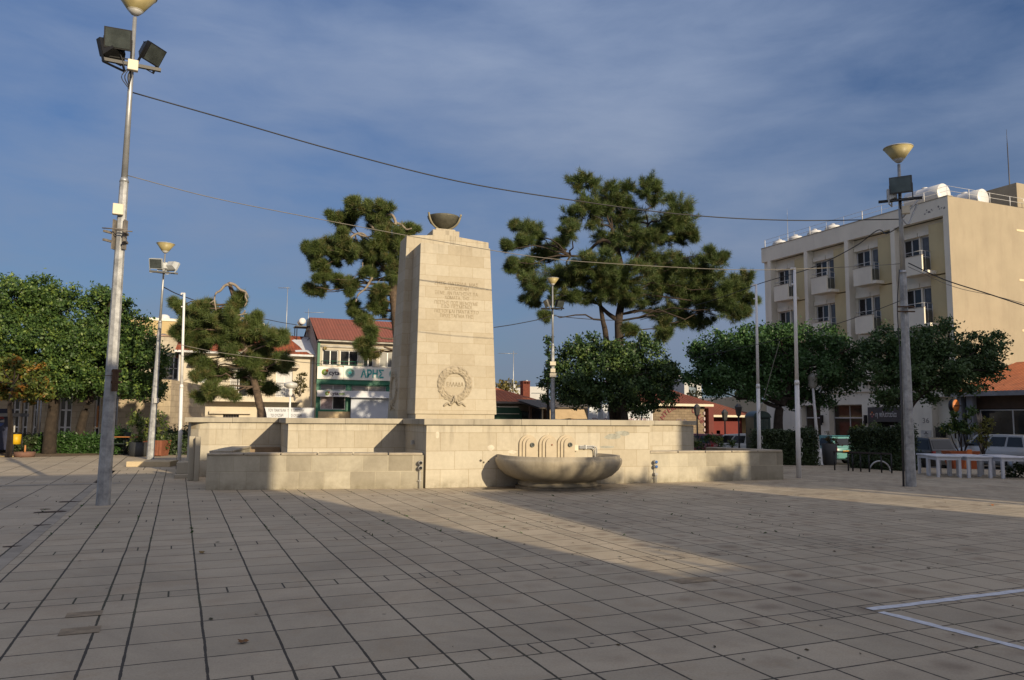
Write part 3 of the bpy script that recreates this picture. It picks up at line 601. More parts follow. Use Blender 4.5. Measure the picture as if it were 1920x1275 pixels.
m4 = mast('tall grey floodlight mast on the right in front of the hotel with a boxy floodlight', lb4, lt4, .128, .66,
     [((.02, -.30, .34), -6, 4, 1.12, plain('dark_grey_housing', (.07, .07, .07), .5)), ((-.27, -.05, .14), -100, 0, .75, GH)], hz(1690, 378, lb4.y), .062, coneM=YEL, boxes=((hz(1692, 398, lb4.y), .12, CREAMP),))
b = MB(); z = hz(1692, 415, lb4.y); b.tube(bez([(.0, -.1, z), (.12, -.12, z - .12), (.26, -.1, z + .15), (.38, -.1, z + .4)], 6), .022, 6)
b.tube([(.0, -.08, z + .05), (.45, -.08, z + .55)], .02, 4); b.build('brace', METAL, m4)
b = MB(); b.tube([(-.19, -.02, 0), (-.15, -.02, hz(1698, 650, lb4.y))], .028, 6); b.tube(bez([(-.15, -.02, 3.2), (-.19, -.03, 4.4), (-.10, -.03, 5.4)], 6), .012, 5); b.build('conduit', plain('dark_pipe', (.05, .05, .055), .6), m4)
z = hz(1700, 578, lb4.y); b = MB(); b.box(-.22, .2, -.14, -.10, z, z + .03); b.box(-.22, .2, -.14, -.10, z - .12, z - .09); b.build('bracket', RUST, m4)

# ------------------------------------------------------------------ flag poles
def flagpole(label, base, top, r=.062):
    b_ = Vector(base); d = Vector(top) - b_; t = thing('flagpole', label, 'flagpole', b_, 0, 'white flagpoles'); t.rotation_euler = Vector((0, 0, 1)).rotation_difference(d).to_euler(); Ln = d.length
    b = MB(); b.tube([(0, 0, -.2), (0, 0, Ln * .44)], [r, r * .92], 14); b.tube([(0, 0, Ln * .44), (0, 0, Ln * .46)], [r * 1.12, r * .85], 14); b.tube([(0, 0, Ln * .46), (0, 0, Ln)], [r * .78, r * .6], 14); b.build('pole', WHITE, t)
    b = MB(); b.box(-.10, .03, -.035, .035, Ln, Ln + .035); b.lathe([(.03, -.02), (.035, 0), (.03, .02)], 8, (-.10, 0, Ln - .01)); b.lathe([(.025, -.02), (.03, 0), (.025, .02)], 8, (-.07, 0, Ln - .45)); b.build('pulley', WHITE, t)
    b = MB(); b.tube(bez([(.05, -.03, 1.1), (.10, -.04, 1.05), (.07, -.03, .9), (.11, -.04, .85)], 4), .012, 5); b.tube(bez([(.05, -.03, .7), (.10, -.04, .68), (.06, -.03, .55)], 4), .012, 5); b.build('cleat', GREYP, t)
    return t
p = gnd(336, 869); flagpole('white flagpole at the left end of the fountain wall', (p.x, p.y, 0), at(345.5, 551, p.y))
p = gnd(1498, 896); flagpole('white flagpole standing in the open paving right of the low wall', (p.x, p.y, gz(p.x, p.y)), at(1489.5, 504, p.y), .068)
x, y = at(1422, 784, 25.6).xy; flagpole('white flagpole behind the right low wall with a slack rope', (x, y, gz(x, y)), at(1417.5, 535, 25.6))
def cable(label, pts, Y0, Y1, r=.012, m=WIRE, mid=None):
    P = []; n = len(pts); tot = pts[-1][0] - pts[0][0]
    for i, q in enumerate(pts):
        f = (q[0] - pts[0][0]) / tot if tot else i / (n - 1); P.append(at(q[0], q[1], Y0 + (Y1 - Y0) * f))
    b = MB(); b.tube(bez(P, 6), r, 5); o = b.build('cable', m); tag(o, label, 'cable'); return o
cable('thick black cable sagging from the nearest mast across the sky to the right mast', [(244, 172), (420, 222), (640, 285), (860, 340), (1065, 374), (1280, 402), (1480, 413), (1688, 411)], lb.y, lb4.y, .014)
cable('pale twisted cable running from the nearest mast in front of the memorial top', [(236, 328), (400, 371), (600, 411), (800, 448), (1000, 481), (1160, 495), (1400, 506), (1600, 500), (1695, 494)], lb.y, lb4.y, .008, WIREL)
cable('thin black cable from the far left mast towards the two-storey shop roof', [(306, 538), (345, 556), (430, 583), (520, 603), (556, 609)], lb2.y, 55, .022)
cable('pale cable passing in front of the small pine and the cream house', [(332, 645), (400, 659), (480, 670), (600, 682), (740, 690)], 26, 28.5, .010, WIREL)
cable('thin black cable between the memorial and the middle mast', [(926, 614), (965, 608), (1015, 598), (1036, 591)], 30, 33.5, .016)
cable('thin black cable from the middle mast into the big pine', [(1038, 592), (1100, 598), (1165, 600), (1240, 592)], 33.5, 38, .016)
cable('thin black cable looping from the right mast behind the pine branches', [(1688, 424), (1662, 438), (1645, 432), (1600, 464), (1520, 503), (1430, 530), (1330, 565), (1200, 600)], lb4.y, 34, .014)
cable('black cable running from the right mast down over the hotel end wall', [(1703, 493), (1770, 524), (1850, 550), (1960, 586)], lb4.y, 17, .014)
cable('thinner pale cable from the right mast over the hotel end wall', [(1703, 500), (1790, 538), (1870, 556), (1960, 580)], lb4.y, 26, .008, WIREL)
cable('slack rope hanging from the rear flagpole', [(1462, 640), (1448, 690), (1430, 755), (1422, 775)], 25.5, 25.5, .010, WIREL)
cable('thin wire in the hotel facade from the mast to the left', [(1698, 560), (1620, 590), (1520, 622), (1400, 650), (1300, 672)], lb4.y, 26, .009)

# ------------------------------------------------------------------ facade helpers
def wall_openings(b, x0, x1, z0, z1, ops, dep=.18, y=0, cap=True):
    """front wall face at local y with real recessed openings; reveals go back dep; returns list"""
    xs = sorted({x0, x1} | {o[0] for o in ops} | {o[1] for o in ops}); zs = sorted({z0, z1} | {o[2] for o in ops} | {o[3] for o in ops})
    inside = lambda cx, cz: any(o[0] < cx < o[1] and o[2] < cz < o[3] for o in ops)
    for i in range(len(xs) - 1):
        for j in range(len(zs) - 1):
            if xs[i + 1] - xs[i] < 1e-5 or zs[j + 1] - zs[j] < 1e-5: continue
            if not inside((xs[i] + xs[i + 1]) / 2, (zs[j] + zs[j + 1]) / 2): b.add([(xs[i], y, zs[j]), (xs[i + 1], y, zs[j]), (xs[i + 1], y, zs[j + 1]), (xs[i], y, zs[j + 1])], [(0, 1, 2, 3)])
    for a, c, d, e in ops:
        b.add([(a, y, d), (a, y + dep, d), (a, y + dep, e), (a, y, e)], [(0, 1, 2, 3)]); b.add([(c, y, d), (c, y, e), (c, y + dep, e), (c, y + dep, d)], [(0, 1, 2, 3)])
        b.add([(a, y, e), (a, y + dep, e), (c, y + dep, e), (c, y, e)], [(0, 1, 2, 3)]); b.add([(a, y, d), (c, y, d), (c, y + dep, d), (a, y + dep, d)], [(0, 1, 2, 3)])
def window(par, o, y, dep=.12, nx=2, nz=1, fm=None, gm=None, name='window', th=.05, sill=None, curtain=None):
    fm = fm or ALU; gm = gm or GLASS; a, c, d, e = o; yy = y + dep; b = MB()
    for bx0, bx1, bz0, bz1 in ((a, a + th, d, e), (c - th, c, d, e), (a + th, c - th, d, d + th), (a + th, c - th, e - th, e)): b.box(bx0 + .001, bx1 - .001, yy - .05, yy - .001, bz0 + .001, bz1 - .001)
    for k in range(1, nx): x = a + (c - a) * k / nx; b.box(x - th * .6, x + th * .6, yy - .045, yy - .002, d + th, e - th)
    for k in range(1, nz): z = d + (e - d) * k / nz; b.box(a + th, c - th, yy - .043, yy - .003, z - th * .4, z + th * .4)
    if sill: b.box(a - .05, c + .05, y - .06, y + dep - .052, d - .05, d - .002)
    w_ = b.build(name, fm, par); b = MB(); b.add([(a, yy - .02, d), (c, yy - .02, d), (c, yy - .02, e), (a, yy - .02, e)], [(0, 1, 2, 3)]); b.build('pane', gm, w_)
    if curtain: b = MB(); b.box(a + th, a + (c - a) * curtain, yy - .03, yy - .022, d + th, e - th); b.build('curtain', plain('net_curtain', (.45, .44, .42), .9), w_)
    return w_
def shell(b, x0, x1, y0, y1, z0, z1):   # sides and back and top of a building body (no front)
    b.add([(x0, y0, z0), (x1, y0, z0), (x1, y1, z0), (x0, y1, z0), (x0, y0, z1), (x1, y0, z1), (x1, y1, z1), (x0, y1, z1)], [(1, 2, 6, 5), (2, 3, 7, 6), (3, 0, 4, 7), (4, 5, 6, 7)])

# ------------------------------------------------------------------ hotel
HF = Frame(1797, 42, -67.1); HW = plaster('hotel_white', (.83, .78, .67), (.42, .39, .35), .3); HY = plaster('hotel_yellow', (.62, .52, .31), (.3, .22, .12), .25)
HE = plaster('hotel_end_wall', (.375, .32, .235), (.23, .185, .14), .4)
ht = thing('hotel', 'four-storey white and ochre hotel with balconies, its end wall sunlit beige', 'building', HF.w(0, 0), HF.a)
HL = -15.0; TOP = 13.92; BT = 12.9; GR = -.9; RC = .55
pil = [(-.34, 0), (-3.85, -3.55), (-7.35, -7.05), (-10.85, -10.55), (-14.4, -14.1)]
# parapet band, pilasters, floor bands
b = MB(); b.box(HL, 0, 0, .35, BT, TOP)
b.box(HL, -.001, .002, .30, 3.35, 4.0)
for a, c in pil: b.box(a, c, .0, RC - .003, 4.001, BT - .001)
b.box(HL, -14.401, .25, RC - .003, 4.001, BT - .001)
b.build('frame', HW, ht)
ops = []; rows = [(4.15, 1), (7.05, 2), (10.0, 3)]; lay = []
for zf, r_ in rows:
    for i, (a, c) in enumerate(pil[:-1]):
        n = pil[i + 1][1]; yp = (a - 1.12, a - .001)      # yellow panel near the pilaster
        dr = (yp[0] - .82, yp[0] - .05, zf + .02, zf + 2.14); wn_ = (dr[0] - 1.16, dr[0] - .10, zf + .9, zf + 2.14); ops += [dr, wn_]; lay.append((zf, r_, i, yp, dr, wn_, n))
b = MB(); wall_openings(b, HL, 0, 4.0, BT, ops, .16, RC); b.build('recessed_wall', HW, ht)
b = MB(); shell(b, HL, 0, RC, 20, GR, TOP - .5); b.build('end_wall', HE, ht)
b = MB(); b.add([(0.004, .0, GR), (.004, 20, GR), (.004, 20, TOP), (.004, 0, TOP)], [(0, 1, 2, 3)]); b.box(-.3, .003, .351, 20, TOP - .5, TOP); b.build('end_wall', HE, ht)
for zf, r_, i, yp, dr, wn_, n in lay:
    b = MB(); b.box(yp[0], yp[1], RC - .32, RC - .004, zf - .25, zf + 2.62); b.build('ochre_panel', HY, ht)
    for o in (wn_, dr): b = MB(); b.box(o[0] - .05, o[1] + .0, RC - .12, RC - .003, zf + 2.16, zf + 2.42); b.build('shutter_box', HW, ht)
CUR = glass('curtained_glass', (.05, .05, .055), .2)
for k, (zf, r_, i, yp, dr, wn_, n) in enumerate(lay):
    window(ht, dr, RC, .14, 1, 1, ALU, CUR, 'balcony_door', .07); window(ht, wn_, RC, .14, 2, 1, ALU, GLASS, 'window', .06)
    x0 = wn_[0] + .72; x1 = x0 + 1.32; y0 = -.46; y1 = .22
    b = MB(); b.box(x0, x1 + .32, y0 + .02, y1 + .1, zf - .22, zf - .04); b.box(x0 - .02, x1, y0 - .02, y0 + .08, zf - .20, zf + .86); b.box(x0 - .02, x0 + .08, y0 + .081, RC - .01, zf - .039, zf + .86); bl = b.build('balcony', HW, ht)
    b = MB(); b.box(x0 - .04, x1 + .02, y0 - .04, y0 + .10, zf + .861, zf + .89); b.build('coping', plain('beige_coping', (.40, .35, .29), .8), bl)
    b = MB(); b.tube([(x0 + .02, y1, zf + 1.12), (x0 + .02, y0 + .03, zf + 1.12), (x1 - .02, y0 + .03, zf + 1.12), (x1 - .02, y1, zf + 1.12)], .018, 4); b.tube([(x1 - .02, y0 + .03, zf + .78), (x1 - .02, y1, zf + .78)], .018, 4)
    for q in (y0 + .03, y0 + .3, y1): b.tube([(x1 - .02, q, zf - .03), (x1 - .02, q, zf + 1.12)], .016, 4)
    b.build('railing', ALU, bl)
    b = MB(); b.box(x1 - .035, x1 - .01, y0 + .12, y1 - .03, zf + .05, zf + .70); b.build('end_panel', plain('smoked_panel', (.08, .085, .08), .3), bl)
    b = MB(); xa = n + .42; b.box(xa, (xa + .42), .10, RC - .03, zf + .15, zf + .75); ac = b.build('air_conditioner', plain('ac_casing', (.50, .50, .47), .5, 0, .1), ht, bevel=.02)
    b = MB(Matrix.Translation(((xa + (xa + .42)) / 2, .098, zf + .45)) @ Matrix.Rotation(R(90), 4, 'X')); b.lathe([(.17, 0), (.17, .02), (.14, .025), (0, .02)], 18); b.build('fan', BLACK, ac)
# ground floor
gops = [(HF.x(1549), HF.x(1573), 0, 0), ]
gx = HF.x
def HZ(px, py): return HF.hit(px, py)[1]
G1 = (gx(1552), gx(1614), -.3, 2.6); G0 = (gx(1500), gx(1536), -.3, 2.6); EN = (gx(1630), gx(1692), -.7, 1.75)
N2 = (gx(1745), gx(1806) - .0, -.85, 3.1)
N2 = (gx(1745), -.25, -.85, 2.95)
b = MB(); wall_openings(b, HL, -.001, GR, 3.349, [G0, G1, EN, N2], .5, .12); b.build('ground_floor_wall', HW, ht)
REFL = glass('shop_glass', (.03, .024, .018), .08)
def glazing(o, cols, y=.12, dep=.45): return window(ht, o, y, dep, cols, 1, plain('brown_white_frame', (.42, .40, .38), .5), REFL, 'shop_window', .06)
w1 = glazing(G0, 2); w2 = glazing(G1, 2)
for w_, o in ((w1, G0), (w2, G1)):
    b = MB(); b.box(o[0] + .06, o[1] - .06, .50, .525, 1.75, 1.82); b.build('transom', ALU, w_)
CH = plain('charcoal_panel', (.055, .05, .052), .6, 0, .1)
b = MB(); b.box(EN[0] - .12, EN[1] + .02, .02, .118, 1.55, 2.42); b.box(EN[0] - .12, EN[0] + .05, .02, .118, -.85, 1.549); b.box(EN[1] - .35, EN[1] + .02, .02, .118, -.85, 1.549); fas = b.build('entrance_surround', CH, ht)
b = MB(); b.add([(EN[0], .6, -.8), (EN[1], .6, -.8), (EN[1], .6, 1.7), (EN[0], .6, 1.7)], [(0, 1, 2, 3)]); b.build('doorway', DARK, ht)
window(ht, (gx(1657), gx(1679), -.75, 1.35), .12, .40, 1, 2, ALU, GLASS, 'door', .1)
LET = plain('sign_white_letter', (.55, .53, .52), .6, 0, .05)
text(ht, 'sign_lettering', 'η πλατεία', (gx(1642) + gx(1681)) / 2, .012, 1.84, .30, LET, gx(1681) - gx(1642))
xe = gx(1635)
for k, (dx, dz, mm) in enumerate(((0, .12, (.45, .12, .03)), (.12, 0, (.50, .30, .25)), (0, -.12, (.35, .10, .12)), (-.1, .02, (.55, .35, .28)))):
    b = MB(); b.box(xe + dx - .05, xe + dx + .05, .005, .018, 1.98 + dz - .05, 1.98 + dz + .05); b.build('sign_emblem', plain('emblem%d' % k, mm), ht)
x36 = gx(1733); text(ht, 'house_number', '36', x36, .115, HZ(1733, 793), .28, plain('number_grey', (.25, .24, .23)), .42)
b = MB(); z = HZ(1733, 812); b.box(x36 - .32, x36 + .32, .09, .118, z - .38, z + .15); b.build('wall_plaque', plain('plaque', (.50, .49, .46)), ht)
b = MB(); b.box(x36 - .14, x36 + .14, .082, .089, z - .06, z - .02); b.box(x36 - .08, x36 + .08, .082, .089, z - .16, z - .14); b.box(x36 - .04, x36 + .04, .082, .089, z + .0, z + .09); b.build('plaque_mark', CH, ht)
xm = gx(1757); z = HZ(1757, 805); b = MB(); b.box(xm - .17, xm + .17, .0, .45, z - .5, z + .1); b.build('letter_box', BLACK, ht, bevel=.03)
b = MB(); b.add([(N2[0], .61, N2[2]), (N2[1], .61, N2[2]), (N2[1], .61, N2[3]), (N2[0], .61, N2[3])], [(0, 1, 2, 3)]); b.build('alcove_wall', HW, ht)
window(ht, (gx(1772), -.45, .6, 1.55), .40, .2, 1, 1, ALU, GLASS, 'window', .08); window(ht, (gx(1772), -.45, -.8, .45), .40, .2, 2, 1, ALU, GLASS, 'door', .08)
for px in (1540, 1622):
    b = MB(); x = gx(px); b.box(x - .06, x + .06, -.06, .118, 1.45, 1.95); b.box(x - .03, x + .12, -.14, -.061, 1.3, 1.6); b.build('wall_lantern', BLACK, ht)
# peeling paint on the parapet
rg = random.Random(4); PEEL = plain('bare_render', (.22, .21, .21), .9)
def blot(px, py, sz, n):
    b = MB(); x, z = HF.hit(px, py)
    for k in range(n):
        cx, cz, s = x + rg.gauss(0, sz * 1.2), z + rg.gauss(0, sz * .45), rg.uniform(.25, .8) * sz; m_ = 9; pts = [(cx + s * rg.uniform(.5, 1) * math.cos(6.283 * j / m_), cz + s * .8 * rg.uniform(.5, 1) * math.sin(6.283 * j / m_)) for j in range(m_)]
        b.prism(pts, -.003 - .0005 * k, .002)
    b.build('peeled_patch', PEEL, ht)
blot(1746, 394, .12, 7); blot(1764, 389, .12, 7); blot(1741, 398, .1, 4)
# roof railing, water tanks, stair head
b = MB(); yr = .18
for z in (.35, .62): b.tube([(HL + .2, yr, TOP + z), (-.12, yr, TOP + z), (-.12, 9, TOP + z)], .013, 4)
for k in range(11): b.tube([(HL + .2 + k * 1.465, yr, TOP - .02), (HL + .2 + k * 1.465, yr, TOP + .64)], .030 if k % 3 == 0 else .010, 4)
for k in range(1, 6): b.tube([(-.12, yr + k * 1.7, TOP - .02), (-.12, yr + k * 1.7, TOP + .64)], .026, 4)
b.build('roof_railing', ALU, ht)
b = MB(); b.box(HL, .03, -.03, .38, TOP + .001, TOP + .04); b.build('coping', CAPST, ht)
b = MB(); b.box(-9, -.5, 6.5, 12, TOP - .6, TOP + 1.7); b.box(-5.5, .02, 10.5, 16, TOP - .6, TOP + 1.2); b.build('stair_head', HE, ht)
b = MB(); b.box(.006, .02, 5.5, 20, 9.6, 9.72); b.box(.006, .02, 5.5, 20, 6.7, 6.82); b.box(.006, .02, 5.5, 20, 3.9, 4.02); b.box(.006, .02, 5.5, 20, 12.5, 12.62); b.build('floor_line', plaster('floor_line_paint', (.72, .60, .40), amount=.2), ht)
TANK = plain('white_tank', (.62, .62, .62), .4, 0, .06, 2, 0); TS = plain('tank_strap', (.55, .55, .54), .5)
def tank(label, x, y, r, ln, z, yaw=0, horiz=True, sc=1):
    p = HF.w(x, y); t = thing('water_tank', label, 'water tank', (p.x, p.y, z), HF.a + R(yaw), 'white water tanks on the hotel roof')
    if horiz:
        M = Matrix.Translation((0, 0, r + .25)) @ Matrix.Rotation(R(90), 4, 'Y'); b = MB(M); b.lathe([(0, -ln / 2 - r * .12), (r * .97, -ln / 2 - r * .03), (r, -ln / 2), (r, -ln / 6), (r * 1.015, -ln / 6 + .02), (r, -ln / 6 + .05), (r, ln / 6), (r, ln / 2), (r * .97, ln / 2 + r * .03), (0, ln / 2 + r * .10)], 32); b.build('tank', TANK, t)
        b = MB(); b.lathe([(.18, 0), (.18, .08), (.0, .10)], 14, (-.1, 0, 2 * r + .22)); b.build('lid', TANK, t)
        b = MB(); b.box(-ln * .4, ln * .4, -r * .7, -r * .6, 0, .3); b.box(-ln * .4, ln * .4, r * .6, r * .7, 0, .3)
        for s in (-1, 1): b.box(s * ln * .38 - .03, s * ln * .38 + .03, -r * .75, r * .75, .1, .28)
        b.build('stand', METAL, t)
    else:
        b = MB(); b.lathe([(r, 0), (r, ln), (r * .85, ln + .12), (r * .3, ln + .2), (r * .28, ln + .28), (0, ln + .3)], 24); b.build('tank', TANK, t); b = MB()
        for k in range(3): b.lathe([(r * 1.005, ln * (.2 + .3 * k)), (r * 1.02, ln * (.2 + .3 * k) + .03), (r * 1.005, ln * (.2 + .3 * k) + .06)], 24)
        b.build('strap', TS, t)
tank('large white cylinder water tank at the near corner of the hotel roof', -2.9, 2.0, .60, 2.2, TOP - .0, 3)
tank('second large white cylinder tank beside the roof mast', -2.3, 4.6, .56, 2.0, TOP - .05, 5)
tank('low white tank behind the roof railing by the stair head', -.8, 8.2, .5, 2.4, TOP - .05, 80)
for k, (x, lb_) in enumerate(((-9.2, 'nearest of the four small tanks on the far half of the hotel parapet'), (-10.8, 'second of the four small tanks from the right on the far hotel roof'), (-12.6, 'third of the four small tanks from the right on the far hotel roof'), (-14.2, 'farthest small tank at the far end of the hotel roof'))):
    tank(lb_, x, 1.0, .5, .38, TOP - .02, 0, False)
def antenna(label, base, h, r, arms, m=METAL, group=None, whip=0):
    t = thing('roof_antenna', label, 'antenna', base, 0, group); b = MB(); b.tube([(0, 0, 0), (0, 0, h)], [r, r * .6], 6)
    if whip: b.tube([(0, 0, h), (0, 0, h + whip)], [r * .35, r * .2], 4)
    b.build('mast', m, t)
    if arms:
        b = MB()
        for z, ln, yaw in arms:
            c, s = math.cos(yaw), math.sin(yaw); b.tube([(-c * ln * .8, -s * ln * .8, z), (c * ln * .2, s * ln * .2, z)], r * .5, 4)
            for k in range(7): f = -ln * .8 + ln * k / 6.5; w_ = .12 + .05 * k; b.tube([(c * f - s * w_, s * f + c * w_, z), (c * f + s * w_, s * f - c * w_, z)], r * .3, 3)
        b.build('aerial', m, t)
    return t
p = HF.w(-2.6, 9); antenna('slender dark whip aerial rising from the hotel roof', (p.x, p.y, TOP), at(1788, 268, p.y).z - TOP, .05, None, plain('dark_aerial', (.06, .06, .07), .5), whip=.9)
p = HF.w(-15, 2.5); antenna('thin whip aerial at the far end of the hotel roof', (p.x, p.y, TOP - .5), 3.0, .03, None, METAL, whip=.8)
# far recessed volume of the hotel at its left end
b = MB(); b.box(HL - .75, HL - .002, 1.2, 12, GR, 13.2); b.build('side_volume', HW, ht)

# ------------------------------------------------------------------ restaurant right of the hotel
RF = Frame(1806, 41.7, -67.1)   # continues the street front of the hotel towards the camera
RT = tiles('restaurant_tiles', (.42, .125, .05), (.50, .16, .065), .2, .33)  # tile colour raised to stand in for sunlight on the roof
rt = thing('restaurant', 'low restaurant with orange clay tile roof and dark glazed front right of the hotel', 'building', RF.w(0, 0), RF.a)
ez = RF.hit(1880, 738)[1]; rw = 9.0; tz = RF.hit(1890, 708, 1.5)[1]
b = MB(); b.add([(-.1, -.75, ez + .12), (rw, -.75, ez + .12), (rw, 4.6, ez + 1.9), (-.1, 4.6, ez + 1.9)], [(0, 1, 2, 3)]); b.add([(-.1, -.75, ez + .12), (-.1, 4.6, ez + 1.9), (-.1, 4.6, ez - .1), (-.1, -.75, ez - .1)], [(0, 1, 2, 3)]); b.build('roof', RT, rt)
b = MB(); b.box(-.35, rw, -.85, -.74, ez - .12, ez + .12); b.box(-.5, rw, -.73, .0, ez - .09, ez - .03); b.build('gutter', plain('gutter_grey', (.22, .23, .25), .5), rt)
b = MB(); b.box(.05, .3, -.5, -.2, -.7, ez - .1); b.box(.6, .95, -.5, -.2, -.7, ez - .1); b.build('column', plain('shaded_white', (.22, .235, .26), .7, 0, .1), rt)  # white columns: their shade is put into this blue-grey colour
b = MB(); b.box(.2, rw, .05, .12, ez - .75, ez - .09); b.build('fascia', plain('brown_fascia', (.09, .055, .035), .7), rt)
b = MB(); b.box(-.1, rw, .14, 4, -.7, ez - .1); b.build('wall', plain('dark_interior', (.02, .018, .017), .7), rt)
window(rt, (.9, 4.4, -.2, ez - .8), 0, .13, 2, 1, ALU, GLASS, 'shop_window', .05); window(rt, (4.5, 8.0, -.2, ez - .8), 0, .13, 2, 1, ALU, GLASS, 'shop_window', .05)
p = RF.w(.5, -1.3); sg = thing('hanging_sign', 'round orange sign hanging beside the restaurant roof', 'sign', (p.x, p.y, 0), R(20)); zc0 = hz(1820, 761, p.y)
M = Matrix.Translation((0, 0, zc0)) @ Matrix.Rotation(R(90), 4, 'X'); b = MB(M); b.lathe([(.0, -.12), (.34, -.12), (.36, -.10), (.36, .10), (.34, .12), (0, .12)], 28, (0, 0, 0), .75, 1); b.build('sign_box', BLACK, sg)
b = MB(M); b.lathe([(.32, .121), (.31, .135), (0, .14)], 28, (0, 0, 0), .75, 1); b.build('sign_face', plain('orange_sign', (.50, .15, .025), .5, 0, .05), sg)
b = MB(); b.box(-.17, .17, -.150, -.142, zc0 - .03, zc0 + .03); b.build('sign_text_band', plain('dark_red', (.10, .03, .02)), sg); b = MB(); b.tube([(.27, 0, zc0), (.5, 0, zc0)], .03, 6); b.build('bracket', BLACK, sg)
p = at(1918, 700, 43.5); ac = thing('air_conditioner', 'outdoor air conditioner with a rusty guard on the sunlit hotel end wall', 'air conditioner', (p.x, p.y, p.z - .45), R(22.9)); b = MB(); b.box(-.35, .5, 0, .35, 0, .65); b.build('casing', plain('ac_dark', (.16, .13, .11), .6), ac, bevel=.02)
b = MB(Matrix.Translation((.1, -.002, .33)) @ Matrix.Rotation(R(90), 4, 'X')); b.lathe([(.24, 0), (.24, .02), (.20, .03), (0, .02)], 20); b.build('fan', BLACK, ac)
b = MB(); b.tube([(-.45, -.02, .95), (.6, -.02, .95)], .025, 5); b.tube([(-.40, -.02, .95), (-.40, -.02, .4)], .02, 5); b.build('bracket', RUST, ac)

# ------------------------------------------------------------------ cream tiled house, left
LF = Frame(590, 57, 22.9); CRM = plaster('cream_plaster', (.60, .54, .43), (.32, .27, .20), .35)
lh = thing('house', 'cream two-storey house with red tile roof and long balcony behind the small pine', 'building', LF.w(0, 0), LF.a)
x0 = LF.x(331); ez = 6.0
def L2(px, py): return LF.hit(px, py)
wins = [(L2(372, 700)[0], L2(404, 700)[0], 3.9, 4.85), (L2(432, 700)[0], L2(466, 700)[0], 3.0, 5.0), (L2(518, 700)[0], L2(549, 700)[0], 3.0, 5.0), (L2(418, 780)[0], L2(448, 780)[0], .9, 1.75), (L2(510, 790)[0], L2(580, 790)[0], -.3, 2.0)]
b = MB(); wall_openings(b, x0, -.12, -.8, ez, wins, .2); shell(b, x0, -.12, 0, 7, -.8, ez); b.build('wall', CRM, lh)
SHUT = plain('pale_shutter', (.55, .56, .58), .6, 0, .1)
window(lh, wins[0], 0, .15, 2, 1, ALU, plain('pale_blind', (.35, .38, .42), .4), 'window'); window(lh, wins[1], 0, .15, 2, 1, ALU, GLASS, 'balcony_door', curtain=.4)
window(lh, wins[2], 0, .15, 2, 1, ALU, SHUT, 'balcony_door'); window(lh, wins[3], 0, .15, 6, 1, plain('brown_frame', (.12, .08, .05)), GLASS, 'window', .03); window(lh, wins[4], 0, .15, 3, 1, ALU, GLASS, 'shop_window')
RTL = tiles('house_tiles', (.33, .085, .03), (.22, .05, .022), .24, .35)
b = MB(); b.add([(x0 - .3, -.45, ez + .05), (.02, -.45, ez + .05), (.02, 3.4, ez + 1.75), (x0 + .1, 3.4, ez + 1.75)], [(0, 1, 2, 3)]); b.add([(.02, 3.4, ez + 1.75), (x0 + .1, 3.4, ez + 1.75), (x0 - .3, 7.3, ez + .05), (.02, 7.3, ez + .05)], [(0, 1, 2, 3)]); b.add([(x0 - .3, -.45, ez + .05), (x0 + .1, 3.4, ez + 1.75), (x0 - .3, 7.3, ez + .05)], [(0, 1, 2)]); rf = b.build('roof', RTL, lh)
b = MB(); b.box(x0 - .35, .0, -.56, -.46, ez - .08, ez + .06); b.box(x0 - .25, .0, -.45, -.01, ez - .06, ez - .01); b.tube([(x0 + .0, -.05, ez - .1), (x0 + .0, -.05, -.3)], .05, 6); b.tube([(-.28, -.05, ez - .1), (-.28, -.05, -.3)], .05, 6); b.build('gutter', plain('white_gutter', (.55, .56, .58), .5), lh)
# torn white roofing foil on the right end of the roof
b = MB(); sl_ = 1.70 / 3.85
def rp(x, y): return (x, y, ez + .05 + (y + .45) * sl_ + .02)
b.add([rp(.03, -.40), rp(-.5, -.35), rp(-.7, .1), rp(-1.5, .0), rp(-1.5, .35), rp(-.95, .5), rp(-1.1, 1.2), rp(-1.5, 2.4), rp(-1.3, 2.6), rp(-.8, 2.6), rp(-.5, 3.3), rp(.03, 3.3)], [tuple(range(12))]); b.build('foil_patch', plain('white_foil', (.60, .62, .66), .5, 0, .15, 3), lh)
bx0, bx1 = L2(384, 745)[0], L2(563, 745)[0]
b = MB(); b.box(bx0, bx1, -1.15, -.001, 2.62, 2.98); bal = b.build('balcony', CRM, lh)
b = MB(); b.tube([(bx0 + .03, -1.1, 3.95), (bx1 - .03, -1.1, 3.95)], .025, 4); b.tube([(bx0 + .03, -1.1, 3.95), (bx0 + .03, -.02, 3.95)], .02, 4); b.tube([(bx1 - .03, -1.1, 3.95), (bx1 - .03, -.02, 3.95)], .02, 4); b.tube([(bx0 + .03, -1.1, 3.08), (bx1 - .03, -1.1, 3.08)], .015, 4)
k = 0; x = bx0 + .03
while x < bx1: b.tube([(x, -1.1, 2.97), (x, -1.1, 3.95)], .012, 4); x += .125
b.build('railing', BLACK, bal)
for a, c in ((L2(354, 690)[0], L2(440, 690)[0]), (L2(440, 690)[0] + .01, L2(478, 690)[0]), (L2(500, 690)[0], L2(560, 690)[0])):
    b = MB(); b.add([(a, -.7, 5.15), (c, -.7, 5.15), (c, -.001, 5.42), (a, -.001, 5.42), (a, -.7, 5.08), (c, -.7, 5.08), (c, -.001, 5.08), (a, -.001, 5.08)], [(0, 1, 2, 3), (0, 4, 5, 1), (4, 7, 6, 5), (0, 3, 7, 4), (1, 5, 6, 2)]); b.build('tiled_canopy', RTL if c - a < 2.2 else CRM, lh)
b = MB(); b.box(L2(392, 772)[0], L2(470, 772)[0], -.3, -.002, 1.78, 1.98); b.build('ledge', CRM, lh)
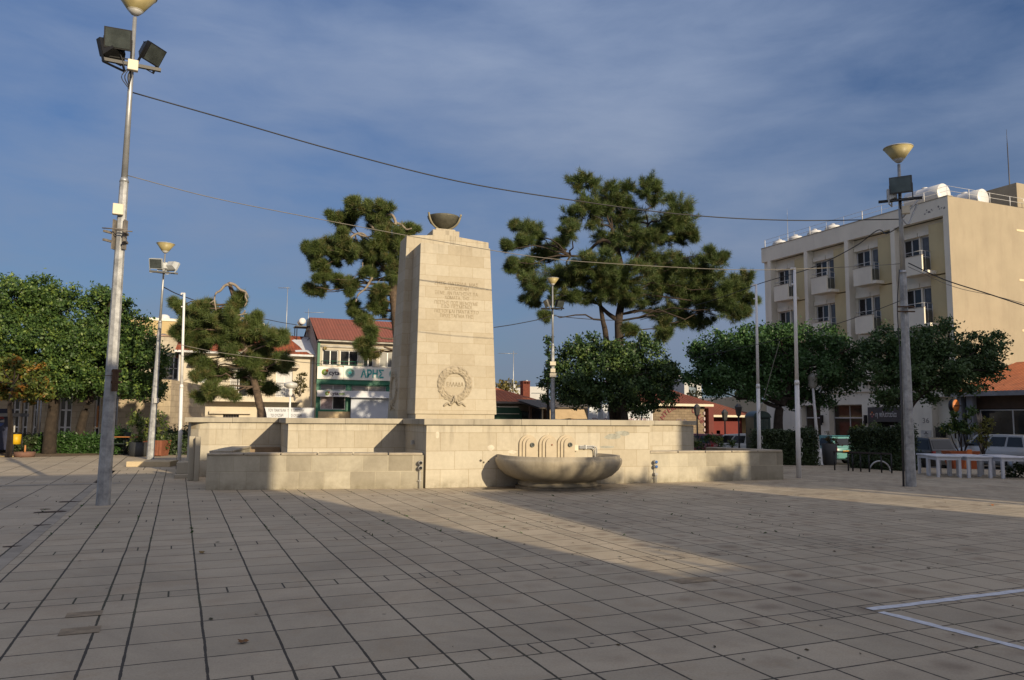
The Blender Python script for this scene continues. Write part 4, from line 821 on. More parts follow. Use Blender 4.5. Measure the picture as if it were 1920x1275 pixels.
sx0, sx1 = L2(488, 770)[0], L2(586, 770)[0]; SIGNW = plain('sign_white', (.52, .55, .60), .5, 0, .08, 2, 0)
b = MB(); b.box(sx0, sx1, -.9, -.8, 1.35, 2.25); b.box(sx0, sx1, -.799, -.003, 2.1, 2.2); sgn = b.build('shop_sign', SIGNW, lh)
TX = plain('sign_dark_letter', (.03, .03, .035))
for (a, c) in ((503, 536), (539, 570)):
    x0_, x1_ = LF.hit(a, 765, -.9)[0], LF.hit(c, 765, -.9)[0]
    text(sgn, 'sign_lettering', 'ΤΟΥ ΠΑΝΤΕΛΗ', (x0_ + x1_) / 2, -.906, 1.95, .19, TX, x1_ - x0_); text(sgn, 'sign_lettering', 'ΤΟ ΟΥΖΕΡΙ', (x0_ + x1_) / 2, -.906, 1.60, .19, TX, (x1_ - x0_) * .72)

# ------------------------------------------------------------------ green-trimmed shop building
AF = Frame(591, 56, 22.9)
ah = thing('shop_building', 'two-storey club and shop building with green trim, long window row and brown-red metal roof', 'building', AF.w(0, 0), AF.a)
def A2(px, py): return AF.hit(px, py)
AX = 9.6; CRM2 = plaster('cream_plaster_shop', (.50, .45, .36), (.3, .27, .22), .5)
uo = []
for a, c in ((605, 634), (638, 672), (682, 700), (712, 742)): uo.append((A2(a, 670)[0], A2(c, 670)[0], 5.30, 6.42))
uo.append((7.3, 9.0, 5.3, 6.42))
lo = [(A2(601, 740)[0], A2(648, 740)[0], 2.15, 3.18), (A2(601, 740)[0], A2(648, 740)[0], 3.55, 3.92), (A2(659, 740)[0], A2(724, 740)[0], 3.45, 3.88), (A2(657, 740)[0], A2(738, 740)[0], -.6, 3.1)]
b = MB(); wall_openings(b, 0, AX, 4.3, 7.1, uo, .2); shell(b, 0, AX, 0, 8, -.8, 7.1); b.build('upper_wall', CRM2, ah)
b = MB(); wall_openings(b, 0, AX, 2.0, 4.299, lo[:3] + [(lo[3][0], lo[3][1], 2.0, 3.1)], .2); GRN = plain('green_paint', (.012, .13, .075), .5, 0, .2, 3); b.build('green_wall', GRN, ah)
b = MB(); wall_openings(b, 0, AX, -.8, 1.999, [(lo[3][0], lo[3][1], -.6, 1.999)], .2); b.build('lower_wall', masonry('shop_stone', (.55, .44, .28), (.45, .35, .22), .55, .28, (.35, .27, .18)), ah)
for i, o in enumerate(uo): window(ah, o, 0, .15, 2, 1, ALU, GLASS if i != 3 else plain('grey_blind', (.13, .13, .12), .4), 'window')
window(ah, lo[0], 0, .15, 2, 1, ALU, GLASS, 'window'); window(ah, lo[1], 0, .15, 2, 1, ALU, plain('slat_blind', (.20, .19, .18), .6), 'window', .03); window(ah, lo[2], 0, .15, 2, 1, ALU, MC['slat_blind'], 'window', .03)
window(ah, (A2(742, 740)[0], A2(760, 740)[0], 2.1, 3.3), -.05, .045, 1, 1, ALU, GLASS, 'window', .04)
pst = MB(); a, c = lo[0][0] + .06, (lo[0][0] + lo[0][1]) / 2 - .04; pst.box(a, c, .118, .122, 2.22, 3.1); pst.build('poster', plain('poster_pale', (.42, .33, .34), .5, 0, .7, 2.5, 0), ah)
b = MB(); b.box(0, .18, -.12, -.002, -.6, 7.0); b.box(.181, AX, -.14, -.003, 3.98, 4.28); b.build('green_trim', GRN, ah)
b = MB(); b.box(.0, AX, -.5, -.002, 7.0, 7.12); b.box(.25, AX, -.12, -.003, 6.62, 6.76); b.build('cornice', plain('stained_white', (.42, .40, .36), .8, 0, .45, 2.2), ah)
RM = tiles('metal_roof', (.235, .075, .05), (.21, .065, .043), .22, 9)
rz0, rz1 = 7.12, 9.15
b = MB(); b.add([(-.1, -.6, rz0), (AX, -.6, rz0), (AX, 3.6, rz1), (-.1, 3.6, rz1)], [(0, 1, 2, 3)]); b.add([(-.1, 3.6, rz1), (AX, 3.6, rz1), (AX, 8.2, rz0), (-.1, 8.2, rz0)], [(0, 1, 2, 3)]); b.build('roof', RM, ah)
b = MB(); b.add([(-.05, -.1, rz0 - .3), (-.05, 3.6, rz1 - .03), (-.05, 8, rz0 - .3)], [(0, 1, 2)]); b.add([(-.05, -.1, 4), (-.05, -.1, rz0 - .3), (-.05, 8, rz0 - .3), (-.05, 8, 4)], [(0, 1, 2, 3)]); b.build('gable', plain('gable_grey', (.30, .27, .24), .9, 0, .3), ah)
b = MB(); b.tube([(.3, -.15, 5.62), (3.5, -.15, 5.62)], .02, 4); b.tube([(.3, -.15, 5.38), (3.5, -.15, 5.38)], .015, 4); [b.tube([(.3 + k * .4, -.15, 5.25), (.3 + k * .4, -.15, 5.62)], .012, 4) for k in range(9)]; b.build('window_rail', GRN, ah)
SW = plain('sign_panel_white', (.66, .65, .60), .5, 0, .06, 2, 0)
s0, s1, s2 = A2(594, 700)[0], A2(643, 700)[0], 6.9
b = MB(); b.box(s0, s1, -.22, -.12, 4.31, 5.20); b.box(s1 + .01, s2 + 1.2, -.24, -.12, 4.29, 5.30); up = b.build('sign_board', SW, ah)
b = MB(); b.box(s0, s2 + .3, -.42, -.32, 3.05, 3.50); b.box(s0, s2 + .3, -.319, -.002, 3.40, 3.47); lowb = b.build('sign_board', plain('sign_grey', (.50, .51, .54), .5, 0, .08, 2, 0), ah)
DT = plain('logo_dark', (.05, .04, .06)); OR = plain('logo_orange', (.55, .16, .03)); LG = plain('logo_green', (.22, .34, .05)); TEAL = plain('teal_letter', (.02, .30, .30))
def logo(par, cx, cz, r, y):
    M = Matrix.Translation((cx, y, cz)) @ Matrix.Rotation(R(90), 4, 'X')
    b = MB(M); b.lathe([(r, 0), (r, .006), (0, .007)], 18); b.build('logo', LG, par)
    b = MB(M); b.lathe([(r * .5, .007), (r * .5, .012), (0, .013)], 14, (r * .15, -r * .1, 0)); b.build('logo', plain('logo_light', (.50, .55, .30)), par)
    b = MB(M); b.lathe([(r * .42, .007), (r * .42, .016), (0, .017)], 14, (r * .75, r * .55, 0)); b.build('logo', OR, par)
a, c = A2(616, 695)[0], A2(636, 695)[0]; text(up, 'sign_lettering', 'cyta', (a + c) / 2, -.226, 4.62, .33, DT, c - a, bold=.02); logo(up, A2(608, 693)[0], 4.80, .22, -.222)
a, c = A2(675, 695)[0], A2(718, 695)[0]; text(up, 'sign_lettering', 'ΑΡΗΣ', (a + c) / 2, -.246, 4.50, .55, TEAL, c - a, bold=.03)
for px in (655, 737):
    cx = A2(px, 695)[0]; M = Matrix.Translation((cx, -.242, 4.80)) @ Matrix.Rotation(R(90), 4, 'X'); b = MB(M); b.lathe([(.36, 0), (.36, .004), (.30, .004), (.30, 0)], 22, (0, 0, 0)); star = []
    b2 = MB(); pts = [(cx + (.22 if k % 2 == 0 else .09) * math.sin(math.pi * k / 5), 4.80 + (.22 if k % 2 == 0 else .09) * math.cos(math.pi * k / 5)) for k in range(10)]; b2.prism(pts, -.250, -.243); b2.build('emblem_star', TEAL, up); b.build('emblem_ring', plain('teal_pale', (.35, .52, .50)), up)
a, c = A2(618, 722)[0], A2(633, 722)[0]; text(lowb, 'sign_lettering', 'cyta', (a + c) / 2, -.426, 3.19, .22, DT, c - a, bold=.02); a, c = A2(634, 722)[0], A2(645, 722)[0]; text(lowb, 'sign_lettering', 'net', (a + c) / 2, -.426, 3.19, .20, LG, c - a, bold=.02); logo(lowb, A2(612, 722)[0], 3.28, .15, -.422)
b = MB(); b.box(A2(656, 740)[0], A2(729, 740)[0], -.5, -.42, .3, 3.0); b.box(A2(652, 740)[0], A2(733, 740)[0], -.9, -.40, 3.001, 3.05); b.build('awning_blind', plain('blind_canvas', (.46, .50, .58), .8, 0, .06, 2, 0), ah)
SHC = MB()
for px in (609, 716):
    M = Matrix.Translation((A2(px, 649)[0], -.05, 6.52)) @ Matrix.Rotation(R(90), 4, 'X'); b = MB(M); b.lathe([(.13, 0), (.13, .12), (.05, .05), (0, .05)], 14); b.build('alarm_lamp', plain('brass_dark', (.12, .09, .03), .4, .4), ah)
p = AF.w(-.6, 4.2); wt = thing('water_tank', 'white water tank on a metal stand behind the brown-red roof', 'water tank', (p.x, p.y, 0), AF.a)
b = MB(Matrix.Translation((0, 0, 8.85)) @ Matrix.Rotation(R(90), 4, 'X')); b.lathe([(0, -.56), (.24, -.55), (.25, -.5), (.25, .5), (.24, .55), (0, .56)], 20); b.build('tank', TANK, wt)
b = MB(); b.box(.45, 1.4, -.5, .6, 8.2, 9.1); b.build('cistern_box', plain('zinc_box', (.35, .35, .34), .6), wt)
b = MB(); [b.tube([(x, y, 5.5), (x, y, 8.5)], .04, 4) for x in (-.4, 1.2) for y in (-.6, .6)]; b.box(-.5, 1.4, -.7, .7, 8.4, 8.48); b.tube([(-.4, -.6, 6.5), (1.2, -.6, 8.3)], .03, 4); b.build('stand', BLACK, wt)
p = AF.w(-1.5, 6); antenna('tall thin television aerial above the cream house roof', (p.x, p.y, 6.5), at(557, 538, p.y).z - 6.5, .04, [(at(557, 540, p.y).z - 6.5, .9, 0)])
p = AF.w(-.1, 4.2); antenna('short aerial with slanted grid by the roof water tank', (p.x, p.y, 8.3), 1.6, .03, [(1.3, 1.5, math.pi)])
p = at(545, 720, 47); gl = thing('globe_lamp', 'white park lamp with a disc-shaped head behind the fountain wall', 'street lamp', (p.x, p.y, -.6), 0)
b = MB(); zt_ = hz(545, 735, 47) + .6; b.tube([(0, 0, 0), (0, 0, zt_)], [.07, .055], 10); b.lathe([(.06, zt_ - .3), (.14, zt_ - .1), (.10, zt_ + .1), (.16, zt_ + .2)], 14); b.build('pole', WHITE, gl)
b = MB(); b.lathe([(.16, zt_ + .2), (.38, zt_ + .32), (.40, zt_ + .42), (.38, zt_ + .52), (.12, zt_ + .60), (0, zt_ + .62)], 24); b.build('lamp_head', plain('frosted_lamp', (.55, .55, .52), .3), gl)

# buildings behind, far left
SF = Frame(300, 60, 22.9); gt = thing('stone_house', 'narrow grey stone house wall with a flat top left of the cream house', 'building', SF.w(0, 0), SF.a)
GS = masonry('grey_block_wall', (.48, .43, .34), (.38, .34, .27), .7, .32, (.24, .21, .17), .01, .4)
o1 = (SF.x(316), SF.x(325), 5.0, 6.3)
x1 = SF.x(332); zt_ = SF.hit(318, 631)[1]
b = MB(); wall_openings(b, -4, x1, -.8, zt_, [(x1 - .75, x1 - .1, 4.4, 6.1)], .2); shell(b, -4, x1, 0, 7, -.8, zt_); b.build('wall', GS, gt); window(gt, (x1 - .75, x1 - .1, 4.4, 6.1), 0, .15, 2, 2, ALU, GLASS)
b = MB(); b.box(-4.1, x1 + .1, -.12, .2, zt_, zt_ + .12); b.build('coping', plain('coping_red', (.35, .22, .16)), gt)
YF = Frame(250, 78, 22.9); yt = thing('apartment_block', 'plain yellow apartment block with white rooftop tanks far behind the left trees', 'building', YF.w(0, 0), YF.a)
zt_ = YF.hit(315, 602)[1]; zy = zt_
YW = plaster('yellow_render', (.50, .385, .20), amount=.15); b = MB(); wall_openings(b, -2, 12, -.8, zt_, [(3.2, 3.9, 8.0, 9.0)], .2); shell(b, -2, 12, 0, 10, -.8, zt_); b.build('wall', YW, yt); window(yt, (3.2, 3.9, 8.0, 9.0), 0, .15)
b = MB(); b.box(-2.1, 12.1, -.1, .2, zt_, zt_ + .25); b.build('parapet', HW, yt)
for k, (px, py, r_) in enumerate(((308, 592, .55), (291, 598, .5), (322, 600, .4), (335, 601, .4))):
    p = at(px, py, 80); t = thing('roof_tank', ['largest rooftop tank on the yellow block', 'leftmost rooftop tank on the yellow block', 'third rooftop tank on the yellow block', 'rightmost small rooftop tank on the yellow block'][k], 'water tank', (p.x, p.y, zy), R(30), 'rooftop tanks on the yellow block')
    b = MB(); b.lathe([(r_, 0), (r_, p.z - zy - .1), (r_ * .6, p.z - zy + .1), (0, p.z - zy + .15)], 16); b.build('tank', TANK, t)
p = at(306, 640, 62); ds = thing('satellite_dish', 'small grey satellite dish on the stone house roof', 'satellite dish', (p.x, p.y, p.z - .4), R(10)); b = MB(Matrix.Translation((0, 0, .5)) @ Matrix.Rotation(R(70), 4, 'X')); b.lathe([(0, 0), (.3, .05), (.5, .16)], 18); b.build('dish', GREYP, ds); b = MB(); b.tube([(0, 0, -.4), (0, 0, .5)], .03, 6); b.build('mast', METAL, ds)

# long low stone building behind the left trees
KF = Frame(0, 40, 22.9 - 14); kt = thing('stone_building', 'long low limestone building with tall white windows under the left trees', 'building', KF.w(0, 0), KF.a)
def K2(px, py): return KF.hit(px, py)
OPS = []
for a, c in ((22, 36), (40, 52), (60, 71), (108, 134), (176, 187), (208, 219)): OPS.append((K2(a, 784)[0], K2(c, 784)[0], .1, 2.75))
KX1 = K2(318, 784)[0]
b = MB(); wall_openings(b, -9, KX1, -.5, 3.5, OPS, .25); shell(b, -9, KX1, 0, 8, -.5, 3.5); b.build('wall', masonry('left_limestone', (.50, .42, .30), (.40, .33, .24), .6, .3, (.26, .21, .15), .01, .4), kt)
WOOD = plain('varnished_wood', (.42, .17, .05), .5, 0, .2)
for i, o in enumerate(OPS):
    w_ = window(kt, o, 0, .18, 2 if i == 3 else 1, 3, ALU, GLASS, 'window', .09)
    if i > 3: b = MB(); b.box(o[0] + .1, o[1] - .1, .08, .12, 1.0, 2.1); b.build('wood_panel', WOOD, w_)
b = MB(); b.box(-9, KX1 - 3, -1.4, .2, 3.45, 3.62); b.box(-9, KX1, -.15, .2, 3.63, 3.75); b.build('eave', plain('eave_dark', (.05, .05, .055), .8), kt)
b = MB(); b.box(K2(92, 784)[0], K2(140, 784)[0], -.9, -.3, 2.56, 2.62); b.build('awning', plain('pale_awning', (.5, .5, .52)), kt)
for px in (84, 90, 222, 230): b = MB(); b.tube([(K2(px, 784)[0], -.9, -.3), (K2(px, 784)[0], -.9, 3.4)], .04, 6); b.build('awning_post', METAL, kt)
# dark lean-to with awning right of it
b = MB(); b.box(K2(223, 784)[0], KX1 - .3, -2.0, -.01, 3.12, 3.25); b.build('flat_canopy', plain('canopy_dark', (.04, .045, .06), .7), kt)

# ------------------------------------------------------------------ buildings between monument and hotel
SHF = Frame(925, 50, 22.9)
sh = thing('stone_shop', 'low stone shop with orange clay roof, chimney and green awnings right of the memorial', 'building', SHF.w(0, 0), SHF.a)
S2 = lambda px, py, off=0: SHF.hit(px, py, off)
ez = S2(960, 755)[1]; X1 = S2(1012, 784)[0]
YST = masonry('yellow_small_stone', (.42, .36, .26), (.34, .29, .21), .34, .13, (.30, .24, .17), .012, .25)
b = MB(); wall_openings(b, -3.5, X1, -.9, ez, [(.35, 1.3, .2, 2.1), (1.5, 2.2, -.3, 1.9)], .25); shell(b, -3.5, X1, 0, 8, -.9, ez); b.build('wall', YST, sh)
b = MB(); b.add([(.35, .2, .2), (1.3, .2, .2), (1.3, .2, 2.1), (.35, .2, 2.1)], [(0, 1, 2, 3)]); b.add([(1.5, .2, -.3), (2.2, .2, -.3), (2.2, .2, 1.9), (1.5, .2, 1.9)], [(0, 1, 2, 3)]); b.build('pane', GLASS, sh)
ST = tiles('shop_tiles', (.38, .11, .04), (.30, .08, .03), .26, .4); rz_ = 1.25
b = MB(); b.add([(-3.9, -.5, ez + .05), (X1 + .3, -.5, ez + .05), (X1 - 3.2, 3.8, ez + .05 + rz_ * 1.15), (-3.9, 3.8, ez + .05 + rz_ * 1.15)], [(0, 1, 2, 3)]); b.add([(X1 + .3, -.5, ez + .05), (X1 + .3, 8, ez + .05), (X1 - 3.2, 3.8, ez + .05 + rz_ * 1.15)], [(0, 1, 2)]); b.build('roof', ST, sh)
b = MB(); b.box(-3.9, X1 + .3, -.6, -.5, ez - .06, ez + .06); b.box(-3.9, X1 + .25, -.495, .1, ez - .1, ez - .05); b.build('gutter', plain('gutter_brown', (.16, .13, .11), .7), sh)
cx = S2(985, 740, 2.8)[0]; b = MB(); b.box(cx - .26, cx + .26, 2.6, 3.1, ez, ez + 1.35); [b.box(cx - .26 + .12 * k, cx - .22 + .12 * k, 2.6, 3.1, ez + 1.351, ez + 1.5) for k in range(5)]; b.box(cx - .28, cx + .28, 2.58, 3.12, ez + 1.501, ez + 1.55); b.build('chimney', plain('red_brick', (.15, .04, .025), .9, 0, .3, 8), sh)
GA = plain('green_awning', (.010, .045, .022), .8, 0, .12, 2, 0)
x0, x1 = S2(928, 784)[0], S2(966, 784)[0]; z1 = S2(950, 764)[1]
aw = thing('awning', 'square green awning with cream piping just right of the memorial', 'awning', SHF.w(0, 0), SHF.a, 'green awnings on the stone shop')
b = MB(); b.prism([(x0 - .6, z1 - 1.0), (x1 + .05, z1 - 1.0), (x1 - .05, z1 - .25), (x1 - .25, z1), (x0 - .6, z1)], -1.1, -.005); b.build('canopy', GA, aw)
b = MB(); b.box(x0 - .6, x1 - .2, -1.115, -1.101, z1 - .42, z1 - .39); b.box(x0 - .6, x1 - .25, -1.14, -.01, z1 + .001, z1 + .04); b.build('piping', CREAMP, aw)
x0, x1 = S2(966, 784)[0], S2(990, 784)[0]; xc = (x0 + x1) / 2; z1 = S2(980, 771)[1]
aw = thing('awning', 'rounded dark green dome awning beside the wall lettering', 'awning', SHF.w(0, 0), SHF.a, 'green awnings on the stone shop')
b = MB(); b.lathe([(.52, -.62), (.52, -.45), (.45, -.18), (.28, -.03), (0, .03)], 20, (xc, -.05, z1), 1, 1.3); b.build('canopy', plain('dome_green', (.006, .015, .010), .8), aw)
a, c = S2(988, 784)[0], S2(1008, 784)[0]; text(sh, 'wall_lettering', 'Λ Α Σ', (a + c) / 2, -.03, S2(998, 785)[1] - .05, .50, BLACK, c - a, bold=.03, depth=.02)
# terrace with awning and closed parasols
TF = Frame(1010, 47, 22.9); tt = thing('terrace_pavilion', 'open brown terrace pavilion with a slack beige awning behind the middle mast', 'pavilion', TF.w(0, 0), TF.a)
T2 = lambda px, py, off=0: TF.hit(px, py, off)
zt_ = T2(1050, 757)[1]; XE = T2(1122, 784)[0]
b = MB(); b.add([(-.2, -.5, zt_ - .25), (XE, -.5, zt_ - .15), (XE, 3, zt_ + .35), (-.2, 3, zt_ + .3), (-.2, -.5, zt_ - .33), (XE, -.5, zt_ - .23), (XE, 3, zt_ + .27), (-.2, 3, zt_ + .22)], [(0, 1, 2, 3), (0, 4, 5, 1), (4, 7, 6, 5)]); b.build('roof', plain('brown_roofing', (.10, .085, .07), .9), tt)
BGE = plain('beige_canvas', (.42, .31, .18), .9, 0, .12, 3, .1)
b = MB(); nn_ = 12
for j in range(nn_):
    f0, f1 = j / nn_, (j + 1) / nn_; xa, xb = .25 + f0 * (XE * .62), .25 + f1 * (XE * .62); za, zb = -.06 * math.sin(f0 * 9) - .08, -.06 * math.sin(f1 * 9) - .08
    b.add([(xa, -.55, zt_ - .34), (xb, -.55, zt_ - .34), (xb, -1.0, zt_ - .85 + zb), (xa, -1.0, zt_ - .85 + za)], [(0, 1, 2, 3)], True)
b.build('awning', BGE, tt)
b = MB(); b.box(.6, XE, 2.6, 2.8, -.9, zt_ + .1); b.box(XE - .8, XE, -.3, -.2, -.9, zt_ - .3); b.build('back_wall', plain('brown_wall', (.14, .085, .055), .9), tt)
b = MB(); [b.tube([(x, -.4, -.8), (x, -.4, zt_ - .3)], .06, 6) for x in (.05, 1.9, XE - 1.1)]; b.add([(XE - .9, -.6, zt_ - .25), (XE - .8, -.6, zt_ - .25), (XE + .5, -.6, 1.2), (XE + .35, -.6, 1.2)], [(0, 1, 2, 3)]); b.build('post', plain('dark_post', (.03, .025, .02)), tt)
b = MB(); b.box(.75, 1.5, 2.5, 2.59, 1.6, 2.2); b.build('window', GLASS, tt)
for k, (px, lab) in enumerate(((1126, 'leftmost closed white parasol under the dark round tree'), (1144, 'middle closed white parasol under the dark round tree'), (1157, 'rightmost closed white parasol under the dark round tree'))):
    p = at(px, 784, 42); t = thing('parasol', lab, 'parasol', (p.x, p.y, gz(p.x, p.y)), 0, 'closed white parasols')
    b = MB(); b.lathe([(.03, 2.75 + .6), (.10, 3.0), (.17, 2.0), (.20, 1.55), (.05, 1.5)][::-1], 10, (0, 0, 0), 1, .8); b.build('canopy', plain('parasol_cloth', (.50, .52, .55), .9), t); b = MB(); b.tube([(0, 0, 0), (0, 0, 3.4)], .03, 6); b.build('pole', WHITE, t)
p0 = at(1105, 784, 44.0); p1 = at(1224, 784, 46); bn = thing('banner', 'white restaurant banner lettered in dark red under the round tree', 'sign', (p0.x, p0.y, 0), math.atan2(p1.y - p0.y, p1.x - p0.x)); ln = (p1 - p0).length
b = MB(); b.box(0, ln, 0, .06, 1.3, 2.42); b.box(.0, .08, .061, .15, -.6, 2.42); b.box(ln - .08, ln, .061, .15, -.6, 2.42); b.build('panel', SIGNW, bn)
MAR = plain('maroon_letter', (.16, .02, .03)); text(bn, 'sign_lettering', 'ΣΤΑ THEODORO', ln - 1.45, -.006, 1.45, .26, MAR, 2.5); text(bn, 'sign_lettering', 'y', ln - 1.9, -.006, 1.95, .26, MAR)
text(bn, 'sign_lettering', 'ΣΤΑ THEODORO', .95, -.006, 1.45, .2, MAR, 1.5)
p = at(1222, 784, 45); o = MB(); o.tube([(0, 0, 0), (0, 0, hz(1222, 757, 45) + .6)], .05, 8); tag(o.build('sign_post', WHITE, None, (p.x, p.y, -.6)), 'thin white post at the right end of the red-lettered banner', 'post')

IF = Frame(1262, 49, 22.9); it = thing('club_building', 'stone club building with arched red wall lettering and brick-red roof', 'building', IF.w(0, 0), IF.a)
I2 = lambda px, py, off=0: IF.hit(px, py, off)
ez = I2(1290, 759)[1]; X1 = I2(1322, 784)[0]; DST = masonry('brown_small_stone', (.27, .21, .15), (.20, .155, .11), .42, .16, (.11, .085, .06), .012, .3)
b = MB(); wall_openings(b, -2.5, X1, -.9, ez, [(.3, 1.3, -.2, 1.2)], .2); shell(b, -2.5, X1, 0, 8, -.9, ez); b.build('wall', DST, it); window(it, (.3, 1.3, -.2, 1.2), 0, .15)
RDT = tiles('shaded_red_tiles', (.17, .045, .025), (.13, .035, .02), .25, .4)  # tile colour darkened to stand in for shade on this roof
b = MB(); b.add([(-2.8, -.4, ez + .03), (X1 + .3, -.4, ez + .03), (X1 - 1.6, 3.6, ez + 1.55), (-2.8, 3.6, ez + 1.55)], [(0, 1, 2, 3)]); b.add([(X1 + .3, -.4, ez + .03), (X1 + .3, 8, ez + .03), (X1 - 1.6, 3.6, ez + 1.55)], [(0, 1, 2)]); b.build('roof', RDT, it); b = MB(); b.box(-2.8, X1 + .3, -.5, -.4, ez - .1, ez + .05); b.build('gutter', CREAMP, it)
lc = (I2(1278, 784)[0] + .0, I2(1278, 800)[1]); word = 'INTERNET CLUB'
acx = I2(1275, 784)[0] + .1; acz = .8; rad = 1.75
for i, ch in enumerate(word):
    if ch == ' ': continue
    a = math.pi * (.86 - .72 * i / (len(word) - 1)); M = Matrix.Translation((acx + rad * .9 * math.cos(a), -.01, acz + rad * .85 * math.sin(a))) @ Matrix.Rotation(-(a - math.pi / 2), 4, 'Y'); text(it, 'wall_lettering', ch, 0, 0, 0, .30, MAR, None, M, .02, bold=.02)
text(it, 'wall_lettering', 'Club', acx, -.02, 1.45, .2, plain('lilac', (.2, .16, .2)), .8)
b = MB(); b.box(X1 + .02, X1 + .4, -.35, .2, -.9, ez - .2); b.build('red_pillar', plain('red_paint', (.12, .018, .014), .7), it)
b = MB(); zlist = [ez - .5 - .35 * k for k in range(6)]; [b.box(X1 - .16, X1 - .03, -.08, -.01, z - .11, z + .08) for z in zlist]; b.build('pillar_letters', plain('pale_pink', (.45, .35, .36)), it)
RF2 = Frame(1322, 52, 22.9); rt2 = thing('red_shed', 'low dark-red building with a hipped clay roof behind the parked cars', 'building', RF2.w(0, 0), RF2.a); Q2 = lambda px, py, off=0: RF2.hit(px, py, off)
ez = Q2(1360, 780)[1]; X1 = Q2(1391, 784)[0]
b = MB(); wall_openings(b, .2, X1, .1, ez, [(.9, 1.2, .2, .9)], .1); shell(b, .2, X1, 0, 7, -.9, ez); b.build('wall', plain('dark_red_wall', (.15, .022, .018), .8, 0, .15), rt2); b = MB(); b.box(.25, X1 - .05, -.3, -.01, -.9, .35); b.build('stone_base', DST, rt2)
b = MB(); b.add([(-.4, -.8, ez), (X1 + .9, -.8, ez), (X1 - 2.0, 3.5, ez + 1.5), (.6, 3.5, ez + 1.5)], [(0, 1, 2, 3)]); b.add([(X1 + .9, -.8, ez), (X1 + .9, 7, ez), (X1 - 2.0, 3.5, ez + 1.5)], [(0, 1, 2)]); b.build('roof', tiles('shed_tiles', (.22, .06, .03), (.18, .05, .025), .25, .4), rt2); b = MB(); b.box(-.4, X1 + .9, -.9, -.8, ez - .08, ez + .06); b.build('gutter', CREAMP, rt2)  # shed roof tiles also have shade put into their colour
b = MB(); b.box(X1 + .05, X1 + .9, .3, .5, -.9, ez - .1); b.build('side_wall', plaster('ochre_wall', (.45, .31, .14)), rt2)
BF = Frame(1385, 64, 22.9 - 5); bt_ = thing('beige_building', 'plain beige rendered building with sunlit gable left of the hotel', 'building', BF.w(0, 0), BF.a); b = MB(); z0 = BF.hit(1400, 752)[1]; z1 = BF.hit(1440, 762)[1]
b.prism([(-3.0, -1), (5.5, -1), (5.5, z1 - .2), (1.6, z1 + .35), (-.3, z0 + .35), (-3, z0)], 0, 8); b.build('wall', CRM, bt_); b = MB(); b.box(1.8, 3.2, -.03, -.002, -.8, .9); b.build('window', plain('teal_glass', (.03, .12, .13), .2), bt_)
# distant white houses
FF = plaster('far_white', (.50, .50, .49), amount=.15)
def far(label, px0, px1, pyt, Y, steps=(), m=FF):
    fr = Frame(px0, Y, 18); t = thing('distant_building', label, 'building', fr.w(0, 0), fr.a, 'distant white buildings'); x1 = fr.x(px1); z = fr.hit((px0 + px1) / 2, pyt)[1]; ops = []; n = max(1, int(x1 / 2.6))
    for k in range(n):
        for zz in (z - 2.2, z - 5.2): ops.append((x1 * (k + .25) / n, x1 * (k + .75) / n, zz, zz + 1.2))
    b = MB(); wall_openings(b, 0, x1, -1, z, ops, .25); shell(b, 0, x1, 0, 9, -1, z); b.build('wall', m, t)
    for o in ops: b = MB(); b.add([(o[0], .2, o[2]), (o[1], .2, o[2]), (o[1], .2, o[3]), (o[0], .2, o[3])], [(0, 1, 2, 3)]); b.build('window', plain('far_glass', (.12, .17, .22), .3), t)
    for a, c, pz in steps:
        b = MB(); xa, xb = fr.x(a), fr.x(c); b.box(xa, xb, 2, 6, z - .2, fr.hit((a + c) / 2, pz, 2)[1]); b.build('roof_room', m, t)
    return t
far('small white block with rooftop tanks just right of the memorial', 928, 975, 727, 115, ((955, 962, 716), (966, 976, 719), (968, 971, 711)))
far('white flat-roofed house with a square roof room left of the middle mast', 985, 1028, 725, 125, ((989, 1000, 716), (994, 997, 713)))
far('lower white wall in front of the distant white house', 992, 1026, 738, 100)
far('tall white block glimpsed between the two dark round trees', 1284, 1316, 708, 90, ((1286, 1296, 700),))
p = at(962, 784, 70); antenna('television aerial on a tall mast right of the memorial', (p.x, p.y, 2.5), at(962, 658, 70).z - 2.5, .05, [(at(962, 661, 70).z - 2.6, 1.7, .2)])

# ------------------------------------------------------------------ vegetation
def mesh_np(name, V, Fc, m, parent=None, smooth=False):
    """V (n,3); Fc (k, c) all faces of c corners"""
    me = bpy.data.meshes.new(name); me.vertices.add(len(V)); me.vertices.foreach_set('co', V.astype(np.float32).ravel()); k, c = Fc.shape
    me.loops.add(k * c); me.loops.foreach_set('vertex_index', Fc.astype(np.int32).ravel()); me.polygons.add(k); me.polygons.foreach_set('loop_start', np.arange(0, k * c, c, dtype=np.int32)); me.update(calc_edges=True)
    me.materials.append(m); o = bpy.data.objects.new(name, me); COL.objects.link(o); o.parent = parent; return o
def unit(a): return a / np.maximum(np.linalg.norm(a, axis=1, keepdims=True), 1e-6)
def leaves_np(rng, C, Nrm, size, aspect=.45):
    """one rhombic folded leaf per centre"""
    n = len(C); T = unit(rng.normal(size=(n, 3)) + Nrm * .5 + np.array([0, 0, .15])); B = unit(np.cross(T, Nrm + rng.normal(size=(n, 3)) * .7)); s = (size * rng.uniform(.45, 1.45, n))[:, None]
    V = np.stack([C - T * s * .5, C + B * s * aspect * .5, C + T * s * .5, C - B * s * aspect * .5], 1).reshape(-1, 3); return V, np.arange(4 * n).reshape(n, 4)
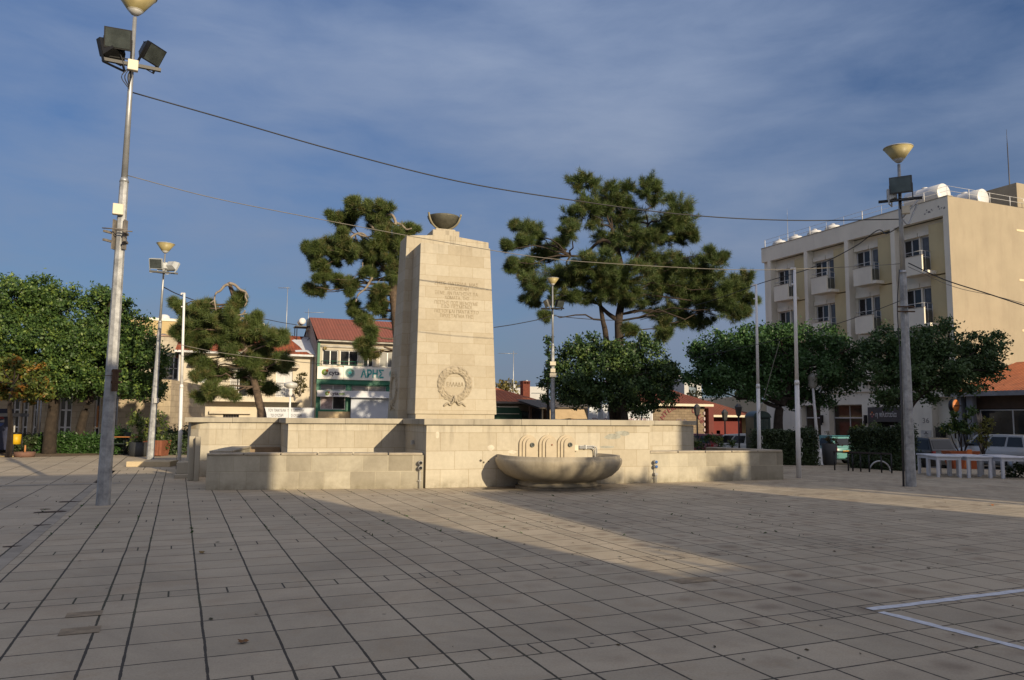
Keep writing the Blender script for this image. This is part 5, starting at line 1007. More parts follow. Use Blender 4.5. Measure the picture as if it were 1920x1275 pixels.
def crown_points(rng, blobs, dens, clump=.34, per=34, shell=.55):
    """leaf centres in clumps spread over and inside the lobes of a crown (real metres)"""
    P, Q = [], []
    for (c, r) in blobs:
        area = (r[0] * r[2] + r[1] * r[2] + r[0] * r[1]) * 4; k = max(4, int(area * dens)); d = unit(rng.normal(size=(k, 3))); rad = rng.uniform(shell, 1.0, k) ** .6; cc = np.array(c) + d * np.array(r) * rad[:, None]
        cl = clump * rng.uniform(.55, 1.25, k); off = rng.normal(size=(k, per, 3)) * (cl * .45)[:, None, None]; off[:, :, 2] *= .75
        P.append((cc[:, None] + off).reshape(-1, 3)); Q.append(unit((off * .8 + d[:, None] * .3).reshape(-1, 3)))
    return np.concatenate(P), np.concatenate(Q)
def blobs_px(spec, Y, rng, depth=1.0, jy=.5, root=(0, 0, 0)):
    k = Y / F; o = []
    for s in spec:
        px, py, rx, ry = s[:4]; y = Y + (s[4] if len(s) > 4 else rng.uniform(-jy, jy)); p = at(px, py, y); o.append(((p.x - root[0], p.y - root[1], p.z - root[2]), (rx * k, min(rx, ry * 1.6) * k * depth, ry * k)))
    return o
def limb(b, a, c, r0, r1, rg, n=5, sag=.12):
    a, c = Vector(a), Vector(c); L_ = (c - a).length; pts = []
    for i in range(n + 1):
        f = i / n; p = a.lerp(c, f); w_ = math.sin(f * math.pi) * L_; pts.append(p + Vector((rg.uniform(-1, 1), rg.uniform(-1, 1), rg.uniform(-.3, 1))) * w_ * sag * .5)
    b.tube(pts, [r0 + (r1 - r0) * i / n for i in range(n + 1)], 6)
def tree(name, label, cat, rootpx, Y, trunk, spec, lm, seed, size=.13, dens=2.2, per=34, clump=.34, depth=1.0, jy=.6, r0=.2, group=None, bark=None, limbs=True, back=True, aspect=.6):
    rng = np.random.default_rng(seed); rg = random.Random(seed); x, y = at(rootpx, 784, Y).xy; z = gz(x, y); t = thing(name, label, cat, (x, y, z), 0, group)
    tp = [Vector(at(p[0], p[1], Y + (p[2] if len(p) > 2 else 0))) - Vector((x, y, z)) for p in trunk]; tp = [Vector((tp[0].x, tp[0].y, -.1))] + tp
    bl = blobs_px(spec, Y, rng, depth, jy, (x, y, z))
    if back:      # the far half of the crown, which the photograph hides
        ex = []
        for c, r in bl:
            if rng.uniform() < .45: ex.append(((c[0] * .75 + tp[-1].x * .25, c[1] + rng.uniform(.8, 1.9), c[2] * .94), r))
        ball = bl + ex
    else: ball = bl
    b = MB(); b.tube(bez(tp, 4), [r0 * (1 - .6 * i / (4 * (len(tp) - 1))) for i in range(4 * (len(tp) - 1) + 1)], 9)
    if limbs:
        for c, r in bl:
            cv = Vector(c); cand = [q for q in bez(tp, 4) if q.z < cv.z + .1 and q.z > tp[-1].z * .35] or [tp[-1]]; q = min(cand, key=lambda q: (q - cv).length); limb(b, q, cv, r0 * .32, .02, rg)
    b.build('trunk', bark or BARK, t)
    P, Q = crown_points(rng, ball, dens * 2.6, clump * .9, int(per * 1.75), .3); P = P.astype(np.float64); V, Fc = leaves_np(rng, P, Q, size, aspect); mesh_np('crown', V, Fc, lm, t); return t, bl
LCAR = leafmat('carob_leaf', (.014, .036, .014), (.065, .12, .038), (.14, .20, .05), .45, .15)
LBRT = leafmat('bright_leaf', (.020, .050, .015), (.095, .165, .042), (.17, .24, .05), .45, .2)  # brighter green for the two left trees
LOAK = leafmat('right_tree_leaf', (.020, .045, .016), (.09, .155, .05), None, .5, .15)
LMID = leafmat('fresh_leaf', (.018, .052, .016), (.08, .165, .05), None, .45, .2)
LRED = leafmat('bronze_leaf', (.04, .07, .014), (.16, .19, .04), (.34, .15, .03), .5, .25)
tree('broadleaf_tree', 'big rounded broadleaf tree at the far left edge', 'tree', 95, 33, [(95, 800), (100, 760), (95, 700), (90, 650)],
     [(28, 560, 42, 40), (75, 553, 40, 34), (110, 575, 35, 36), (20, 630, 50, 50), (85, 640, 55, 55), (55, 705, 60, 38), (140, 640, 35, 60), (125, 700, 45, 40), (-40, 600, 50, 70), (-40, 690, 50, 50), (55, 528, 12, 12), (130, 545, 14, 12), (15, 525, 14, 10)], LBRT, 11, .122, 2.6, 36, .38, r0=.28)
tree('broadleaf_tree', 'broad leafy tree directly behind the nearest mast', 'tree', 150, 34, [(150, 815), (157, 780), (170, 745), (180, 700), (190, 640)],
     [(180, 575, 30, 38), (212, 590, 32, 34), (160, 640, 40, 45), (215, 650, 48, 50), (262, 640, 30, 38), (285, 690, 28, 42), (165, 710, 48, 36), (225, 718, 45, 32), (275, 722, 25, 22), (195, 542, 12, 12), (208, 555, 14, 10), (235, 572, 10, 10), (305, 668, 16, 22), (270, 605, 12, 12)], LBRT, 12, .122, 2.6, 36, .38, r0=.24)
tree('flowering_tree', 'small bronze-leaved tree with red flowers in front of the left trees', 'tree', 20, 30, [(20, 800), (18, 760), (25, 720)],
     [(5, 692, 26, 22), (38, 694, 20, 18), (12, 728, 30, 20), (48, 730, 22, 16), (75, 722, 16, 12), (-40, 710, 35, 34), (28, 674, 10, 8)], LRED, 13, .15, 2.4, 30, .30, r0=.12)
T_ROUND = [(1048, 690, 24, 30), (1072, 650, 14, 22), (1092, 655, 18, 26), (1112, 640, 12, 22), (1130, 690, 45, 42), (1075, 722, 48, 36), (1178, 680, 36, 38), (1215, 655, 24, 26), (1240, 700, 32, 36), (1190, 735, 50, 32), (1130, 742, 50, 24), (1245, 742, 22, 22), (1206, 765, 34, 14), (1058, 668, 10, 14), (1150, 655, 20, 24), (1210, 632, 10, 12), (1262, 705, 12, 24)]
tree('broadleaf_tree', 'dark round carob-like tree under the big pine', 'tree', 1172, 34, [(1172, 815), (1170, 770), (1165, 730), (1160, 690)], T_ROUND, LCAR, 14, .122, 2.6, 34, .36, r0=.22)
tree('broadleaf_tree', 'slim dark tree right beside the middle mast', 'tree', 1028, 39, [(1028, 775), (1027, 740), (1029, 700)], [(1024, 705, 8, 16), (1020, 722, 9, 12), (1032, 665, 6, 20), (1030, 640, 4, 12), (1022, 745, 8, 10), (1034, 690, 8, 18)], LCAR, 15, .125, 3.5, 26, .25, r0=.10, back=False)
tree('broadleaf_tree', 'wide fresh-green tree with a forked trunk behind the two right flagpoles', 'tree', 1462, 33, [(1463, 835), (1459, 800), (1462, 765), (1475, 740), (1480, 700)],
     [(1322, 668, 34, 34), (1308, 702, 24, 26), (1365, 650, 40, 34), (1420, 638, 38, 30), (1462, 625, 30, 20), (1360, 708, 45, 32), (1420, 700, 50, 40), (1470, 690, 40, 42), (1345, 735, 26, 12), (1505, 640, 36, 32), (1548, 640, 32, 28), (1582, 658, 28, 28), (1525, 690, 50, 38), (1572, 712, 38, 30), (1500, 738, 40, 18), (1598, 690, 14, 28), (1548, 752, 26, 12), (1425, 735, 35, 14), (1300, 650, 12, 12), (1610, 650, 8, 14)], LMID, 16, .122, 2.4, 34, .38, r0=.26)
tree('broadleaf_tree', 'dark tree with a leaning forked trunk behind the right mast in front of the hotel', 'tree', 1700, 31, [(1700, 850), (1698, 800), (1704, 765), (1725, 740), (1755, 722), (1775, 700)],
     [(1650, 655, 36, 34), (1700, 645, 38, 34), (1758, 640, 40, 32), (1642, 705, 30, 30), (1700, 700, 50, 34), (1770, 695, 50, 38), (1828, 660, 32, 42), (1855, 655, 22, 28), (1848, 700, 28, 28), (1682, 742, 36, 12), (1810, 728, 30, 12), (1874, 650, 8, 16), (1868, 695, 12, 18), (1655, 620, 14, 10), (1868, 628, 8, 12), (1780, 610, 14, 10), (1740, 745, 24, 8)], LOAK, 17, .122, 2.5, 34, .36, r0=.20)

# pines: tufts of thin needles on bare limbs
NEED = leafmat('pine_needle', (.030, .056, .016), (.145, .19, .05), (.18, .16, .06), .55, .2)
NEEDD = leafmat('pine_needle_dark', (.026, .052, .016), (.13, .18, .048), (.17, .16, .06), .55, .2)
def needles_np(rng, C, D, ln=.24, n=20, wd=.0085):
    k = len(C); d = unit((unit(rng.normal(size=(k, n, 3)).reshape(-1, 3)).reshape(k, n, 3) * .8 + D[:, None] * .75).reshape(-1, 3)); c = np.repeat(C, n, 0) + rng.normal(size=(k * n, 3)) * .045
    s = (ln * rng.uniform(.6, 1.15, k * n))[:, None]; side = unit(np.cross(d, rng.normal(size=(k * n, 3)))) * wd
    return np.stack([c - side, c + side, c + d * s], 1).reshape(-1, 3), np.arange(3 * k * n).reshape(-1, 3)
def pine(label, rootpx, Y, trunks, spec, seed, lm, tuft=17, ln=.24, r0=.2, depth=1.1, jy=.9, bare=(), n=22, dens=1, wd=.0085):
    rng = np.random.default_rng(seed); rg = random.Random(seed); x, y = at(rootpx, 784, Y).xy; z = gz(x, y); o = Vector((x, y, z)); t = thing('pine_tree', label, 'tree', o)
    bl = blobs_px(spec, Y, rng, depth, jy, o); b = MB(); allq = []; sub = []
    for c, r in bl:      # looser side shoots so that no lobe is a clean ball
        for _ in range(5):
            d_ = rng.normal(size=3); d_ /= np.linalg.norm(d_); f_ = rng.uniform(.22, .6); sub.append((tuple(np.array(c) + d_ * np.array(r) * rng.uniform(.8, 1.15)), (r[0] * f_, r[1] * f_, r[2] * f_)))
    for i, (tr, rr) in enumerate(trunks):
        tp = [Vector(at(p[0], p[1], Y)) - o for p in tr]
        if i == 0: tp = [Vector((tp[0].x, tp[0].y, -.1))] + tp
        q = bez(tp, 4); b.tube(q, [rr[0] + (rr[1] - rr[0]) * k / (len(q) - 1) for k in range(len(q))], 9); allq += q
    zt_ = max(q.z for q in allq)
    for c, r in bl:
        cv = Vector(c); cand = [q for q in allq if q.z > zt_ * .4] or allq; q = min(cand, key=lambda q: (q - cv).length + max(0, q.z - cv.z) * .8); limb(b, q, cv, min(.05, r0 * .25), .012, rg, 6, .2)
        for _ in range(2): limb(b, cv, cv + Vector((rg.uniform(-1, 1) * r[0], rg.uniform(-1, 1) * r[1], rg.uniform(-.5, .9) * r[2])), .02, .008, rg, 3)
    b.build('trunk', PBARK if bare else plain('shaded_pine_bark', (.055, .040, .030), .95, 0, .5, 9, .8), t)  # big pine gets a darker bark copy, trunk shade painted in
    if bare:
        for pts, ra, rb in bare:
            b = MB(); q = bez([Vector(at(p[0], p[1], Y - .35)) - o for p in pts], 4); b.tube(q, [ra + (rb - ra) * k / (len(q) - 1) for k in range(len(q))], 6); b.build('dead_branch', DEADW, t)
    C, D = [], []
    for c, r in bl + sub:
        K = max(5, int(tuft * dens * (r[0] * r[2] * 4 + .10) * .62)); d = unit(rng.normal(size=(K, 3)) + np.array([0, 0, .25])); ln_ = rng.uniform(.55, 1.12, K) * np.where(rng.uniform(size=K) < .15, 1.35, 1)
        for j in range(K):      # a twig from inside the lobe outwards, with needle tufts along its outer part
            f = np.linspace(.35, 1, 7)[:, None]; bend = np.array([rng.normal() * .12, rng.normal() * .12, .18]) * f ** 2; C.append(np.array(c) + (d[j] * f * ln_[j] + bend) * np.array(r)); D.append(np.tile(unit((d[j] + np.array([0, 0, .35]))[None]), (7, 1)))
    C = np.concatenate(C); D = np.concatenate(D); V, Fc = needles_np(rng, C, D, ln, n, wd); mesh_np('crown', V, Fc, lm, t); return t
BIG = [(1099, 345, 30, 15), (1148, 377, 36, 26), (1214, 361, 28, 26), (1271, 398, 24, 28), (1246, 432, 52, 26), (1173, 412, 44, 30), (1103, 400, 34, 28), (1071, 432, 16, 18), (1140, 452, 30, 18), (1287, 439, 18, 20), (1195, 450, 35, 18),
       (997, 436, 24, 20), (973, 428, 14, 12), (953, 463, 10, 6), (1046, 463, 20, 12), (985, 502, 34, 16), (955, 500, 12, 10), (1002, 538, 32, 18), (997, 566, 18, 12), (1022, 594, 9, 6), (980, 455, 14, 12), (1018, 480, 22, 12),
       (1055, 520, 42, 26), (1112, 504, 38, 26), (1165, 528, 48, 30), (1116, 549, 40, 20), (1226, 494, 46, 30), (1246, 545, 56, 34), (1307, 512, 46, 28), (1336, 485, 24, 18), (1320, 561, 50, 30), (1360, 583, 28, 22), (1271, 592, 40, 22), (1242, 618, 20, 20),
       (1393, 526, 16, 12), (1397, 561, 18, 16), (1368, 541, 20, 16), (1390, 590, 10, 10), (1311, 606, 34, 12), (1185, 562, 28, 14), (1181, 618, 9, 10), (1060, 555, 26, 12), (1390, 540, 12, 18), (1140, 530, 30, 16)]
pine('tall spreading pine with two trunks rising above the round tree', 1162, 37, [([(1162, 790), (1161, 640), (1160, 600), (1166, 560), (1168, 520), (1158, 470), (1148, 430)], (.26, .10)), ([(1150, 800), (1137, 640), (1130, 600), (1124, 560)], (.17, .08)), ([(1161, 602), (1140, 588), (1122, 570)], (.13, .07)), ([(1168, 520), (1200, 470), (1215, 420)], (.10, .05)), ([(1160, 470), (1130, 450), (1095, 478), (1070, 480)], (.10, .05))], BIG, 21, NEEDD, 27, .30, .30, 1.25, 1.6)
TALL = [(661, 379, 8, 6), (671, 391, 22, 13), (701, 400, 30, 18), (711, 412, 20, 14), (628, 407, 12, 8), (645, 424, 14, 10), (659, 407, 12, 10), (574, 467, 8, 8), (600, 468, 13, 9), (591, 482, 13, 10), (619, 461, 18, 18), (638, 449, 20, 12), (631, 480, 28, 16), (602, 500, 13, 10), (654, 471, 24, 14), (680, 468, 22, 14), (701, 473, 22, 18), (718, 449, 18, 22), (725, 470, 18, 20), (701, 501, 22, 16), (692, 515, 14, 10), (739, 494, 16, 18), (741, 520, 12, 14), (760, 430, 12, 8), (776, 432, 9, 5), (608, 523, 17, 12), (638, 529, 19, 10), (661, 534, 11, 7), (598, 547, 15, 6), (579, 541, 6, 4), (656, 548, 5, 4),
        (706, 560, 16, 16), (715, 546, 11, 9), (708, 579, 17, 12), (661, 576, 11, 9), (673, 593, 13, 10), (685, 612, 13, 15), (692, 630, 12, 11), (682, 649, 14, 9), (693, 662, 11, 9), (744, 545, 8, 12), (750, 470, 8, 30), (745, 600, 5, 8)]
pine('tall slanting pine with drooping branches immediately behind the memorial', 752, 32, [([(756, 790), (750, 680), (743, 600), (737, 540), (736, 480), (741, 450), (745, 425)], (.26, .11)), ([(736, 480), (745, 460), (752, 440)], (.10, .06)), ([(742, 520), (718, 500), (690, 480)], (.07, .03))], TALL, 22, NEED, 26, .26, .22, 1.3, .8,
     [([(741, 450), (739, 430), (742, 418), (736, 404), (728, 402), (722, 408)], .09, .03), ([(741, 418), (752, 421), (762, 430), (772, 428)], .06, .03), ([(648, 455), (665, 440), (680, 438), (692, 448), (702, 455)], .06, .02), ([(672, 440), (690, 444), (702, 440)], .045, .02), ([(708, 440), (700, 428), (692, 420)], .06, .04), ([(698, 520), (686, 540), (672, 552), (667, 566)], .05, .03), ([(680, 492), (678, 506), (660, 524)], .025, .012), ([(748, 505), (738, 505), (730, 510)], .04, .02), ([(722, 518), (712, 525), (705, 535)], .025, .012)], dens=1.1)
SMALL = [(335, 572, 12, 9), (344, 581, 10, 7), (333, 621, 8, 6), (370, 577, 12, 9), (392, 577, 10, 11), (364, 594, 22, 12), (392, 601, 25, 16), (359, 614, 20, 15), (386, 623, 30, 17), (419, 594, 12, 10), (445, 561, 9, 9), (438, 575, 12, 11), (434, 599, 16, 13), (474, 603, 18, 12), (482, 614, 18, 14), (452, 619, 28, 17), (412, 636, 32, 18), (386, 640, 24, 13), (443, 640, 30, 18), (482, 640, 33, 19), (518, 637, 26, 12), (531, 634, 12, 6), (460, 667, 33, 18), (496, 667, 33, 18), (518, 688, 18, 10), (537, 680, 7, 5), (430, 656, 24, 13), (474, 689, 28, 15), (476, 709, 22, 12), (482, 726, 18, 9), (510, 727, 15, 8), (366, 673, 12, 9), (390, 688, 22, 12), (410, 704, 22, 14), (377, 704, 13, 9), (403, 728, 22, 12), (430, 738, 16, 8), (388, 743, 16, 7), (350, 630, 14, 10), (365, 640, 18, 10)]
pine('small broken-topped pine with bleached bare branches in front of the cream house', 490, 30, [([(493, 790), (486, 755), (479, 725), (470, 690), (455, 640), (447, 600), (441, 565), (434, 543), (429, 530)], (.17, .07))], SMALL, 23, NEED, 14, .24, .20, 1.2, .8,
     [([(429, 533), (421, 536), (413, 545), (405, 550), (402, 562), (405, 582)], .06, .025), ([(402, 563), (396, 567), (392, 568)], .03, .015), ([(429, 531), (440, 534), (450, 543), (461, 548), (460, 556), (463, 565), (458, 575)], .06, .02), ([(455, 545), (463, 550), (466, 558)], .02, .01), ([(440, 592), (452, 590), (462, 588)], .03, .02), ([(448, 602), (454, 596), (462, 603), (464, 610)], .06, .03), ([(460, 582), (455, 588), (445, 592)], .03, .015), ([(404, 604), (415, 606), (424, 608)], .025, .012), ([(448, 660), (457, 658), (463, 652)], .03, .015), ([(480, 632), (492, 634), (502, 640)], .025, .012), ([(466, 612), (468, 620), (464, 626)], .04, .02)], dens=1.15)
# background greenery
def bush(name, label, cat, blobs, lm, seed, size=.09, dens=5, per=30, clump=.16, group=None, stem=None, z0=None, kind=None):
    """blobs: world ((x,y,z),(rx,ry,rz)); first blob centre sets the base"""
    rng = np.random.default_rng(seed); c0 = blobs[0][0]; z = gz(c0[0], c0[1]) if z0 is None else z0; t = thing(name, label, cat, (c0[0], c0[1], z), 0, group)
    bl = [((c[0] - c0[0], c[1] - c0[1], c[2] - z), r) for c, r in blobs]; P, Q = crown_points(rng, bl, dens, clump, per, .5); P[:, 2] = np.maximum(P[:, 2], .03); V, Fc = leaves_np(rng, P, Q, size); mesh_np('foliage', V, Fc, lm, t)
    rg = random.Random(seed); b = MB()
    for c, r in bl: limb(b, stem or (rg.uniform(-.05, .05), rg.uniform(-.05, .05), 0), c, .03, .01, rg, 4)
    b.build('stems', BARK, t); return t
def bpx(spec, Y): return [((lambda p: (p.x, p.y, p.z))(at(px, py, Y + (dy[0] if dy else 0))), (rx * Y / F, rx * Y / F * .8, ry * Y / F)) for px, py, rx, ry, *dy in spec]
def hedge(label, a, c, z0, z1, th, lm, seed, size=.075, n=16000, group='clipped hedges', rough=.05):
    rng = np.random.default_rng(seed); A, B = Vector(a), Vector(c); L_ = (B - A).length; t = thing('hedge', label, 'hedge', (A.x, A.y, z0), math.atan2(B.y - A.y, B.x - A.x), group); H = z1 - z0
    # leaves over the front, top, ends and back of a lumpy box
    u = rng.uniform(0, 1, n); f = rng.choice(5, n, p=[.45, .25, .08, .08, .14]); X = rng.uniform(0, L_, n); Yv = rng.uniform(0, th, n); Z = rng.uniform(0.02, H, n)
    Yv = np.where(f == 0, 0, np.where(f == 4, th, Yv)); Z = np.where(f == 1, H, Z); X = np.where(f == 2, 0, np.where(f == 3, L_, X))
    lump = np.sin(X * 2.1 + seed) * .05 + np.sin(X * 5.3 + Z * 3) * .04; Z = np.where(f == 1, Z + lump * 1.3 * (H / .9), Z); Yv = np.where(f == 0, Yv - lump - .06 * np.sin(Z * 5), Yv)
    P = np.stack([X, Yv, Z], 1) + rng.normal(size=(n, 3)) * rough; P[:, 2] = np.maximum(P[:, 2], .01); Nn = np.zeros((n, 3)); Nn[f == 0, 1] = -1; Nn[f == 1, 2] = 1; Nn[f == 2, 0] = -1; Nn[f == 3, 0] = 1; Nn[f == 4, 1] = 1
    V, Fc = leaves_np(rng, P, Nn, size, .5); mesh_np('foliage', V, Fc, lm, t)
    b = MB(); rg = random.Random(seed); k = 0
    while k * .35 < L_: limb(b, (k * .35 + .1, th * .5 + rg.uniform(-.1, .1), -.05), (k * .35 + rg.uniform(-.2, .4), th * .5 + rg.uniform(-.2, .2), H * .9), .025, .008, rg, 4, .3); k += 1
    b.box(.12, L_ - .12, .14, th - .14, .25 * H, H - .16); b.build('stems', plain('hedge_wood', (.05, .035, .022), .95), t); return t
LHD = leafmat('hedge_leaf_dark', (.016, .030, .012), (.055, .085, .030), None, .5, .1); LHG = leafmat('hedge_leaf_green', (.018, .048, .012), (.06, .13, .03), None, .45, .2)
def hseg(px0, px1, Y0, Y1=None): a = at(px0, 784, Y0); c = at(px1, 784, Y1 or Y0); return (a.x, a.y), (c.x, c.y)
a, c = hseg(80, 205, 33.5); hedge('bright green ragged hedge under the left trees with bare twigs at its foot', a, c, 0, hz(150, 822, 33.5), .9, LHG, 31, .11, 9000, rough=.11)
a, c = hseg(206, 228, 33); hedge('short rounded green hedge piece just right of the nearest mast', a, c, 0, hz(215, 812, 33), .8, LHG, 32, .10, 2600, rough=.12)
a, c = hseg(-60, 79, 34.5); hedge('dark low hedge behind the yellow litter bin', a, c, 0, hz(40, 820, 34.5), .8, LHD, 33, .10, 5000, rough=.08)
a, c = hseg(1428, 1530, 28.5); hedge('tall dark clipped hedge behind the open flagpole', a, c, gz(*a) - .05, hz(1480, 810, 28.5), 1.2, LHD, 34, .085, 15000)
a, c = hseg(1592, 1688, 27.2, 25.6); hedge('long dark clipped hedge behind the right mast', a, c, gz(*c) - .05, hz(1660, 806, 26.2), .85, LHD, 35, .085, 20000)
SH = leafmat('shrub_leaf', (.02, .045, .012), (.08, .12, .03), (.22, .24, .05), .5, .2)
bush('shrub', 'loose shrub with light tips rising over the long dark hedge', 'shrub', bpx([(1620, 803, 26, 8), (1640, 800, 14, 10), (1605, 806, 12, 8)], 28.4), SH, 36, .12, 5)
bush('shrub', 'bushy green shrub against the right end of the fountain wall', 'shrub', bpx([(1312, 838, 12, 10), (1304, 826, 8, 10)], 25.5), SH, 37, .09, 9)
bush('shrub', 'upright light-green shrub in front of the red car', 'shrub', bpx([(1330, 826, 10, 13), (1326, 818, 6, 6)], 25.2), LHG, 38, .08, 9)
bush('shrub', 'yellow-green shrub between the red and the white car', 'shrub', bpx([(1350, 832, 8, 10), (1346, 824, 6, 6)], 25.0), SH, 39, .08, 9)
def spiky(name, label, px, py, Y, n, ln, lm, z0=None):
    rng = random.Random(px); p = at(px, py, Y); z = gz(p.x, p.y) if z0 is None else z0; t = thing(name, label, 'plant', (p.x, p.y, z)); b = MB(); h = p.z - z
    for k in range(n):
        a = rng.uniform(0, 6.283); el = rng.uniform(.3, 1.4); L_ = ln * rng.uniform(.7, 1.1); d = Vector((math.cos(a) * math.cos(el), math.sin(a) * math.cos(el), math.sin(el))); s = Vector((-math.sin(a), math.cos(a), 0)) * .018; q = Vector((0, 0, h)); m_ = q + d * L_ * .6; e_ = q + d * L_ + Vector((0, 0, -.12 * math.cos(el)))
        b.add([q - s, q + s, m_ + s * 1.3, m_ - s * 1.3, e_], [(0, 1, 2, 3), (3, 2, 4)])
    b.build('fronds', lm, t); b = MB(); b.tube([(0, 0, 0), (0, 0, h)], [.05, .04], 6); b.build('stem', BARK, t); return t
spiky('yucca', 'small spiky palm-like plant beside the white car', 1373, 838, 25.0, 40, .38, SH)
def weedy(label, px, py, seed): p = gnd(px, py); return bush('weed', label, 'weed', [((p.x, p.y, gz(p.x, p.y) + .05), (.14, .06, .07))], LHG, seed, .045, 30, 26, .05, 'weeds at the foot of the fountain wall')
weedy('green weed at the wall foot just right of the basin', 1150, 905, 41); weedy('weed tuft at the wall foot left of the basin', 838, 909, 42)
bush('rooftop_tree', 'thin tree tops showing over the orange shop roof', 'tree', bpx([(948, 722, 10, 10), (965, 730, 14, 8), (940, 718, 4, 12)], 75), leafmat('thin_leaf', (.08, .08, .02), (.20, .16, .05), None, .6, .2), 43, .35, .4, 30, .6, z0=-.6)
bush('bush', 'far bush over the orange shed roof gap', 'bush', bpx([(1300, 742, 12, 8), (1382, 742, 16, 8)], 68), MC['thin_leaf'], 44, .3, .5, 30, .5, z0=-.6)
bush('tree_top', 'yellow-green tree top behind the cream house roof', 'tree', bpx([(520, 632, 22, 8), (500, 628, 12, 6), (545, 638, 8, 5)], 70), SH, 45, .3, .8, 40, .5, z0=-.6)
bush('balcony_plant', 'bushy brown-green plant on the balcony end of the cream house', 'plant', bpx([(562, 719, 12, 14), (566, 706, 9, 8), (558, 733, 8, 8), (572, 730, 5, 12)], 54.6), leafmat('dry_leaf', (.03, .035, .012), (.11, .09, .03), None, .6, .15), 46, .13, 8, z0=3.0)

# ------------------------------------------------------------------ planters, table, litter bin and kiosk on the left
def pot(name, label, px, py, prof, m, seg=20, sq=False, loc=None, parent_z=None):
    p = gnd(px, py) if loc is None else Vector(loc); t = thing(name, label, 'planter', (p.x, p.y, gz(p.x, p.y))); b = MB()
    if sq: s0, s1, h = prof; b.frust((-s0, s0, -s0, s0), 0, (-s1, s1, -s1, s1), h); b.build('box', m, t); b = MB(); b.box(-s1 * .92, s1 * .92, -s1 * .92, s1 * .92, h + .002, h + .01); b.build('earth', SOIL, t)
    else: b.lathe(prof, seg); b.build('pot', m, t)
    return t
BAM = leafmat('bamboo_leaf', (.03, .055, .012), (.11, .16, .035), (.2, .22, .06), .5, .25)
p = gnd(264, 852); Yp = 31.5
pp_ = at(264, 784, Yp); t = pot('planter_pot', 'black round pot with a thin-stemmed leafy plant by the cafe table', 0, 0, [(.30, 0), (.36, .05), (.38, .55), (.34, .56), (0, .55)], plain('black_pot', (.03, .033, .036), .6), loc=(pp_.x, pp_.y, 0))
bush('potted_plant', 'tall feathery plant in the black pot beside the far mast', 'plant', bpx([(262, 795, 16, 16), (255, 785, 10, 10), (275, 792, 12, 14), (270, 812, 10, 12), (258, 820, 8, 10)], Yp), BAM, 51, .14, 5, 30, .26, stem=(.1, 0, .4), z0=.0)
pp_ = at(296, 784, 32.0); t = pot('planter_box', 'square reddish wooden planter box right of the far mast', 0, 0, (.34, .42, .62), plain('planter_wood', (.24, .085, .045), .7, 0, .25, 6), sq=True, loc=(pp_.x, pp_.y, 0))
for k in range(7): b = MB(); x = -.39 + .115 * k; b.box(x, x + .10, -.432, -.40, .03, .60); b.build('board', MC['planter_wood'], t)
bush('potted_plant', 'feathery plant growing in the wooden planter box', 'plant', bpx([(294, 792, 14, 18), (303, 800, 10, 12), (298, 815, 9, 12), (308, 830, 7, 10)], 32.0), BAM, 52, .14, 5, 30, .26, z0=.0)
a, c = hseg(308, 345, 33); hedge('dark potted shrubs beside the house steps behind the left flagpole', a, c, 0, hz(320, 812, 33), .8, LHD, 53, .12, 2500, rough=.14)
p = at(240, 784, 32.5); tb = thing('cafe_table', 'small cafe table with wooden top and black pedestal left of the black pot', 'table', (p.x, p.y, 0)); b = MB(); b.box(-.4, .4, -.3, .3, .72, .75); b.build('table_top', WOOD, tb); b = MB(); b.tube([(0, 0, .05), (0, 0, .72)], .035, 6); b.box(-.3, .3, -.03, .03, 0, .05); b.box(-.03, .03, -.3, .3, .0, .045); b.build('pedestal', BLACK, tb)
p = at(226, 784, 32.6)
for k, (px, lab) in enumerate(((230, 'dark cafe chair left of the small cafe table'), (251, 'dark cafe chair with a green jacket colour right of the small cafe table'))):
    p = at(px, 784, 32.8); ch = thing('cafe_chair', lab.replace(' with a green jacket colour', ''), 'chair', (p.x, p.y, 0), R(-90 if k == 0 else 90), 'cafe chairs'); cm = plain('chair_green_black', (.02, .035, .03), .7)
    b = MB(); b.box(-.22, .22, -.22, .22, .43, .47); b.build('seat', cm, ch); b = MB(); b.box(-.22, .22, .19, .22, .50, .92); b.build('backrest', cm, ch)
    for sx in (-1, 1):
        for sy_ in (-1, 1): b = MB(); b.tube([(sx * .2, sy_ * .2, 0), (sx * .19, sy_ * .19, .44)], .014, 5); b.build('leg', BLACK, ch)
p = gnd(40, 842); p = at(33, 784, 31.5); lbin = thing('litter_bin', 'yellow litter bin hanging on a thin dark post at the left', 'litter bin', (p.x, p.y, 0))
zt_ = hz(33, 813, 31.5); zb_ = hz(33, 833, 31.5); b = MB(); b.lathe([(.14, zb_), (.17, zb_ + .01), (.18, zt_ - .02), (.0, zt_ - .015)], 20); b.build('bin', plain('bin_yellow', (.62, .38, .01), .5, 0, .2, 6), lbin); b = MB(); b.lathe([(.19, zt_ - .02), (.19, zt_ + .02), (.15, zt_ + .05), (0, zt_ + .06)], 20); b.build('lid', BLACK, lbin); b = MB(); b.tube([(.17, .12, 0), (.17, .12, zt_)], .025, 6); b.build('post', BLACK, lbin)
p = gnd(46, 857); pl = pot('round_planter', 'low round brown planter bowl with an orange stub at the left', 46, 857, [(.28, 0), (.34, .03), (.37, .19), (.33, .20), (.30, .14), (0, .13)], plain('brown_concrete', (.16, .085, .06), .9)); b = MB(); b.tube([(0, 0, .1), (0, 0, .45)], [.035, .03], 8); b.build('stub', plain('orange_wood', (.45, .20, .07), .8), pl)
p = gnd(14, 857); o = MB(); o.tube([(-.8, .1, .02), (.55, -.05, .03)], .02, 5); tag(o.build('plank', plain('pale_wood', (.5, .38, .18), .8), None, (p.x, p.y, 0)), 'thin pale stick lying on the soil at the far left', 'stick')
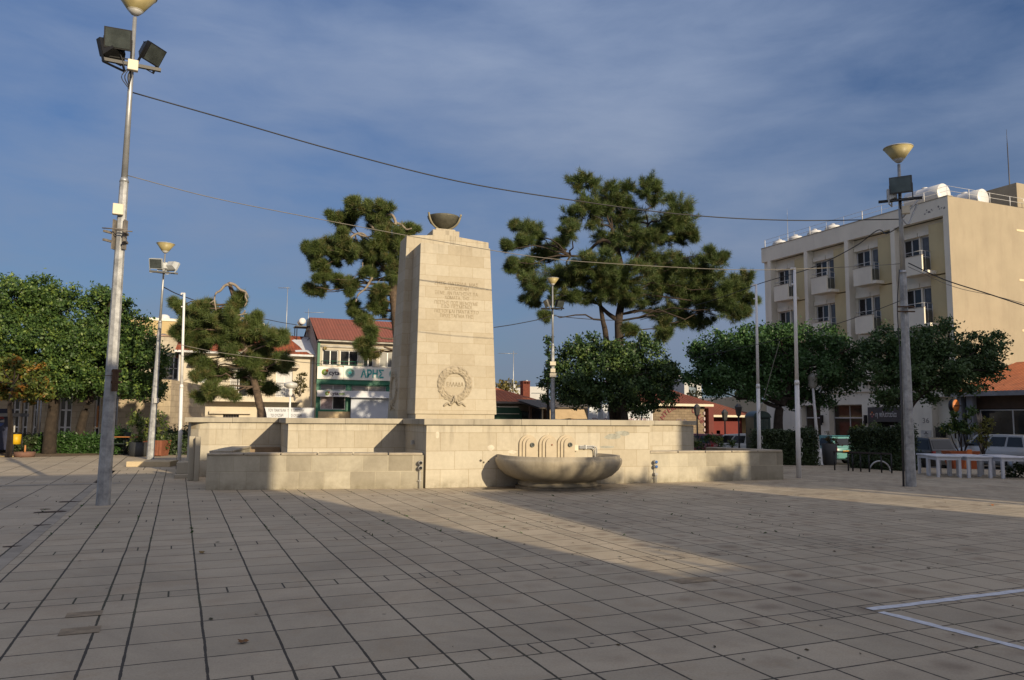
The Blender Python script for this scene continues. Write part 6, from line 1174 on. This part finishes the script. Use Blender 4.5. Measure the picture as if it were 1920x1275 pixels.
p = at(0, 784, 33); ki = thing('drinks_kiosk', 'dark kiosk with grey roof and a drinks cooler at the left edge', 'kiosk', (p.x, p.y, 0), R(22.9)); hzk = hz(20, 773, 33)
b = MB(); b.box(-1.6, .82, -.6, 1.4, hzk - .18, hzk - .04); b.box(-1.6, .2, -.3, 1.2, hzk - .039, hzk + .15); b.build('roof', plain('kiosk_roof', (.20, .21, .23), .6), ki); b = MB(); b.box(-1.5, .02, .3, 1.2, 0, hzk - .19); b.build('body', plain('kiosk_dark', (.015, .016, .02), .6), ki)
b = MB(); b.tube([(.6, -.4, 0), (.6, -.4, hzk - .18)], .04, 8); b.build('post', GREYP, ki)
b = MB(); b.box(-.6, .45, -.35, .25, .15, 1.85); b.build('cooler', plain('cooler_blue', (.006, .012, .05), .4), ki, bevel=.02)
lz = 1.35
for nm, col, a0_, a1_ in (('red', (.20, .02, .03), 20, 160), ('blue', (.02, .06, .25), 200, 340)):
    b = MB(); pts = [(.0 + .24 * math.cos(R(a)), lz + .24 * math.sin(R(a))) for a in range(a0_, a1_ + 1, 14)]; b.prism(pts, -.362, -.352); b.build('emblem', plain('emblem_' + nm, col, .5), ki)
b = MB(); b.prism([(-.225, lz + .06), (-.08, lz + .07), (.06, lz + .0), (.22, lz + .06), (.225, lz - .06), (.08, lz - .05), (-.06, lz + .02), (-.22, lz - .06)], -.361, -.352); b.build('emblem', plain('emblem_white', (.3, .3, .33), .5), ki)

# ------------------------------------------------------------------ right side furniture
p0 = gnd(1562, 881); p0 = at(1562, 784, 25.8); p1 = at(1668, 784, 24.4); z = gz(p0.x, p0.y); rl = thing('bike_rail', 'long black metal rail with thin uprights in front of the dark hedge', 'railing', (p0.x, p0.y, z), math.atan2(p1.y - p0.y, p1.x - p0.x)); ln = (p1 - p0).xy.length; h = hz(1600, 848, 25.3) - z
b = MB(); b.box(-.03, ln, -.03, .03, h - .03, h + .02); b.build('top_rail', plain('rail_dark', (.03, .02, .018), .6), rl)
for k in range(7): b = MB(); x = ln * [0, .25, .33, .47, .62, .83, 1][k]; b.tube([(x, 0, -.1), (x, 0, h - .03)], .026, 6); b.build('upright', BLACK, rl)
p = at(1646, 784, 25.2); z = gz(p.x, p.y); o = MB(); o.tube([(.33 * math.cos(R(a)) , 0, .33 * math.sin(R(a)) ) for a in range(-10, 191, 12)], .025, 6); tag(o.build('cycle_hoop', METAL, None, (p.x, p.y, z)), 'grey curved metal hoop behind the black rail', 'hoop')
LPX = 1532; p = at(LPX, 784, 32.3); z = gz(p.x, p.y); pl = thing('lamp_post', 'old white lamp post on a stepped white pedestal left of the teal car', 'street lamp', (p.x, p.y, z)); zt_ = hz(1522, 728, 32.3) - z
b = MB(); b.box(-.34, .5, -.3, .3, -.05, .12); b.frust((-.22, .22, -.22, .22), .121, (-.20, .20, -.20, .20), .62); b.frust((-.17, .17, -.17, .17), .621, (-.10, .10, -.10, .10), .78); b.build('pedestal', WHITE, pl, bevel=.01); b = MB(); b.tube([(0, 0, .77), (-.06, 0, zt_ * .6), (-.13, 0, zt_)], [.085, .06, .05], 10); b.build('pole', WHITE, pl); b = MB(); b.lathe([(.06, 0), (.16, .1), (.2, .45), (.22, .47), (.05, .62), (0, .64)], 14, (-.13, 0, zt_)); b.build('lantern', plain('lantern_glass', (.4, .4, .38), .3), pl)
p = at(1553, 784, 29.5); z = gz(p.x, p.y); pt = thing('planter_pot', 'tall dark cylinder planter in front of the teal car', 'planter', (p.x, p.y, z)); b = MB(); b.lathe([(.22, 0), (.24, .05), (.28, .78), (.25, .79), (0, .75)], 22); b.build('pot', plain('grey_pot', (.05, .052, .055), .6), pt)
bush('potted_plant', 'bronze and green bushy plant in the tall dark planter', 'plant', bpx([(1560, 828, 12, 10), (1570, 838, 9, 9), (1553, 818, 5, 10)], 29.5), leafmat('mixed_leaf', (.03, .035, .012), (.12, .10, .03), (.25, .09, .04), .5, .2), 54, .08, 12, 26, .12, z0=z + .7)
# white tables
TW = plain('table_white', (.58, .60, .65), .55, 0, .08, 5, .03)
def table(label, p, rz, w_, d_, h_):
    z = gz(p.x, p.y); t = thing('table', label, 'table', (p.x, p.y, z), rz, 'white wooden tables stacked at the restaurant terrace'); b = MB(); b.box(0, w_, 0, d_, h_ - .035, h_); b.build('table_top', TW, t, bevel=.004)
    b = MB(); b.box(.05, w_ - .05, .04, .06, h_ - .12, h_ - .036); b.box(.05, w_ - .05, d_ - .06, d_ - .04, h_ - .12, h_ - .036); b.box(.04, .06, .061, d_ - .061, h_ - .12, h_ - .036); b.box(w_ - .06, w_ - .04, .061, d_ - .061, h_ - .12, h_ - .036); b.build('apron', TW, t)
    for x in (.03, w_ - .10):
        for y in (.03, d_ - .10): b = MB(); b.box(x, x + .07, y, y + .07, -.02, h_ - .036); b.build('leg', TW, t)
    return t
tl = ['leftmost white table of the long row on the right', 'second white table from the left in the right-hand row', 'white table at the right end of the row beside the dark bush', 'white table behind the leftmost one', 'white table behind the second one', 'white table at the back right of the row']
ta = at(1752, 784, 22.8); dx_ = Vector((math.cos(R(-6)), math.sin(R(-6)), 0)); dy_ = Vector((-dx_.y, dx_.x, 0))
for k, (u, v_) in enumerate(((0, 0), (.78, -.12), (1.62, -.3), (.1, .95), (.95, .85), (1.85, .7))): table(tl[k], Vector((ta.x, ta.y, 0)) + dx_ * u + dy_ * v_, R(-6 + (k % 3) * 1.5), .72 if k != 2 else 1.2, .75, .61)
p = at(1905, 784, 23); bush('bush', 'dark low bush in front of the white tables at the right edge', 'bush', bpx([(1905, 884, 16, 14), (1925, 878, 20, 16), (1893, 893, 9, 8)], 23), LHD, 55, .10, 12, 30, .16)
p = at(1800, 784, 28.2); z = gz(p.x, p.y); op = thing('planter_box', 'orange rectangular planter box behind the white tables', 'planter', (p.x, p.y, z), R(5)); b = MB(); b.frust((-.42, .42, -.2, .2), .0, (-.6, .6, -.28, .28), hz(1800, 846, 28) - z); b.build('box', plain('orange_plastic', (.42, .10, .03), .6, 0, .15), op)
p = at(1812, 784, 27.2); z = gz(p.x, p.y); kp = thing('orange_board', 'curved orange board leaning beside the orange planter', 'board', (p.x, p.y, z), R(0)); h = hz(1812, 843, 27.2) - z
b = MB(); prof_ = [(-.09, .02), (.02, .18), (.10, .45), (.13, h * .75), (.12, h), (-.03, h), (-.06, h * .6), (-.10, .3), (-.16, .06)]; b.prism(prof_, -.03, .03); b.build('board', plain('bright_orange', (.60, .16, .035), .5, 0, .1), kp, bevel=.008)
TOPI = leafmat('citrus_leaf', (.02, .05, .014), (.07, .13, .03), (.20, .22, .04), .45, .2)
z0_ = hz(1800, 845, 28.2)
bush('potted_tree', 'flat-topped bushy tree in the orange planter with light upright shoots', 'plant', bpx([(1800, 802, 22, 9), (1778, 803, 14, 8), (1822, 806, 12, 9), (1797, 790, 10, 7), (1790, 778, 3, 10), (1812, 777, 5, 6), (1822, 770, 5, 4)], 28.2), TOPI, 56, .11, 20, 34, .16, z0=z0_ - .3, stem=(.02, 0, 0))
bush('potted_tree', 'straggly yellow-leaved potted plant with a pale trunk right of the orange board', 'plant', bpx([(1842, 810, 12, 12), (1850, 800, 9, 8), (1858, 790, 7, 5), (1832, 822, 10, 10), (1846, 830, 8, 8)], 27.4), leafmat('yellowing_leaf', (.06, .07, .015), (.20, .19, .04), None, .5, .25), 57, .10, 12, 26, .18, z0=hz(1840, 855, 27.4), stem=(0, 0, 0))
p = at(1837, 784, 27.5); b = MB(); rg = random.Random(3); h0 = hz(1837, 850, 27.5) - gz(p.x, p.y); h1 = hz(1838, 803, 27.5) - gz(p.x, p.y); h2 = hz(1838, 775, 27.5) - gz(p.x, p.y)
b.tube([(0, 0, h0 - .5), (0, 0, h1)], [.07, .03], 6)
for k in range(16): a = rg.uniform(0, 6.28); q = rg.uniform(.02, .13); b.tube([(0, 0, h1 - .1), (q * math.cos(a) * .7, q * math.sin(a), (h1 + h2) / 2), (q * math.cos(a), q * math.sin(a), h2 + rg.uniform(-.15, .05))], [.012, .008, .004], 4)
tag(b.build('dry_plant', DEADW, None, (p.x, p.y, gz(p.x, p.y))), 'dry pale brush-like plant top between the two potted trees', 'plant')
# phone booth and dark street lanterns behind the low wall
p = at(1421, 784, 41); z = gz(p.x, p.y); pb = thing('phone_booth', 'dark green round-topped phone booth behind the rear flagpole', 'phone booth', (p.x, p.y, z), R(10)); ht_ = hz(1421, 783, 41) - z; BG_ = plain('booth_green', (.008, .03, .026), .4, 0, .2, 4, 0)
for x in (-.46, .40): b = MB(); b.box(x, x + .06, -.45, .45, 0, ht_); b.build('side_frame', BG_, pb)
b = MB(); b.box(-.46, .46, .40, .46, 0, ht_); b.build('back_panel', BG_, pb); b = MB(); b.prism([(-.5, ht_)] + [(.5 * math.cos(R(a)), ht_ + .34 * math.sin(R(a))) for a in range(180, -1, -15)], -.48, .48); b.build('roof', BG_, pb)
b = MB(); b.box(-.39, .39, -.44, -.42, .1, ht_ - .05); dr = b.build('door', plain('booth_glass', (.02, .045, .045), .15), pb); b = MB(); [b.box(-.39, .39, -.455, -.441, .1 + .33 * k, .13 + .33 * k) for k in range(7)]; [b.box(-.02 + d_, .02 + d_, -.458, -.456, .1, ht_ - .05) for d_ in (-.37, -.12, .12, .37)]; b.build('glazing_bars', BG_, dr)
def lantern(label, px, pyt, Y):
    p = at(px, 784, Y); z = gz(p.x, p.y); t = thing('street_lantern', label, 'street lamp', (p.x, p.y, z), 0, 'dark old-style street lanterns'); h = hz(px, pyt, Y) - z; b = MB(); b.tube([(0, 0, 0), (0, 0, .5), (0, 0, h - .7)], [.09, .05, .04], 8); b.build('pole', BLACK, t); b = MB(); b.lathe([(.05, h - .7), (.12, h - .62), (.19, h - .22), (.21, h - .20), (.09, h - .05), (0, h)], 6, smooth=False); b.build('lantern', plain('dark_lantern', (.05, .05, .05), .4), t)
lantern('dark street lantern in front of the arched red lettering', 1307, 757, 43); lantern('dark street lantern left of the phone booth', 1385, 756, 41); lantern('shorter dark street lantern in front of the dark-red building', 1359, 767, 45)

# ------------------------------------------------------------------ cars
TYRE = plain('tyre', (.012, .012, .012), .9, 0, .1, 5, 0); RIM = plain('rim', (.30, .30, .31), .35, .6, .1, 5, 0); CG = glass('car_glass', (.008, .010, .012), .06); TL = plain('tail_light', (.30, .01, .012), .2, 0, .1, 3, 0); HLG = plain('head_light', (.45, .45, .45), .15, .2, .05, 3, 0)
def paint(name, col, rough=.28):
    m, t, b = base(name); b.inputs['Base Color'].default_value = c4(col); b.inputs['Roughness'].default_value = rough; b.inputs['Coat Weight'].default_value = .6; b.inputs['Coat Roughness'].default_value = .08; v = objvec(t); g = ramp(t, noise(t, v, 3, 5), .35, .75); t.links.new(mixc(t, math_(t, 'MULTIPLY', g, .06), col, (.12, .11, .10)), b.inputs['Base Color']); return m
def car(label, p, rz, col, L_=3.9, W_=1.68, H_=1.48, roof=None, plate=(.5, .5, .5), kind='hatch'):
    """local x = forward (nose at +x), rear at 0"""
    z = gz(p[0], p[1]); t = thing('parked_car', label, 'car', (p[0], p[1], z), rz, 'cars parked along the street'); hw = W_ / 2; belt = .60 * H_ + .05
    # stations: x, z_low, half-width low, z_belt, half-width belt
    st = [(0.0, .34, hw * .80, belt - .12, hw * .84), (.06, .26, hw * .92, belt - .03, hw * .93), (.45, .22, hw * .99, belt, hw * .98), (L_ * .35, .20, hw, belt + .0, hw), (L_ * .62, .20, hw, belt - .01, hw * .99), (L_ * .72, .21, hw * .99, belt - .06, hw * .95), (L_ * .90, .23, hw * .95, belt - .18, hw * .88), (L_ - .08, .27, hw * .86, belt - .30, hw * .78), (L_, .34, hw * .70, belt - .42, hw * .66)]
    b = MB(); V = []; n = 8
    for x, zl, wl, zb, wb in st: zm = zl + (zb - zl) * .55; V += [(x, -wl * .9, zl), (x, -wl, zl + .1), (x, -wl * 1.0, zm), (x, -wb, zb), (x, wb, zb), (x, wl * 1.0, zm), (x, wl, zl + .1), (x, wl * .9, zl)]
    Fs = [(i * n + k, i * n + (k + 1) % n, (i + 1) * n + (k + 1) % n, (i + 1) * n + k) for i in range(len(st) - 1) for k in range(n)] + [tuple(range(n)), tuple((len(st) - 1) * n + k for k in range(n))]
    b.add(V, Fs, True); body = b.build('body', col, t, bevel=0)
    # cabin
    van = kind == 'van'; x0b, x0t = (.05, .28) if kind != 'van' else (.04, .22); x1b = L_ * .74; x1t = L_ * (.54 if not van else .60); rw = hw * .76
    b = MB(); zb = belt - .02; zr = H_
    V = [(x0b, -hw * .90, zb), (x1b, -hw * .90, zb - .03), (x1b, hw * .90, zb - .03), (x0b, hw * .90, zb), (x0t, -rw, zr - .04), (x1t, -rw, zr - .05), (x1t, rw, zr - .05), (x0t, rw, zr - .04), ((x0t + x1t) / 2, -rw * .97, zr), ((x0t + x1t) / 2, rw * .97, zr)]
    b.add(V, [(0, 1, 5, 8, 4), (2, 3, 7, 9, 6), (0, 4, 7, 3), (1, 2, 6, 5), (4, 8, 9, 7), (8, 5, 6, 9)]); cab = b.build('cabin', col, t, bevel=.03)
    if roof: b = MB(); b.box(x0t + .04, x1t - .02, -rw * .95, rw * .95, zr - .01, zr + .018); b.build('roof', roof, t, bevel=.008)
    def lerp(a, c, f): return a + (c - a) * f
    for s in (-1, 1):
        for i, (f0, f1) in enumerate(((.05, .30), (.34, .62), (.66, .93)) if kind != 'small' else ((.08, .42), (.47, .92))):
            pts = []
            for f, g_ in ((f0, .10), (f1, .10), (f1, .86), (f0, .86)):
                xb = lerp(x0b, x1b, f); xt = lerp(x0t, x1t, f); pts.append((lerp(xb, xt, g_), s * (lerp(hw * .90, rw, g_) + .012), lerp(zb, zr - .045, g_)))
            b = MB(); b.add(pts + [(q[0], q[1] - s * .02, q[2]) for q in pts], [(0, 1, 2, 3), (4, 7, 6, 5), (0, 4, 5, 1), (1, 5, 6, 2), (2, 6, 7, 3), (3, 7, 4, 0)]); b.build('side_window', CG, t)
    for nm, xb, xt in (('rear_window', x0b, x0t), ('windscreen', x1b, x1t)):
        sg_ = -1 if nm == 'rear_window' else 1; pts = [(lerp(xb, xt, g_) + sg_ * .012, y * lerp(hw * .90, rw, g_) * .84, lerp(zb, zr - .04, g_)) for y, g_ in ((-1, .14), (1, .14), (1, .84), (-1, .84))]; b = MB(); b.add(pts, [(0, 1, 2, 3)]); b.build(nm, CG, t)
    for s in (-1, 1):
        b = MB(); b.box(-.02, .10, s * hw * .84 - .10, s * hw * .84 + .07, belt - .26, belt - .04); b.build('tail_light', TL, t, bevel=.01); b = MB(); b.box(L_ - .22, L_ - .04, s * hw * .68 - .12, s * hw * .68 + .1, belt - .42, belt - .28); b.build('head_light', HLG, t, bevel=.01)
        b = MB(); b.box(x1b - .45, x1b - .30, s * hw * 1.0 - .02, s * hw * 1.0 + s * .17 if s > 0 else s * hw + .02, belt + .02, belt + .14) if s > 0 else b.box(x1b - .45, x1b - .30, -hw - .17, -hw + .02, belt + .02, belt + .14); b.build('mirror', BLACK if van else col, t)
        for x in (.72, L_ - .78):
            M = Matrix.Translation((x, s * (hw - .10), .31)) @ Matrix.Rotation(R(90), 4, 'X'); b = MB(M); b.lathe([(.20, -.11), (.31, -.10), (.32, 0), (.31, .10), (.20, .11)], 24); wh = b.build('wheel', TYRE, t); b = MB(M); b.lathe([(0, -.112), (.20, -.113), (.19, -.118), (0, -.12)], 16); b.lathe([(0, .12), (.19, .118), (.20, .113), (0, .112)], 16); b.build('rim', RIM, wh)
    b = MB(); b.box(-.035, -.0, -.26, .26, belt - .32, belt - .2); b.build('number_plate', plain('plate_%d' % int(plate[0] * 1000), plate, .5), t); b = MB(); b.box(-.06, .12, -hw * .86, hw * .86, .30, .52); b.build('bumper', BLACK if kind == 'van' else col, t, bevel=.02); return t
HEAD = R(112.9)
def rear_at(px, Y): p = at(px, 784, Y); return (p.x, p.y)
car('teal and cream small hatchback with orange number plate parked beyond the black rail', rear_at(1585, 40), HEAD, paint('teal_paint', (.10, .26, .25)), 3.65, 1.68, 1.42, paint('teal_roof', (.05, .22, .27)), (.60, .28, .02), 'small')
car('black hatchback with red tail lights parked behind the long dark hedge', rear_at(1770, 34.5), HEAD, paint('black_paint', (.010, .011, .013)), 3.8, 1.7, 1.5, None, (.30, .36, .50))
car('silver people carrier parked behind the white tables at the right edge', rear_at(1945, 36), HEAD, paint('silver_paint', (.40, .41, .42)), 4.3, 1.75, 1.62, None, (.45, .45, .45), 'van')
car('dark red hatchback showing over the low wall behind shrubs', rear_at(1350, 43.5), R(128), paint('red_paint', (.16, .010, .018)), 3.8, 1.66, 1.44)
car('white hatchback behind the rear flagpole and spiky plant', rear_at(1434, 43), R(150), paint('white_paint_car', (.50, .52, .53)), 3.8, 1.66, 1.46)

# ------------------------------------------------------------------ debris on the paving
rngd = np.random.default_rng(5); Pts = []
for k in range(260):
    px = rngd.uniform(40, 1900); py = rngd.uniform(900, 1060) if rngd.uniform() < .8 else rngd.uniform(900, 1250); p = gnd(px, py)
    if rngd.uniform() < .75 and px < 900: continue
    if (Vector((p.x, p.y)) - FO.o).dot(FO.N) > -.1 and p.x > -7: continue
    Pts.append((p.x, p.y, gz(p.x, p.y) + .012))
Pts = np.array(Pts); V, Fc = leaves_np(rngd, Pts, np.tile([0, 0, 3.0], (len(Pts), 1)), .055, .6); V[:, 2] = .006 + (V[:, 2] - .006) * .25; V[:, 2] = np.maximum(V[:, 2], .005)
o = mesh_np('leaf_litter', V, Fc, leafmat('litter', (.02, .035, .01), (.09, .06, .03), None, .8, 0)); tag(o, 'scattered small fallen leaves on the plaza paving', 'leaves', None, 'stuff')
Pts = []
for k in range(900):
    px = rngd.uniform(-5, 1500); p = gnd(px, rngd.uniform(915, 1010)); u = p.x * math.cos(PA) + p.y * math.sin(PA) + .26; v = -p.x * math.sin(PA) + p.y * math.cos(PA)
    kk = math.floor(u / 2.75); r_ = u - kk * 2.75; u2 = kk * 2.75 + round(r_ / .5) * .5 - .26; q = uv2w(u2, v); d_ = q - FO.o
    if d_.dot(FO.N) > -.1: continue
    if math.sin(v * 3.1 + u2 * 7) < .3: continue
    Pts.append((q.x, q.y, .012))
Pts = np.array(Pts); V, Fc = leaves_np(rngd, Pts, rngd.normal(size=(len(Pts), 3)), .05, .3); V[:, 2] = np.maximum(V[:, 2], .004); o = mesh_np('joint_grass', V, Fc, LHG); tag(o, 'small grass and moss growing in the paving joints', 'grass', None, 'stuff')
def leaf(label, px, py, s, col):
    p = gnd(px, py); b = MB(); n = 7; rg = random.Random(px); v = [(0, 0, .02)] + [(s * (1 if k % 2 else .62) * math.cos(6.283 * k / 10) * rg.uniform(.8, 1.1), s * .8 * (1 if k % 2 else .6) * math.sin(6.283 * k / 10), .006 + .02 * rg.random()) for k in range(10)]; b.add(v, [(0, k + 1, (k + 1) % 10 + 1) for k in range(10)])
    tag(b.build('fallen_leaf', plain('leaf%d' % px, col, .8, 0, .3, 20), None, (p.x, p.y, .002), 1.0), label, 'leaf', 'dry fallen leaves in the foreground')
leaf('curled brown dry leaf near the bottom edge of the paving', 455, 1206, .05, (.20, .10, .035)); leaf('ochre dry leaf left of centre on the shaded paving', 379, 1038, .055, (.20, .13, .04)); leaf('tiny orange leaf on the sunlit strip at the right', 1860, 948, .06, (.45, .14, .03))
# worn dirt patches on the left paving
for px, py, s in ((98, 960, .32), (85, 955, .12), (128, 941, .25), (78, 985, .14), (22, 1025, .12)):
    p = gnd(px, py); b = MB(); rg = random.Random(px); v = [(s * rg.uniform(.5, 1) * math.cos(6.283 * k / 12), s * .55 * rg.uniform(.5, 1) * math.sin(6.283 * k / 12), 0) for k in range(12)]; b.add(v, [tuple(range(12))]); tag(b.build('dirt_patch', plain('dark_litter', (.06, .035, .022), .95, 0, .5, 14), None, (p.x, p.y, .0055 + s * .004), PA), kind='structure')
for px, py, s in ((1000, 914, 1.6), (900, 912, .8)):
    p = gnd(px, py); b = MB(); rg = random.Random(px); v = [(s * rg.uniform(.7, 1) * math.cos(6.283 * k / 22), s * .28 * rg.uniform(.6, 1) * math.sin(6.283 * k / 22), 0) for k in range(22)]; b.add(v, [tuple(range(22))]); tag(b.build('water_stain', plain('wet_paving', (.10, .08, .06), .45, 0, .4, 5), None, (p.x, p.y, .0045 + s * .001), FO.a), kind='structure')
# patched brown slab pieces near the bottom left
for px, py, w_, d_ in ((158, 1152, .26, .17), (150, 1183, .27, .2), (1300, 1088, .44, .22)):
    p = gnd(px, py); b = MB(); b.add([(-w_ / 2, -d_ / 2, 0), (w_ / 2, -d_ / 2, 0), (w_ / 2, d_ / 2, 0), (-w_ / 2, d_ / 2, 0)], [(0, 1, 2, 3)]); tag(b.build('repaired_slab', plain('brown_repair', (.30, .235, .155), .9, 0, .4, 9, .6), None, (p.x, p.y, .0042), PA), kind='structure')

# ------------------------------------------------------------------ the buildings and trees behind the photographer whose shade lies on the square
def bbox(label, u0, u1, v0, v1, H, col):
    p = uv2w(u0, v1); t = thing('building', label, 'building', (p.x, p.y, 0), PA); L_ = u1 - u0; D_ = v1 - v0; b = MB()
    b.box(0, L_, -D_, 0, -.5, H); b.build('wall', col, t); b = MB(); n = max(1, int(L_ / 3.2))
    for k in range(n):
        for zz in np.arange(1, H - 1.8, 3.0): x = L_ * (k + .5) / n; w_ = MB(); w_.box(x - .6, x + .6, .001, .05, float(zz), float(zz) + 1.4); w_.build('window', GLASS, t)
    b = MB(); b.box(-.1, L_ + .1, -D_ - .1, .1, H - .3, H) if False else b.box(0, L_, -D_, 0, H + .001, H + .02); b.build('roof', CAPST, t)
TE = math.tan(R(SUN_EL))
bbox('long plain building behind the camera on the left, shading the foreground', -34, 8.5, -20, -8, 32.3 / .97 * TE, CRM)
bbox('low building behind the camera in the middle', 11.8, 17.4, -18, -8, (-.35 + 25.3 / .97 * TE) , CRM2)
bbox('very low flat-roofed kiosk behind the camera beside the long building', 8.6, 10.9, -15, -8, 4.15 * TE / .268, CRM)
bbox('tall building behind the camera on the right', 20.9, 40, -10.6, -8, 13.6 * TE / .268, HW)
def shade_tree(label, u, v, r, top, seed, dens=1.5):
    top *= TE / .268; q = uv2w(u, v); rng = np.random.default_rng(seed); rg = random.Random(seed); t = thing('broadleaf_tree', label, 'tree', (q.x, q.y, 0), 0, 'trees behind the camera'); bl = []
    for k in range(9): a = rg.uniform(0, 6.28); f = rg.uniform(.2, .75); bl.append(((r * f * math.cos(a), r * f * math.sin(a), top - r * .9 + rg.uniform(-.6, .45) * r), (r * .5, r * .5, r * .42)))
    P, Q = crown_points(rng, bl, dens, .5, 22); P[:, 2] = np.minimum(P[:, 2], top + .15); V, Fc = leaves_np(rng, P, Q, .26); mesh_np('crown', V, Fc, LOAK, t); b = MB(); b.tube([(0, 0, -.1), (0, 0, top - r)], [.22, .14], 8); [limb(b, (0, 0, top - r * 1.3), c, .08, .02, rg) for c, _ in bl]; b.build('trunk', BARK, t)
shade_tree('tree behind the camera at the left edge of the low building', 12.5, -6.3, 1.5, 6.3, 61)
shade_tree('very small tree behind the camera by the kiosk', 10.3, -7.0, .9, 4.5, 69, 2.5)
shade_tree('smaller tree behind the camera in front of the low building', 13.6, -6.2, 1.6, 6.9, 62)
shade_tree('bushy tree behind the camera in the middle of the low building', 15.3, -6.2, 1.4, 6.7, 63)
shade_tree('tall tree behind the camera left of the tall building', 21.9, -6.2, 1.7, 9.5, 64)
shade_tree('second tall tree behind the camera left of the tall building', 22.2, -8.5, 2.0, 13.0, 65)
shade_tree('tree behind the camera at the right end of the low building', 15.9, -7.2, 1.2, 6.9, 67, 2.2)
shade_tree('broad tree behind the camera at the far right', 43.5, -6.5, 3.0, 10.3, 68, 1.6)
shade_tree('slim tree behind the camera beside the street', 20.1, -9, .5, 7.4, 66, 1.2)
